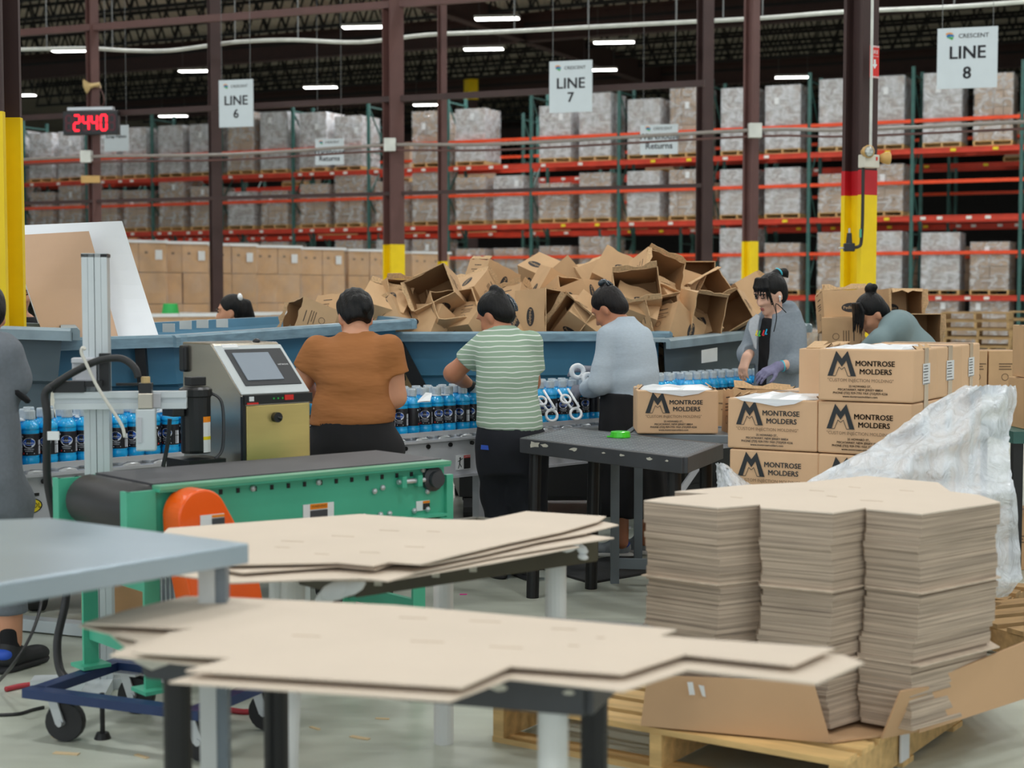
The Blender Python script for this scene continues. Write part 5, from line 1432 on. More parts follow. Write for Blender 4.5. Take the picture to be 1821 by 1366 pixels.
blank([(300, 950), (700, 930), (1060, 925), (1100, 933), (1040, 948), (960, 962), (860, 985), (760, 1004), (700, 1001), (668, 1012), (600, 1006), (430, 1018), (330, 1000), (240, 975)], .756, 'middle cardboard blank on the second table', G2)
blank([(380, 960), (700, 940), (1000, 945), (1092, 956), (1000, 970), (880, 990), (740, 1018), (690, 1033), (640, 1028), (560, 1030), (410, 1036), (300, 1020), (262, 1008)], .744, 'lowest cardboard blank on the second table', G2)
blank([(400, 970), (700, 950), (960, 960), (1030, 972), (880, 1000), (690, 1032), (560, 1030), (420, 1030)], .735, 'bottom cardboard blank resting on the second table', G2)
# ================================================================ TALL STACK OF BLANKS ON A PALLET
zst = .81
SP = [(1145, 890), (1276, 903), (1351, 897), (1353, 903), (1482, 912), (1539, 903), (1541, 905), (1639, 914), (1779, 893), (1741, 880), (1690, 874), (1668, 858), (1540, 846), (1440, 857), (1330, 862), (1200, 874), (1262, 878), (1182, 884)]
poly = [pz(u, v, zst) for u, v in SP]
sc_ = sum(poly, Vector())/len(poly)
t = thing('blank_stack', 'tall zigzag-edged stack of flat cardboard blanks on a pallet', 'cardboard stack', (sc_.x, sc_.y, .155))
rnd = random.Random(21); z = .165; wx = wy = 0
n_l = 0
while z < zst-.01:
    h_ = min(rnd.uniform(.012, .03), zst-.006-z)
    wx = .8*wx+rnd.uniform(-.006, .006); wy = .8*wy+rnd.uniform(-.006, .006)
    top = z > zst-.075
    ox, oy, k_ = (0, 0, 1.0) if top else (wx, wy, .985)
    lo = 1-max(0, (.45-z))*.16
    pl = [Vector((sc_.x+(p.x-sc_.x)*k_*lo+ox, sc_.y+(p.y-sc_.y)*k_*lo+oy, z)) for p in poly]
    MB().prism(pl[::-1] if True else pl, (0, 0, h_-.0008)).build('sheet_bundle', MT['stack_edge'], t, world=True)
    z += h_; n_l += 1
for zz, g in ((.575, 1.012), (.36, 1.010)):
    pl = [Vector((sc_.x+(p.x-sc_.x)*g, sc_.y+(p.y-sc_.y)*g, zz)) for p in poly]
    MB().prism(pl[::-1], (0, 0, .004)).build('proud_sheet', MT['sheet_edge'], t, world=True)
MB().prism([p+V(0, 0, -.005) for p in poly][::-1], (0, 0, .005)).build('top_sheet', MT['sheet_kraft'], t, world=True)
for u, v, L in ((1440, 872, 25), (1470, 882, 18), (1530, 890, 40), (1300, 884, 20), (1510, 866, 20), (1600, 872, 25)):
    MB().bar(pz(u, v, zst)+V(0, 0, .0005), pz(u+L, v+2, zst)+V(0, 0, .0005), .006, .0006).build('slot_mark', MT['slot_faint'], t, world=True)
# folded tray sheet under the stack
def pq(u, v, D): return px(u, v, D)
t = thing('cardboard_tray', 'folded brown cardboard tray around the foot of the tall stack', 'cardboard', (sc_.x, sc_.y, .14))
fc = V(.97, 4.42, .142); g1 = V(.62, .785, 0); g2 = V(-.785, .62, 0)
def panel(nm, pts, th=.006):
    n_ = (pts[1]-pts[0]).cross(pts[2]-pts[0]).normalized()
    MB().prism(pts, n_*th).build(nm, MT['tray_kraft'], t, world=True)
panel('tray_floor', [pz(1150, 1292, .142), pz(1480, 1322, .142), pz(1570, 1310, .142), pz(1830, 1235, .142), pz(1700, 1140, .142), pz(1250, 1150, .142)])
panel('front_panel', [pz(1140, 1290, .145), pz(1478, 1321, .145), px(1447, 1212, 4.52), px(1152, 1200, 4.68)])
ra, rb, rc = px(1632, 1303, 4.6), px(1850, 1232, 4.95), px(1860, 1125, 4.95)
panel('right_panel', [ra, rb, rc, ra+(rc-rb)*.78])
panel('corner_flap', [pz(1566, 1312, .145), px(1628, 1300, 4.66), px(1650, 1220, 4.6), px(1600, 1228, 4.5)])
MB().add([px(1222, 1213, 4.60), px(1232, 1213, 4.60), px(1236, 1236, 4.61), px(1226, 1236, 4.61)], [(0, 1, 2, 3)]).add([px(1242, 1218, 4.60), px(1252, 1220, 4.60), px(1255, 1240, 4.61), px(1249, 1238, 4.61)], [(0, 1, 2, 3)]).build('sticker', MT['label_white'], t, world=True)
pr = math.atan2(-.56, .83)
e1 = V(.83, -.56, 0); e2 = V(.56, .83, 0)
pcn = V(.93, 4.34, 0)-e1*.6+e2*.52
PL = wood_pallet('wood_pallet', 'pale wooden pallet under the tall stack of blanks', tuple(pcn), pr, 1.2, 1.04, MT['pallet_wood'], planks=8, h=.138)
MB().box((.605, -.05, .075), (.006, .07, .10)).build('pallet_label', MT['label_white'], PL)
# ================================================================ RIGHT EDGE: teal table with cartons, pallets, loads
t = thing('teal_table', 'dark green steel table at the right edge behind the film', 'table', (2.75, 8.1, 0))
zt4 = px(1808, 768, 7.9).z
MB().box((2.95, 8.25, zt4-.03), (.85, .7, .06)).build('tabletop', MT['rack_green'], t, world=True)
for x in (2.56, 3.33):
    for y in (7.95, 8.55): MB().box((x, y, (zt4-.06)/2), (.05, .05, zt4-.06)).build('leg', MT['black_steel'], t, world=True)
def closed(loc, rz, w, d, h, label, group=None, logo=True, m='carton'):
    t = thing('carton_box', label, 'carton', loc, rz, group)
    MB().box((0, 0, h/2), (w-.003, d-.003, h-.002)).build('box_body', MT[m], t, bevel=.003)
    MB().box((0, 0, h+.0004), (w, .05, .001)).build('tape_strip', MT['tape'], t)
    if logo:
        g = link('printed_logo', LOGO, t); g.location = (0, -d/2-.001, h*.45)
    else:
        g = link('printed_lines', LN[0], t); g.location = (0, -d/2-.001, h*.5)
    return t
closed((2.78, 8.15, zt4), .05, .33, .26, .26, 'closed carton with oval logo on the dark green table', 'cartons at the right edge')
closed((2.80, 8.17, zt4+.262), -.03, .33, .26, .27, 'closed carton with oval logo, upper of two at the right edge', 'cartons at the right edge')
p = px(1812, 880, 7.9); closed((p.x+.06, 8.3, .0), .1, .4, .3, .3, 'brown carton on the floor under the dark green table', 'cartons at the right edge', logo=False, m='carton_brown')
# side bench with erected cartons
zb = px(1700, 690, 9.4).z
t = thing('packing_bench', 'low packing bench behind the printed cartons', 'bench', (2.6, 9.7, 0))
MB().box((2.75, 9.75, zb-.02), (2.5, .6, .04)).build('benchtop', MT['table_grey'], t, world=True)
for x in (1.6, 3.9):
    for y in (9.5, 10.0): MB().box((x, y, (zb-.04)/2), (.05, .05, zb-.04)).build('leg', MT['table_grey'], t, world=True)
for k_, (u, w_) in enumerate(((1648, .10), (1685, .15), (1726, .125), (1775, .20))):
    p = px(u, 690, 9.62); closed((p.x, 9.62, zb), .0, w_, .26, .22, 'closed carton in the low row by the pallets, %s from left' % ORD[k_], 'cartons in the low row by the pallets', logo=False)
# open cartons around the bending worker
OC = 'erected cartons around the bending worker'
p = px(1498, 553, 10.3); carton(p, (-.05, .2, 1), 0.02, 'erected carton with oval logo left of the bending head', OC, seed=3)
p = px(1497, 595, 10.15); carton(p, (.98, -.2, .02), 0.0, 'erected carton lying open below the bending face', OC, seed=8)
p = px(1600, 553, 10.7); carton(p, (.15, -1, .05), 1.57, 'erected carton with dark mouth behind the bending shoulder', OC, seed=13)
p = px(1632, 598, 10.3); carton(p, (.1, -1, .02), 1.57, 'erected carton with torn flap right of the bending back', OC, seed=18)
p = px(1565, 553, 10.9); carton(p, (.0, .2, 1), .1, 'erected carton hidden behind the black bun', OC, seed=23)
zb2 = px(1500, 618, 10.4).z
t = thing('packing_bench', 'packing bench holding the erected cartons', 'bench', (2.35, 10.5, 0))
MB().box((2.45, 10.5, zb2-.04), (1.3, .8, .04)).build('benchtop', MT['table_grey'], t, world=True)
for x in (1.9, 3.0):
    for y in (10.2, 10.8): MB().box((x, y, (zb2-.06)/2), (.05, .05, zb2-.06)).build('leg', MT['table_grey'], t, world=True)
# stacks of empty pallets
for k_, (u, D, n_, lb) in enumerate(((1740, 24, 9, 'left'), (1852, 25, 9, 'right'))):
    p = px(u, 600, D)
    for i in range(n_):
        wood_pallet('wood_pallet', 'empty wooden pallet, %s from floor in the %s stack' % (ORD[i], lb), (p.x+random.uniform(-.02, .02), p.y, i*.128), -.35+random.uniform(-.03, .03)+k_*.06, .98, 1.0, MT['pallet_wood_old'], planks=5, h=.127, group='empty pallets at the right')
p = px(1455, 590, 15); load((p.x, p.y, 0), .1, .85, 'low carton load behind the erected cartons', 'loads behind the packing lines')
p = px(1665, 590, 27); load((p.x, p.y, 0), .1, .98, 'film-wrapped load left of the empty pallets', 'loads behind the packing lines')
p = px(1655, 600, 21); single('purple_tote', MB().prism([V(-.1, -.1, 0), V(.1, -.1, 0), V(.1, .1, 0), V(-.1, .1, 0)][::-1], (0, 0, 1.0)).box((0, 0, 1.0), (.23, .23, .03)), MT['purple'], 'purple bin standing by the wrapped load', 'bin', (p.x, p.y, 0))
# ================================================================ FLOOR BITS
fm = [pz(960, 1010, .006), pz(1050, 1037, .006), pz(1160, 1018, .006), pz(1130, 985, .006)]
single('floor_mat', MB().prism([p+V(0, 0, -.006) for p in fm], (0, 0, .012)), MT['mat_black'], 'thin black floor mat by the table feet', 'mat', tuple(fm[0]), world=True)
rnd = random.Random(4)
for k_, (u, v, s) in enumerate(((640, 1312, .03), (560, 1295, .02), (118, 1340, .035), (252, 1345, .025), (100, 1312, .02), (680, 1278, .02), (1200, 1284, .02), (760, 1085, .015))):
    p = pz(u, v, .002)
    single('cardboard_scrap', MB().box((0, 0, 0), (s*2.4, s*.6, .003)), MT['debris'], 'small cardboard chip on the floor, %s from the left group' % ORD[k_], 'scrap', tuple(p), rnd.uniform(-1, 1), 'cardboard chips on the floor')
p = pz(824, 1057, .002); single('pink_scrap', MB().box((0, 0, 0), (.035, .012, .003)), MT['pink_chalk'], 'bright pink scrap on the floor near the black table leg', 'scrap', tuple(p), .1)
# ================================================================ PEOPLE (smooth distance-field bodies meshed with surface nets)
def nets(F, lo, h, relax=2):
    nx, ny, nz = F.shape; s = F < 0
    cnt = np.zeros((nx-1, ny-1, nz-1), np.int8); pos = np.zeros((nx-1, ny-1, nz-1, 3), np.float32)
    def edge(ax, a, b_):
        sl0 = [slice(a_, a_+n_-1) for a_, n_ in zip((0, 0, 0), F.shape)]
        i0 = [0, 0, 0]; i1 = [0, 0, 0]; o = [q for q in (0, 1, 2) if q != ax]
        i0[o[0]] = a; i0[o[1]] = b_; i1[o[0]] = a; i1[o[1]] = b_; i1[ax] = 1
        A = F[tuple(slice(k, k+n_-1) for k, n_ in zip(i0, F.shape))]; B = F[tuple(slice(k, k+n_-1) for k, n_ in zip(i1, F.shape))]
        m_ = (A < 0) != (B < 0)
        t = np.where(m_, A/(np.where(m_, A-B, 1)), 0)
        cnt[m_] += 1
        for q in range(3):
            if q == ax: pos[..., q] += np.where(m_, t, 0)
            else: pos[..., q] += np.where(m_, i0[q], 0)
    for ax in range(3):
        for a in (0, 1):
            for b_ in (0, 1): edge(ax, a, b_)
    act = cnt > 0
    idx = -np.ones(cnt.shape, np.int64); idx[act] = np.arange(act.sum())
    ijk = np.argwhere(act).astype(np.float32)
    V_ = (ijk+pos[act]/cnt[act][:, None])*h+np.array(lo)
    quads = []
    for ax in range(3):
        o = [q for q in (0, 1, 2) if q != ax]
        sh = [slice(1, n_-1) for n_ in F.shape]; sh[ax] = slice(0, F.shape[ax]-1)
        s0 = s[tuple(sh)]; sh2 = list(sh); sh2[ax] = slice(1, F.shape[ax]); s1 = s[tuple(sh2)]
        ch = np.argwhere(s0 != s1)
        if not len(ch): continue
        inside = s0[s0 != s1]
        base = ch.copy(); base[:, o[0]] += 1; base[:, o[1]] += 1
        def cell(d0, d1):
            c = base.copy(); c[:, o[0]] -= d0; c[:, o[1]] -= d1
            return idx[c[:, 0], c[:, 1], c[:, 2]]
        q = np.stack([cell(1, 1), cell(0, 1), cell(0, 0), cell(1, 0)], 1)
        flip = inside if ax != 1 else ~inside
        q[~flip] = q[~flip][:, ::-1]
        quads.append(q)
    Q = np.concatenate(quads)
    for _ in range(relax):
        acc = np.zeros_like(V_); c = np.zeros(len(V_))
        for a, b_ in ((0, 1), (1, 2), (2, 3), (3, 0)):
            np.add.at(acc, Q[:, a], V_[Q[:, b_]]); np.add.at(acc, Q[:, b_], V_[Q[:, a]]); np.add.at(c, Q[:, a], 1); np.add.at(c, Q[:, b_], 1)
        V_ = V_*.5+.5*acc/np.maximum(c, 1)[:, None]
    return V_, Q
def A3(p): return np.array([p[0], p[1], p[2]], float)
class Cap:   # tapered capsule
    def __init__(s, a, b, r0, r1=None, flat=None): s.a, s.b, s.r0, s.r1 = A3(a), A3(b), r0, (r0 if r1 is None else r1)
    def bb(s, g=0): r = max(s.r0, s.r1)+g; return np.minimum(s.a, s.b)-r, np.maximum(s.a, s.b)+r
    def d(s, X, Y, Z, g=0):
        ab = s.b-s.a; L = ab.dot(ab)+1e-12
        t = np.clip(((X-s.a[0])*ab[0]+(Y-s.a[1])*ab[1]+(Z-s.a[2])*ab[2])/L, 0, 1)
        return np.sqrt((X-s.a[0]-ab[0]*t)**2+(Y-s.a[1]-ab[1]*t)**2+(Z-s.a[2]-ab[2]*t)**2)-(s.r0+(s.r1-s.r0)*t)-g
class Ell:
    def __init__(s, c, r, R=None): s.c, s.r, s.R = A3(c), A3(r), (np.array(R) if R is not None else np.eye(3))
    def bb(s, g=0): m_ = s.r.max()+g; return s.c-m_, s.c+m_
    def d(s, X, Y, Z, g=0):
        r = s.r+g; p = [X-s.c[0], Y-s.c[1], Z-s.c[2]]
        q = [sum(p[k]*s.R[k][i] for k in range(3)) for i in range(3)]
        k0 = np.sqrt(sum((q[i]/r[i])**2 for i in range(3))); k1 = np.sqrt(sum((q[i]/r[i]**2)**2 for i in range(3)))+1e-9
        return k0*(k0-1)/k1
class Sec:   # stack of elliptical sections (z, cx, cy, rx, ry) turned by yaw
    def __init__(s, secs, yaw=0): s.q = np.array(sorted(secs)); s.yaw = yaw
    def bb(s, g=0):
        m_ = max(s.q[:, 3].max(), s.q[:, 4].max())+g
        return np.array([s.q[:, 1].min()-m_, s.q[:, 2].min()-m_, s.q[0, 0]-g]), np.array([s.q[:, 1].max()+m_, s.q[:, 2].max()+m_, s.q[-1, 0]+g])
    def d(s, X, Y, Z, g=0):
        z = Z[0, 0, :]; zz = np.linspace(s.q[0, 0], s.q[-1, 0], 60)
        def I(c):
            v = np.interp(zz, s.q[:, 0], s.q[:, c])
            v2 = np.convolve(np.pad(v, 3, mode='edge'), np.ones(7)/7, 'valid'); return np.interp(z, zz, v2)
        cx, cy, rx, ry = I(1), I(2), I(3)+g, I(4)+g
        c, si = math.cos(s.yaw), math.sin(s.yaw)
        px_, py_ = X-cx, Y-cy
        x = px_*c+py_*si; y = -px_*si+py_*c
        k0 = np.sqrt((x/rx)**2+(y/ry)**2); k1 = np.sqrt((x/rx**2)**2+(y/ry**2)**2)+1e-9
        d = np.maximum(k0*(k0-1)/k1, -np.minimum(rx, ry))
        e = np.maximum(s.q[0, 0]-g-Z, Z-s.q[-1, 0]-g)
        return np.maximum(d, e)
class Clip:   # a primitive cut by its own planes only
    def __init__(s, p, planes): s.p, s.pl = p, planes
    def bb(s, g=0): return s.p.bb(g)
    def d(s, X, Y, Z, g=0):
        d = s.p.d(X, Y, Z, g)
        for pt, nr in s.pl: d = np.maximum(d, (X-pt[0])*nr[0]+(Y-pt[1])*nr[1]+(Z-pt[2])*nr[2])
        return d
def sleeve(a, b, r0, r1, kk=.05):
    a, b = Vector(a), Vector(b); n = (b-a).normalized()
    return (Clip(Cap(a, b+n*.05, r0, r1), [(tuple(b), tuple(n))]), kk)
def build_sdf(name, prims, m, parent, h=.010, g=0.0, k=.03, cuts=(), subs=(), fold=None, relax=2, extra=()):
    """prims: list of (prim, k) or prim; cuts: (point, normal) keep the side behind the normal"""
    lo = np.min([(p[0] if isinstance(p, tuple) else p).bb(g)[0] for p in prims], 0)-3*h; hi = np.max([(p[0] if isinstance(p, tuple) else p).bb(g)[1] for p in prims], 0)+3*h
    n = np.ceil((hi-lo)/h).astype(int)+1
    ax = [lo[i]+np.arange(n[i])*h for i in range(3)]
    F = np.full(n, .2, np.float32)
    def region(p, pad):
        a, b_ = p.bb(g); i0 = np.clip(((a-pad-lo)/h).astype(int), 0, n); i1 = np.clip(((b_+pad-lo)/h).astype(int)+2, 0, n)
        sl = tuple(slice(i0[i], i1[i]) for i in range(3))
        return sl, np.meshgrid(ax[0][sl[0]], ax[1][sl[1]], ax[2][sl[2]], indexing='ij')
    for q in prims:
        p, kk = q if isinstance(q, tuple) else (q, k)
        sl, (X, Y, Z) = region(p, kk+2*h)
        if X.size == 0: continue
        d = p.d(X, Y, Z, g); a = F[sl]
        hh = np.maximum(kk-np.abs(a-d), 0)/kk
        F[sl] = np.minimum(a, d)-hh*hh*kk*.25
    X, Y, Z = np.meshgrid(*ax, indexing='ij')
    if fold is not None: F = F+fold(X, Y, Z).astype(np.float32)
    for q in subs:
        p, kk = q; d = -p.d(X, Y, Z, 0); hh = np.maximum(kk-np.abs(F-d), 0)/kk
        F = np.maximum(F, d)+hh*hh*kk*.25
    for pt, nr in cuts:
        F = np.maximum(F, (X-pt[0])*nr[0]+(Y-pt[1])*nr[1]+(Z-pt[2])*nr[2])
    Vt, Q = nets(F.astype(np.float32), lo, h, relax)
    me = bpy.data.meshes.new(name); me.from_pydata(Vt.tolist(), [], Q.tolist())
    me.polygons.foreach_set('use_smooth', [True]*len(me.polygons)); me.materials.append(m); me.update()
    return link(name, me, parent)
def headprims(c, yaw, pitch, s=1.0, roll=0.0, face=True):
    R = Matrix.Rotation(yaw, 3, 'Z') @ Matrix.Rotation(roll, 3, 'Y') @ Matrix.Rotation(-pitch, 3, 'X')
    c = Vector(c)
    def T(x, y, z): return c+R @ Vector((x, y, z))*s
    def E(p, r, kk=.02): return (Ell(T(*p), Vector(r)*s, R), kk)
    sk = [E((0, -.012, .03), (.072, .088, .083)), E((0, .02, -.03), (.058, .068, .082), .03), E((0, .042, -.078), (.036, .040, .030), .03)]
    if face:
        sk += [(Cap(T(0, .088, .008), T(0, .106, -.034), .008*s, .0125*s), .012), E((.012, .094, -.036), (.009, .012, .008), .01), E((-.012, .094, -.036), (.009, .012, .008), .01),
               E((0, .086, -.064), (.022, .012, .0075), .008), E((0, .084, -.076), (.019, .012, .0075), .008), E((0, .078, -.100), (.018, .016, .014), .02),
               E((.034, .068, -.03), (.02, .02, .018), .025), E((-.034, .068, -.03), (.02, .02, .018), .025), E((.03, .078, .03), (.024, .012, .008), .02), E((-.03, .078, .03), (.024, .012, .008), .02)]
    for sx_ in (-1, 1): sk += [E((sx_*.072, -.008, -.018), (.009, .020, .030), .012), E((sx_*.070, -.002, -.042), (.007, .010, .011), .01)]
    sub = [(Ell(T(sx_*.031, .092, .006), Vector((.017, .014, .010))*s, R), .02) for sx_ in (-1, 1)]
    return T, E, R, sk, sub
def hairprims(T, E, bun=None, low=None, full=.0):
    hp = [E((0, -.022, .036), (.084+full, .096+full, .088+full), .02), E((0, -.055, -.02), (.072+full, .055+full, .070), .03)]
    for b in (bun or []): hp.append(E(b[0], b[1], .008))
    for b in (low or []): hp.append((b, .02))
    return hp
def hand(wrist, d, up, curl=.35, side=1, s=1.0, thumb=.6, spread=1.0):
    """five separate bent fingers. d = direction of the fingers, up = back of the hand; side +1: thumb towards d x up"""
    w = Vector(wrist); d = Vector(d).normalized(); up = Vector(up); up = (up-d*up.dot(d)).normalized(); sd = d.cross(up)*side
    pr = []; kn = []
    for i, (o, L) in enumerate(((.030, .80), (.010, .92), (-.010, .86), (-.029, .68))):
        a = w+sd*(o*.55*s); b_ = w+d*(.082*s)+sd*(o*s); pr.append((Cap(a, b_, .015*s, .0115*s), .02))
        p = b_; dd = (d+sd*(o*2.2*spread)).normalized(); c_ = curl
        for k_, (l, r_) in enumerate(((.042, .0092), (.027, .0084), (.021, .0076))):
            ax_ = sd*side
            dd = (dd*math.cos(c_)-up*math.sin(c_)).normalized()
            q = p+dd*(l*L*1.05*s); pr.append((Cap(p, q, r_*s, (r_-.0008)*s), .006)); p = q; c_ = curl*1.15
            # keep bending in the same plane
            up2 = up; 
        kn.append(p)
    b0 = w+d*(.022*s)+sd*(.020*s)
    td = (d*.75+sd*.75-up*thumb*.5).normalized(); b1 = b0+td*(.045*s); b2 = b1+(td*.8+d*.5-up*.25*thumb).normalized()*(.032*s); b3 = b2+(d*.9+td*.3-up*.3*thumb).normalized()*(.024*s)
    pr += [(Cap(b0, b1, .015*s, .0112*s), .015), (Cap(b1, b2, .0105*s, .0095*s), .005), (Cap(b2, b3, .0093*s, .008*s), .005)]
    return pr
class Person:
    def __init__(s, u, D, label, skin='skin'):
        s.D = D; p = px(u, 520, D); s.loc = Vector((p.x, p.y, 0)); s.label = label; s.skin = skin
    def J(s, u, v, dD=0.0): return px(u, v, s.D+dD)-s.loc
    def sec(s, v, ul, ur, ry, dy=0.0):
        a, b_ = s.J(ul, v), s.J(ur, v); return (a.z, (a.x+b_.x)/2, dy, (b_.x-a.x)/2, ry)
    def make(s, prims, subs=(), h=.010):
        o = build_sdf('person', prims, MT[s.skin], None, h=h, subs=subs)
        o.location = s.loc; props(o, s.label, 'person'); s.o = o; XF[o.name] = (s.loc, 0.0)
        return o
    def part(s, name, prims, m, **kw):
        if kw.get('g', 0) == 0 and 'h' not in kw: kw['h'] = .009
        return build_sdf(name, prims, MT[m] if isinstance(m, str) else m, s.o, **kw)
    def mb(s, name, mb, m, smooth=True): return mb.build(name, MT[m], s.o, smooth=smooth)
def folds(amp, fz, fx=6, seed=0, zlo=-9, zhi=9):
    def f(X, Y, Z):
        w_ = np.clip((Z-zlo)/.05, 0, 1)*np.clip((zhi-Z)/.05, 0, 1)
        return amp*w_*(np.sin(Z*fz+1.7*np.sin(X*fx+seed)+1.3*np.sin(Y*fx*.8+2*seed))*.6+.4*np.sin(Z*fz*.55-X*fx*1.7+Y*5+seed*3)*np.sin(X*fx*1.3+seed))
    return f
def below(S_, z):
    q = np.array(sorted(S_)); return [tuple(r) for r in q if r[0] < z]+[(z,)+tuple(np.interp(z, q[:, 0], q[:, c]) for c in range(1, 5))]
def above(S_, z):
    q = np.array(sorted(S_)); return [(z,)+tuple(np.interp(z, q[:, 0], q[:, c]) for c in range(1, 5))]+[tuple(r) for r in q if r[0] > z]
def legs(P, hipL, hipR, kneeL, kneeR, anL, anR, r=(.095, .062, .042)):
    return [Cap(hipL, kneeL, r[0], r[1]), Cap(kneeL, anL, r[1]*.98, r[2]), Cap(hipR, kneeR, r[0], r[1]), Cap(kneeR, anR, r[1]*.98, r[2])]
def shoe(P, heel, toe, m_up, m_sole, accent=None, sock=None):
    heel, toe = Vector(heel), Vector(toe); d = (toe-heel); L = d.length; d.normalize(); sd = Vector((-d.y, d.x, 0)); z = Vector((0, 0, 1))
    R = Matrix((sd, d, z)).transposed()
    c = heel+d*L*.5
    up = [Ell(heel+d*L*.25+z*.055, (.036, .07, .048), R), Ell(heel+d*L*.62+z*.040, (.042, .085, .032), R), Ell(heel+d*L*.85+z*.034, (.038, .05, .026), R), Cap(heel+d*.05+z*.06, heel+d*.05+z*.10, .038, .036)]
    o = P.part('shoe', up, m_up, h=.006, k=.03, cuts=[((c.x, c.y, .016), (0, 0, -1))])
    so = [Ell(heel+d*L*.22+z*.012, (.042, .085, .020), R), Ell(heel+d*L*.72+z*.012, (.047, .085, .020), R), Ell(c+z*.012, (.042, .11, .019), R)]
    P.part('shoe_sole', so, m_sole, h=.006, k=.02, cuts=[((0, 0, 0.0), (0, 0, -1)), ((0, 0, .026), (0, 0, 1))])
    if accent: P.part('shoe_accent', [Ell(heel+d*.02+z*.07, (.034, .03, .022), R)], accent, h=.005, g=.004)
    if sock: P.part('sock', [Cap(heel+d*.055+z*.09, heel+d*.05+z*.15, .039, .037)], sock, h=.006)

# ---------------------------------------------------------------- brown shirt
P = Person(628, 7.15, 'person in brown T-shirt seen from behind at the bottle conveyor')
J = P.J
yaw = math.radians(14)
S_ = [P.sec(594, 608, 656, .055, .05), P.sec(604, 586, 680, .08, .04), P.sec(616, 563, 699, .10, .03), P.sec(645, 563, 694, .125, .01), P.sec(680, 565, 690, .135, 0), P.sec(715, 563, 694, .145, -.005), P.sec(750, 557, 697, .155, -.01), P.sec(790, 556, 697, .16, -.01), P.sec(830, 560, 692, .15, 0)]
torso = Sec(S_, yaw)
T, E, R, sk, sub = headprims(J(631, 562, .10), math.radians(18), math.radians(32), 1.0)
LA = [Cap(J(563, 622), J(538, 676, .02), .056, .047), Cap(J(538, 676, .02), J(556, 706, .24), .046, .034)]
RA = [Cap(J(694, 622), J(703, 706, .02), .058, .048), Cap(J(703, 706, .02), J(684, 724, .24), .047, .034)]
hz0 = .0
lg = legs(P, (-.10, 0, .72), (.10, 0, .72), (-.10, .03, .42), (.10, .03, .42), (-.10, 0, .09), (.10, 0, .09), (.115, .07, .045))
P.make([torso, (Cap(J(632, 600, .03), T(0, -.02, -.05), .052, .048), .03)]+LA+RA+lg+sk+hand(J(556, 706, .24), (.3, .9, -.3), (0, .2, 1), .3, 1)+hand(J(684, 724, .24), (-.3, .9, -.3), (0, .2, 1), .3, -1), sub)
hem = J(620, 752).z
P.part('t_shirt', [Sec(above(S_, hem-.06), yaw), sleeve(J(566, 622), J(545, 660, .01), .055, .056, .045), sleeve(J(691, 622), J(700, 666, .01), .057, .058, .045)], 'brown_shirt', g=.014, k=.05,
       cuts=[((0, 0, hem), (.03, 0, -1)), (J(632, 588, .02), (0, .35, 1))],
       fold=lambda X, Y, Z: folds(.008, 44, 8, 1, -9, hem+.26)(X, Y, Z)+folds(.005, 20, 7, 2)(X, Y, Z))
P.part('trousers', [Sec(below(S_, hem+.06)+[(.62, 0, 0, .19, .14)], yaw)]+legs(P, (-.105, 0, .72), (.105, 0, .72), (-.105, .03, .42), (.105, .03, .42), (-.105, 0, .09), (.105, 0, .09), (.12, .085, .065)), 'black_cloth', g=.010, k=.04, cuts=[((0, 0, hem+.04), (0, 0, 1)), ((0, 0, .06), (0, 0, -1))], fold=folds(.004, 30, 6, 4))
P.part('hair', hairprims(T, E, bun=[((.03, -.108, -.005), (.03, .026, .046)), ((.0, -.10, .02), (.04, .03, .03))]), 'hair', h=.006, fold=lambda X, Y, Z: .0022*np.sin(X*190+Z*60), subs=[(Ell(T(0, .10, -.035), (.072, .085, .10), R), .02), (Ell(T(0, -.06, -.125), (.07, .08, .06), R), .02)]+[(Ell(T(sx*.082, .0, -.022), (.02, .026, .034), R), .01) for sx in (-1, 1)], k=.02)
shoe(P, (-.10, -.06, 0), (-.11, .18, 0), 'shoe_black', 'shoe_black'); shoe(P, (.10, -.06, 0), (.10, .18, 0), 'shoe_black', 'shoe_black')
# ---------------------------------------------------------------- striped shirt
P = Person(903, 7.95, 'person in green striped T-shirt reaching over the bottles', 'skin_tan')
J = P.J; yaw = math.radians(24)
S_ = [P.sec(582, 874, 912, .05, .04), P.sec(592, 864, 928, .075, .03), P.sec(606, 853, 944, .10, .02), P.sec(630, 848, 953, .115, 0), P.sec(665, 849, 954, .125, -.01), P.sec(700, 851, 954, .13, -.01), P.sec(735, 851, 958, .14, -.015), P.sec(765, 853, 962, .15, -.02), P.sec(800, 857, 962, .15, -.02), P.sec(835, 866, 956, .13, -.01)]
torso = Sec(S_, yaw)
T, E, R, sk, sub = headprims(J(879, 560, .06), math.radians(58), math.radians(34), .95)
LA = [Cap(J(862, 612, .03), J(806, 664, .10), .052, .046), Cap(J(806, 664, .10), J(836, 687, .30), .045, .030)]
RA = [Cap(J(944, 614, .02), J(944, 680, .10), .052, .046), Cap(J(944, 680, .10), J(895, 690, .33), .044, .030)]
foot = lambda u, D: px(u, 520, D)-P.loc
kL, kR = J(890, 875, .06), J(938, 880, .0)
aL, aR = Vector((-.03, .03, .09)), Vector((.13, -.04, .09))
lg = legs(P, J(884, 800), J(938, 800), kL, kR, aL, aR, (.10, .065, .042))
P.make([torso, (Cap(J(892, 592, .03), T(0, -.02, -.05), .046, .044), .03)]+LA+RA+lg+sk, sub)
hem = J(900, 762).z
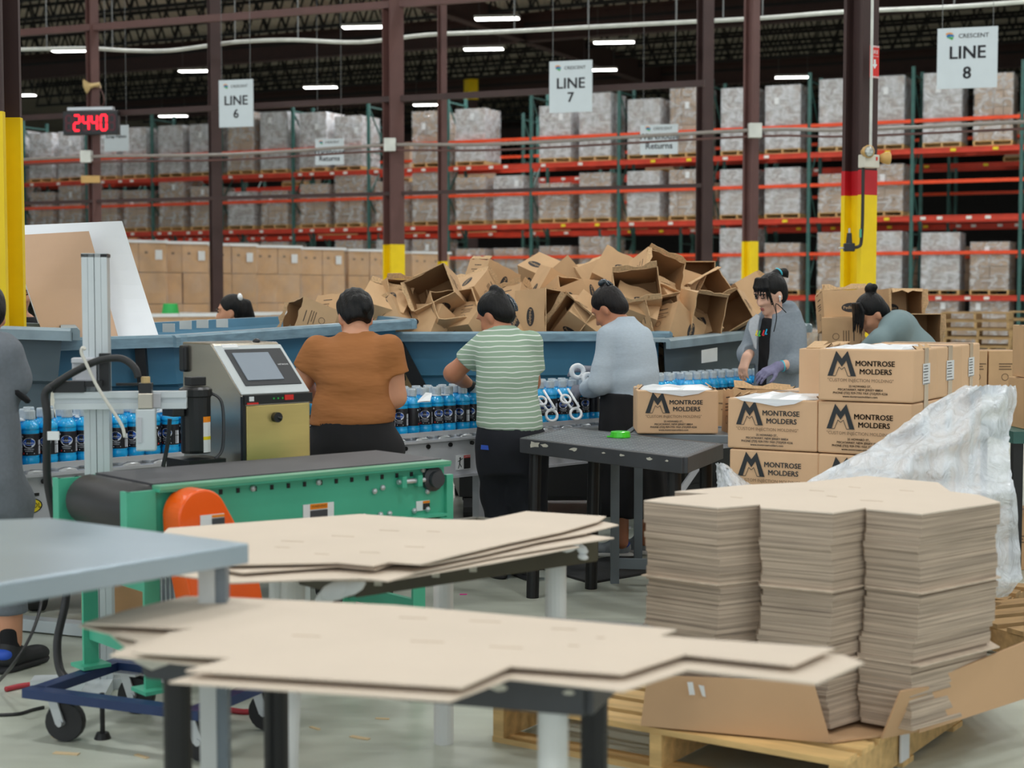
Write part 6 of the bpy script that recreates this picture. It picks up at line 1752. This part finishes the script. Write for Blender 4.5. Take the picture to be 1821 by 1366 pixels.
P.part('t_shirt', [Sec(above(S_, hem-.06), yaw), sleeve(J(866, 610, .02), J(831, 645, .08), .056, .058, .025), sleeve(J(942, 612, .02), J(945, 660, .05), .056, .056, .025)], 'striped_shirt', g=.013, k=.05,
       cuts=[((0, 0, hem), (-.06, 0, -1)), (J(893, 580, .0), (-.15, .4, 1))], fold=lambda X, Y, Z: folds(.005, 30, 5, 3)(X, Y, Z))
P.part('trousers', [Sec(below(S_, hem+.06), yaw)]+legs(P, J(884, 800), J(938, 800), kL, kR, aL, aR, (.105, .085, .07)), 'navy_cloth', g=.010, k=.05, cuts=[((0, 0, hem+.04), (0, 0, 1)), ((0, 0, .05), (0, 0, -1))], fold=folds(.006, 34, 7, 5))
P.part('hair', hairprims(T, E, bun=[((0, -.085, .075), (.030, .036, .040)), ((.0, -.075, .11), (.026, .03, .03)), ((0, -.075, -.03), (.05, .04, .06))]), 'hair', h=.006, subs=[(Ell(T(0, .10, -.035), (.075, .085, .10), R), .02)]+[(Ell(T(sx*.08, .004, -.022), (.02, .026, .034), R), .01) for sx in (-1, 1)], k=.02)
mb = MB()
for dx in (-.012, .012):
    mb.tube([T(.035+dx, -.105, .06), T(.045+dx, -.114, .02), T(.045+dx, -.114, -.02), T(.035+dx, -.108, -.045)], .006, 6)
mb.tube([T(.02, -.105, .058), T(.05, -.105, .058)], .006, 6).tube([T(.02, -.108, -.043), T(.05, -.108, -.043)], .006, 6).tube([T(.05, -.114, .02), T(.08, -.095, .03)], .007, 6).tube([T(.05, -.114, .0), T(.08, -.095, .0)], .007, 6)
P.mb('hair_clip', mb, 'clip_dark')
P.part('glove', hand(J(836, 687, .30), (.5, .8, -.15), (.1, .1, 1), .28, 1, 1.05)+[(Cap(J(828, 682, .25), J(838, 688, .31), .033, .033), .01)], 'glove_black', h=.005)
P.part('glove', hand(J(895, 690, .33), (-.5, .8, -.2), (0, .1, 1), .3, -1, 1.05)+[(Cap(J(902, 688, .28), J(895, 690, .33), .033, .033), .01)], 'glove_black', h=.005)
P.mb('glove_patch', MB().ell(J(848, 684, .33)+V(.02, -.02, .02), (.022, .012, .012)), 'glove_green')
P.mb('phone', MB().box(J(864, 796, -.135), (.05, .008, .022), rotm(0, .1, .2)), 'shoe_blue', smooth=False)
shoe(P, (-.03, -.04, 0), (-.13, .18, 0), 'shoe_black', 'shoe_black'); shoe(P, (.13, -.10, 0), (.04, .12, 0), 'shoe_black', 'shoe_black')
# ---------------------------------------------------------------- grey sweater
P = Person(1118, 8.55, 'person in light grey sweater and long black skirt holding white handles', 'skin_tan')
J = P.J; yaw = math.radians(42)
S_ = [P.sec(566, 1092, 1122, .05, .0), P.sec(576, 1082, 1142, .075, 0), P.sec(592, 1075, 1158, .10, 0), P.sec(620, 1076, 1164, .12, 0), P.sec(650, 1080, 1168, .13, 0), P.sec(685, 1082, 1167, .135, 0), P.sec(715, 1080, 1164, .14, 0), P.sec(760, 1078, 1166, .15, 0), P.sec(800, 1080, 1164, .14, 0)]
torso = Sec(S_, yaw)
T, E, R, sk, sub = headprims(J(1081, 548, .02), math.radians(62), math.radians(38), .96)
LA = [Cap(J(1084, 598, -.04), J(1068, 684, -.07), .056, .050), Cap(J(1068, 684, -.07), J(1042, 692, .14), .046, .030)]
RA = [Cap(J(1140, 600, .10), J(1110, 670, .25), .054, .046), Cap(J(1110, 670, .25), J(1056, 660, .30), .044, .030)]
lg = legs(P, (-.06, 0, .72), (.06, 0, .72), (-.05, .02, .42), (.08, .0, .42), (-.035, -.02, .09), (.10, .08, .09), (.09, .06, .040))
P.make([torso, (Cap(J(1105, 578, .0), T(0, -.02, -.05), .048, .046), .03)]+LA+RA+lg+sk, sub)
hem = J(1120, 713).z
P.part('sweater', [Sec(above(S_, hem-.06), yaw), (LA[0], .022), (Cap(J(1069, 682, -.04), J(1048, 693, .10), .048, .040), .02), (RA[0], .03), (Cap(J(1110, 670, .25), J(1066, 662, .28), .044, .036), .02)], 'grey_knit', g=.014, k=.06,
       cuts=[((0, 0, hem), (-.05, 0, -1)), (J(1100, 566, .0), (-.55, .35, .75))], fold=lambda X, Y, Z: folds(.006, 26, 5, 6)(X, Y, Z)+folds(.007, 44, 8, 3, hem+.02, hem+.22)(X, Y, Z))
sk_s = [(hem+.04, .01, 0, .155, .14), (.70, .02, 0, .175, .155), (.50, .03, 0, .19, .165), (.24, .04, 0, .205, .18)]
P.part('skirt', [Sec(sk_s, 0)], 'black_cloth', g=.006, k=.04, cuts=[((0, 0, .235), (0, 0, -1)), ((0, 0, hem+.05), (0, 0, 1))], fold=lambda X, Y, Z: .008*np.sin(np.arctan2(Y, X)*13+Z*2)*np.clip((.9-Z)*1.6, 0, 1))
P.part('hair', hairprims(T, E, bun=[((0, -.06, .10), (.036, .034, .028)), ((0, -.075, -.03), (.05, .04, .06))]), 'hair_red', h=.006, subs=[(Ell(T(0, .10, -.035), (.075, .085, .10), R), .02)]+[(Ell(T(sx*.08, .004, -.022), (.02, .026, .034), R), .01) for sx in (-1, 1)], k=.02)
mb = MB().ell(T(0, -.062, .135), (.034, .026, .018), R).ell(T(.02, -.08, .12), (.02, .014, .014), R).tube([T(-.02, -.09, .12), T(-.03, -.095, .09)], .005, 6).tube([T(.0, -.095, .12), T(.0, -.10, .09)], .005, 6).tube([T(.02, -.09, .12), T(.03, -.095, .09)], .005, 6)
P.mb('hair_clip', mb, 'clip_dark')
P.part('glove', hand(J(1042, 692, .14), (-.75, .45, -.1), (-.2, -.5, .7), .45, -1)+[(Cap(J(1048, 692, .10), J(1042, 692, .14), .031, .031), .01)], 'glove_grey', h=.005)
P.part('glove', hand(J(1056, 660, .30), (-.85, .1, .15), (.1, -.3, 1), .5, 1)+[(Cap(J(1064, 661, .28), J(1056, 660, .30), .031, .031), .01)], 'glove_grey', h=.005)
shoe(P, tuple(P.J(1117, 990, -.02).xy.to_3d()+V(0, .03, 0)), (-.19, .07, 0), 'shoe_grey', 'shoe_sole', 'shoe_blue', 'sock_white')
shoe(P, (.13, .10, 0), (-.05, .19, 0), 'shoe_grey', 'shoe_sole', 'shoe_blue', 'sock_white')
c = px(1027, 661, 8.72); c2 = px(1040, 668, 8.70)
t = thing('bottle_handle', 'bundle of white ring handles held by the grey-sweater worker', 'handle', tuple(c), 0, 'white bottle handles')
MB().tube(ringpts(c, .034, 20, (.25, -1, .1)), .014, 8, cap=False).build('neck_ring', MT['carrier_white'], t, world=True, smooth=True)
MB().tube(ringpts(c2+V(.02, .0, -.02), .030, 20, (.5, -1, .3)), .012, 8, cap=False).build('neck_ring', MT['carrier_white'], t, world=True, smooth=True)
MB().bar(c+V(.02, 0, -.02), c2+V(.05, 0, -.05), .05, .02).build('strap', MT['carrier_white'], t, world=True)
# ---------------------------------------------------------------- grey hoodie, facing left
P = Person(1380, 9.5, 'person in grey hoodie over black T-shirt facing left, wearing an earbud', 'skin_pale')
J = P.J; yaw = math.radians(128)
S_ = [P.sec(556, 1360, 1392, .05, 0), P.sec(566, 1352, 1406, .07, 0), P.sec(580, 1347, 1416, .09, 0), P.sec(605, 1346, 1418, .105, 0), P.sec(640, 1348, 1416, .11, 0), P.sec(680, 1348, 1414, .115, 0), P.sec(720, 1346, 1416, .125, 0), P.sec(770, 1348, 1414, .125, 0)]
torso = Sec(S_, yaw)
T, E, R, sk, sub = headprims(J(1370, 522, -.03), math.radians(122), math.radians(20), .98)
RA = [Cap(J(1349, 580, .10), J(1331, 628, .02), .046, .042), Cap(J(1331, 628, .02), J(1329, 634, -.14), .040, .027)]
LA = [Cap(J(1412, 586, -.06), J(1420, 644, -.14), .048, .043), Cap(J(1420, 644, -.14), J(1384, 652, -.26), .038, .026)]
lg = legs(P, (-.08, .05, .74), (.08, -.05, .74), (-.08, .05, .42), (.08, -.05, .42), (-.08, .06, .09), (.08, -.04, .09), (.09, .06, .04))
P.make([torso, (Cap(J(1380, 568, .0), T(0, -.015, -.05), .042, .044), .025)]+RA+LA+lg+sk+hand(J(1329, 634, -.14), (-.35, -.25, -.9), (-.7, -.5, .3), .42, 1, .95, .9), sub, h=.0065)
fw = Vector((-math.sin(yaw), math.cos(yaw), 0)); rt = Vector((math.cos(yaw), math.sin(yaw), 0))
P.part('t_shirt', [Sec([q for q in S_ if J(0, 562).z > q[0] > .60], yaw)], 'black_cloth', g=.008, k=.04, cuts=[(J(1372, 566, -.06), (-.1, -.5, .85)), ((0, 0, .70), (0, 0, -1))], fold=folds(.003, 30, 6, 2))
op = (S_[4][1]+fw.x*.16, fw.y*.16)
wed = Sec([(z, op[0]+rt.x*.01, op[1]+rt.y*.01, w_, .10) for z, w_ in ((.6, .030), (.9, .040), (1.1, .055), (1.25, .062), (1.45, .075))], yaw)
P.part('hoodie', [Sec([q for q in S_ if q[0] > .62], yaw), (RA[0], .025), (Cap(J(1331, 628, .02), J(1330, 632, -.08), .044, .040), .02), (LA[0], .025), (Cap(J(1420, 644, -.14), J(1408, 648, -.18), .044, .040), .02),
       (Cap(J(1398, 556, .06), J(1372, 562, .10), .045, .045), .05), (Cap(J(1398, 556, .06), J(1408, 562, -.04), .042, .040), .05)], 'grey_hoodie', g=.022, k=.05, h=.008,
       cuts=[((0, 0, .72), (0, 0, -1)), (J(1380, 549, .0), (-.2, -.35, .9))], subs=[(wed, .012)], fold=folds(.005, 34, 7, 8))
a = [J(1341, 566, -.02), J(1338, 590, -.09), J(1341, 620, -.12), J(1346, 650, -.13)]
P.mb('hoodie_lining', MB().add([J(1345, 558, .0), J(1351, 562, -.05), J(1346, 590, -.125), J(1345, 622, -.14), J(1341, 618, -.11), J(1331, 585, -.05), J(1333, 570, -.01)], [(0, 1, 2, 3, 4, 5, 6)]), 'hoodie_lining', smooth=False)
P.part('hair', hairprims(T, E, bun=[((0, -.075, .095), (.028, .03, .03))], low=[Cap(T(0, -.10, .105), T(.0, -.145, .085), .020, .024), Cap(T(0, -.145, .085), T(.0, -.165, .045), .022, .006), Cap(T(.0, -.155, .08), T(.01, -.185, .06), .012, .003)]), 'hair', h=.0055,
       subs=[(Ell(T(0, .098, -.035), (.070, .078, .105), R), .015)]+[(Ell(T(sx*.084, .0, -.024), (.022, .028, .036), R), .01) for sx in (-1, 1)], k=.02)
bang = []
for x0, x1, y1, z1, r_ in ((-.025, -.040, .092, .004, .010), (-.04, -.056, .080, -.02, .010), (-.012, -.020, .098, .012, .010), (.006, .002, .100, .016, .009), (.022, .026, .096, .010, .009), (.04, .048, .084, -.01, .010), (.055, .068, .055, -.06, .006), (-.055, -.070, .055, -.10, .005), (-.050, -.064, .066, -.05, .008)):
    mid = T((x0+x1)/2*1.1, .080-abs(x0)*.38, .060)
    bang += [(Cap(T(x0*.9, .040, .106), mid, r_*1.25, r_), .014), (Cap(mid, T(x1, y1, z1), r_, .0035), .006)]
P.part('fringe', bang, 'hair', h=.0045, k=.010)
mb = MB()
for sx in (-1, 1):
    mb.tube([T(sx*.016, .093, .004), T(sx*.030, .093, .0), T(sx*.044, .084, .003)], .0032, 6)
P.mb('eyelashes', mb, 'eye_dark')
mb = MB()
for sx in (-1, 1): mb.tube([T(sx*.014, .096, .024), T(sx*.032, .096, .030), T(sx*.048, .082, .024)], .004, 6)
P.mb('eyebrows', mb, 'eye_dark')
P.mb('lips', MB().ell(T(0, .0945, -.0645), (.020*.98, .006, .005), R).ell(T(0, .0925, -.0745), (.017, .006, .0055), R), 'lips')
P.mb('earbud', MB().ell(T(-.083, .004, -.020), (.008, .009, .009), R).tube([T(-.085, .006, -.022), T(-.083, .014, -.050)], .004, 6), 'earbud')
P.mb('hair_tie', MB().tube(ringpts(T(0, -.105, .10), .024, 12, tuple(R @ Vector((0, -1, .2)))), .007, 6, cap=False), 'clip_blue')
P.mb('drawstring', MB().tube(curve_pts([J(1398, 556, -.12), J(1380, 540, -.16), J(1381, 565, -.15), J(1376, 590, -.16)], 4), .003, 5), 'black_cloth')
P.part('glove', hand(J(1384, 652, -.26), (-.85, -.25, -.35), (-.2, -.5, .8), .30, -1)+[(Cap(J(1392, 651, -.23), J(1383, 652, -.26), .030, .031), .01)], 'glove_lilac', h=.005)
P.mb('glove_cuff', MB().tube(ringpts(J(1391, 651, -.235), .031, 14, (-.9, -.3, -.1)), .005, 6, cap=False), 'clip_blue')
# small coloured lettering on the T-shirt front
cols = ['print_a', 'print_b', 'print_c', 'print_d']
for i, (u, v) in enumerate(((1345, 592), (1350, 593), (1357, 592), (1362, 590))):
    o = P.J(u, v, -.155)
    P.mb('shirt_lettering', MB().bar(o+V(-.004, 0, -.016), o+V(.006, 0, .016), .007, .002, up=(0, 1, 0)).bar(o+V(-.004, 0, -.016), o+V(.008, 0, -.013), .006, .002, up=(0, 1, 0)), cols[i], smooth=False)
shoe(P, (-.05, .10, 0), (-.22, -.02, 0), 'shoe_black', 'shoe_black'); shoe(P, (.10, -.02, 0), (-.06, -.14, 0), 'shoe_black', 'shoe_black')
P.part('trousers', legs(P, (-.08, .05, .76), (.08, -.05, .76), (-.08, .05, .42), (.08, -.05, .42), (-.08, .06, .09), (.08, -.04, .09), (.095, .075, .06))+[Ell((0, 0, .78), (.15, .13, .1))], 'black_cloth', g=.010, k=.05, cuts=[((0, 0, .05), (0, 0, -1))])
# ---------------------------------------------------------------- bending worker
P = Person(1620, 9.9, 'person in teal grey top bending over cartons, black hair in a bun', 'skin')
J = lambda u, v, d=0: P.J(u, v-9, d)
T, E, R, sk, sub = headprims(J(1548, 566, -.04), math.radians(103), math.radians(40), 1.0)
spine = [Ell(J(1640, 790), (.17, .19, .15)), (Cap(J(1638, 740), J(1622, 650, .0), .145, .145), .08), (Cap(J(1622, 650), J(1598, 602, .0), .145, .125), .08), (Cap(J(1592, 598, .10), J(1590, 598, -.12), .085, .085), .07), Cap(J(1590, 590), T(0, -.03, -.06), .052, .046)]
LA = [Cap(J(1596, 588, -.14), J(1560, 616, -.24), .056, .046), Cap(J(1560, 616, -.24), J(1528, 634, -.16), .042, .028)]
RA = [Cap(J(1590, 592, .14), J(1552, 630, .2), .052, .044), Cap(J(1552, 630, .2), J(1520, 640, .1), .040, .028)]
lg = legs(P, J(1640, 790, -.09), J(1640, 790, .09), (.10, -.09, .42), (.10, .09, .42), (.14, -.09, .09), (.14, .09, .09), (.11, .07, .045))
P.make(spine+LA+RA+lg+sk+hand(J(1528, 634, -.16), (-.8, .2, -.5), (-.2, -.3, .9), .4, -1)+hand(J(1520, 640, .1), (-.8, 0, -.5), (-.2, .3, .9), .4, 1), sub, h=.009)
P.part('long_sleeve_top', spine[1:4]+[Ell(J(1640, 770), (.165, .18, .12))]+LA[:1]+[Cap(J(1560, 616, -.24), J(1536, 630, -.18), .043, .034)]+RA[:1]+[Cap(J(1552, 630, .2), J(1528, 638, .12), .043, .034)], 'teal_grey', g=.015, k=.06, cuts=[(J(1562, 566, 0), (-.78, 0, .62)), (J(1640, 790), (.2, 0, -1))], fold=folds(.006, 22, 7, 9))
P.part('trousers', [Ell(J(1640, 790), (.17, .19, .15))]+lg, 'black_cloth', g=.014, k=.05, cuts=[((0, 0, .05), (0, 0, -1)), (J(1640, 770), (-.2, 0, 1))])
P.part('hair', hairprims(T, E, bun=[((0, -.095, .115), (.042, .036, .038)), ((.03, -.115, .125), (.022, .022, .022)), ((-.03, -.11, .12), (.024, .022, .024)), ((0, -.08, -.03), (.05, .04, .06))]), 'hair', h=.006, subs=[(Ell(T(0, .10, -.035), (.07, .08, .10), R), .015)], k=.02)
bang = []
dn = R.transposed() @ Vector((0, 0, -1))
for x0, L, r_ in ((-.055, .17, .012), (-.040, .15, .013), (-.022, .13, .012), (-.004, .12, .012), (.014, .12, .012), (.032, .13, .012), (.05, .14, .011), (-.066, .13, .010)):
    a0 = Vector((x0*.9, .040, .106)); m0 = Vector((x0*1.1, .080-abs(x0)*.38, .062)); e0 = m0+dn*L*.75+Vector((0, .022, -.02))
    bang += [(Cap(T(*a0), T(*m0), r_, r_), .010), (Cap(T(*m0), T(*e0), r_, .003), .006)]
P.part('fringe', bang, 'hair', h=.005, k=.010)
mb = MB()
for sx in (-1, 1): mb.tube([T(sx*.016, .093, .004), T(sx*.030, .093, .0), T(sx*.044, .084, .003)], .0032, 6)
P.mb('eyelashes', mb, 'eye_dark')
P.mb('lips', MB().ell(T(0, .0935, -.0645), (.020, .006, .005), R).ell(T(0, .0915, -.0745), (.017, .006, .0055), R), 'lips')
shoe(P, (.19, -.09, 0), (-.05, -.09, 0), 'shoe_black', 'shoe_black'); shoe(P, (.19, .09, 0), (-.05, .09, 0), 'shoe_black', 'shoe_black')
# ---------------------------------------------------------------- worker cut by the left edge
P = Person(-25, 6.0, 'person in grey sweatshirt and joggers cut off by the left edge', 'skin')
J = P.J; yaw = .5
S_ = [P.sec(600, -50, 0, .055, .04), P.sec(612, -68, 12, .08, .03), P.sec(640, -78, 20, .11, .01), P.sec(700, -78, 20, .125, 0), P.sec(760, -80, 24, .13, 0), P.sec(800, -84, 30, .15, 0), P.sec(850, -86, 32, .16, -.01), P.sec(900, -84, 28, .15, 0)]
torso = Sec(S_, yaw)
T, E, R, sk, sub = headprims(J(-30, 560, .1), .5, .5, 1.0)
RA = [Cap(J(5, 630), J(24, 672, .02), .054, .048), Cap(J(24, 672, .02), J(0, 700, .28), .044, .03)]
LA = [Cap(J(-62, 630), J(-84, 690, .02), .054, .048), Cap(J(-84, 690, .02), J(-60, 700, .28), .044, .03)]
aR = J(18, 1135, -.02); aR.z = .11
lg = legs(P, J(-62, 900), J(2, 900), J(-60, 1010), J(10, 1005), Vector((-.08, 0, .1)), aR, (.11, .07, .045))
P.make([torso, Cap(J(-26, 600, .03), T(0, -.02, -.05), .05, .046)]+RA+LA+lg+sk+hand(J(0, 700, .28), (-.2, .9, -.3), (0, .2, 1), .3, -1)+hand(J(-60, 700, .28), (.2, .9, -.3), (0, .2, 1), .3, 1), sub)
hem = J(0, 742).z
P.part('sweatshirt', [Sec(above(S_, hem-.06), yaw)]+[(c, .05) for c in RA[:1]+LA[:1]]+[(Cap(J(24, 672, .02), J(4, 696, .22), .044, .034), .04), (Cap(J(-84, 690, .02), J(-64, 698, .22), .044, .034), .04)], 'sweats_grey', g=.018, k=.06, cuts=[((0, 0, hem), (0, 0, -1)), (J(-25, 596, .05), (0, .3, 1))], fold=folds(.007, 30, 6, 11))
P.part('joggers', [Sec(below(S_, hem+.06), yaw)]+lg, 'sweats_grey', g=.016, k=.05, cuts=[((0, 0, hem+.04), (0, 0, 1)), ((0, 0, px(20, 1090, 6.0).z), (0, 0, -1))], fold=folds(.006, 26, 6, 12))
P.part('hair', hairprims(T, E), 'hair', h=.008, subs=[(Ell(T(0, .10, -.035), (.072, .085, .10), R), .02)])
P.mb('wrist_strap', MB().tube(ringpts(J(24, 672, .0)+V(.0, .02, -.05), .06, 14, (.6, .2, .7)), .012, 6, cap=False), 'black_cloth')
q = aR
shoe(P, (q.x-.02, q.y-.06, 0), (q.x+.08, q.y+.17, 0), 'shoe_black', 'shoe_black', 'shoe_blue', 'black_cloth'); shoe(P, (-.08, -.06, 0), (-.08, .18, 0), 'shoe_black', 'shoe_black')
# ---------------------------------------------------------------- heads on the far side of the hoppers
def far_person(u, v, D, yaw, pitch, label, shirt, bun=None, low=None, skin='skin', tie=None):
    P = Person(u, D, label, skin); J = P.J
    hc = J(u, v)
    T, E, R, sk, sub = headprims(hc, yaw, pitch, 1.0)
    zs = hc.z-.20; fwd = Vector((-math.sin(yaw), math.cos(yaw), 0))*-.06
    S_ = [(zs+.06, fwd.x, fwd.y, .055, .05), (zs+.02, fwd.x, fwd.y, .12, .08), (zs-.05, fwd.x, fwd.y, .17, .10), (zs-.25, fwd.x, fwd.y, .16, .12), (zs-.45, fwd.x, fwd.y, .165, .13), (max(.55, zs-.6), fwd.x, fwd.y, .15, .12)]
    rt = Vector((math.cos(yaw), math.sin(yaw), 0)); B0 = Vector((fwd.x, fwd.y, zs-.04)); FW = Vector((-math.sin(yaw), math.cos(yaw), 0))
    arms = []
    hnd = []
    for sd in (-1, 1):
        a = B0+rt*(sd*.17); e_ = a+Vector((0, 0, -.26))+FW*.05+rt*(sd*.03); w_ = e_+FW*.22+Vector((0, 0, .02))
        arms += [Cap(a, e_, .05, .044), Cap(e_, w_, .042, .028)]; hnd += hand(w_, FW, (0, 0, 1), .3, -sd)
    hip = max(.55, zs-.6)
    lg = legs(P, rt*-.09+Vector((0, 0, hip)), rt*.09+Vector((0, 0, hip)), rt*-.09+Vector((0, 0, .38)), rt*.09+Vector((0, 0, .38)), rt*-.09+Vector((0, 0, .09)), rt*.09+Vector((0, 0, .09)))
    torso = Sec(S_, yaw)
    P.make([torso, Cap(B0+Vector((0, 0, .08)), T(0, -.015, -.05), .046, .044)]+arms+lg+sk+hnd, sub, h=.0105)
    P.part('shirt', [torso]+[(a, .05) for a in arms[::2]], shirt, g=.016, k=.05, h=.012, cuts=[((0, 0, zs+.045), (0, 0, 1))], fold=folds(.005, 28, 6, int(u)))
    P.part('trousers', lg+[Ell((0, 0, hip), (.16, .14, .1))], 'black_cloth', g=.014, h=.013, k=.05)
    P.part('hair', hairprims(T, E, bun, low(T) if low else None), 'hair', h=.0075, subs=[(Ell(T(0, .10, -.035), (.07, .082, .10), R), .015)]+[(Ell(T(sx*.084, .0, -.024), (.022, .028, .036), R), .01) for sx in (-1, 1)], k=.02)
    mb = MB()
    for sx in (-1, 1): mb.tube([T(sx*.016, .093, .006), T(sx*.030, .094, .003), T(sx*.044, .085, .006)], .0035, 6)
    P.mb('eyelashes', mb, 'eye_dark')
    mb = MB()
    for sx in (-1, 1): mb.tube([T(sx*.014, .096, .026), T(sx*.032, .096, .032), T(sx*.048, .082, .026)], .004, 6)
    P.mb('eyebrows', mb, 'eye_dark')
    P.mb('lips', MB().ell(T(0, .0935, -.0645), (.020, .006, .005), R).ell(T(0, .0915, -.0745), (.017, .006, .0055), R), 'lips')
    if tie: P.mb('hair_tie', MB().ell(T(*tie), (.035, .02, .03), R), 'earbud')
    return P
far_person(410, 553, 11.6, math.radians(98), .15, 'person with dark ponytail and white hair clip behind the long hopper', 'black_cloth', bun=[((0, -.10, -.02), (.05, .04, .07))], low=lambda T: [Cap(T(0, -.12, .03), T(0, -.15, -.10), .04, .025)], tie=(-.04, -.085, .09))
far_person(660, 543, 12.2, math.radians(20), .35, 'person with black hair just visible behind the brown-shirted worker', 'black_cloth')
far_person(1296, 532, 12.9, math.radians(95), .25, 'person with black hair half hidden behind the carton heap', 'navy_cloth', bun=[((0, -.10, -.03), (.045, .035, .05))])
far_person(36, 520, 9.9, math.radians(200), .2, 'person glimpsed between yellow column and white board', 'black_cloth')
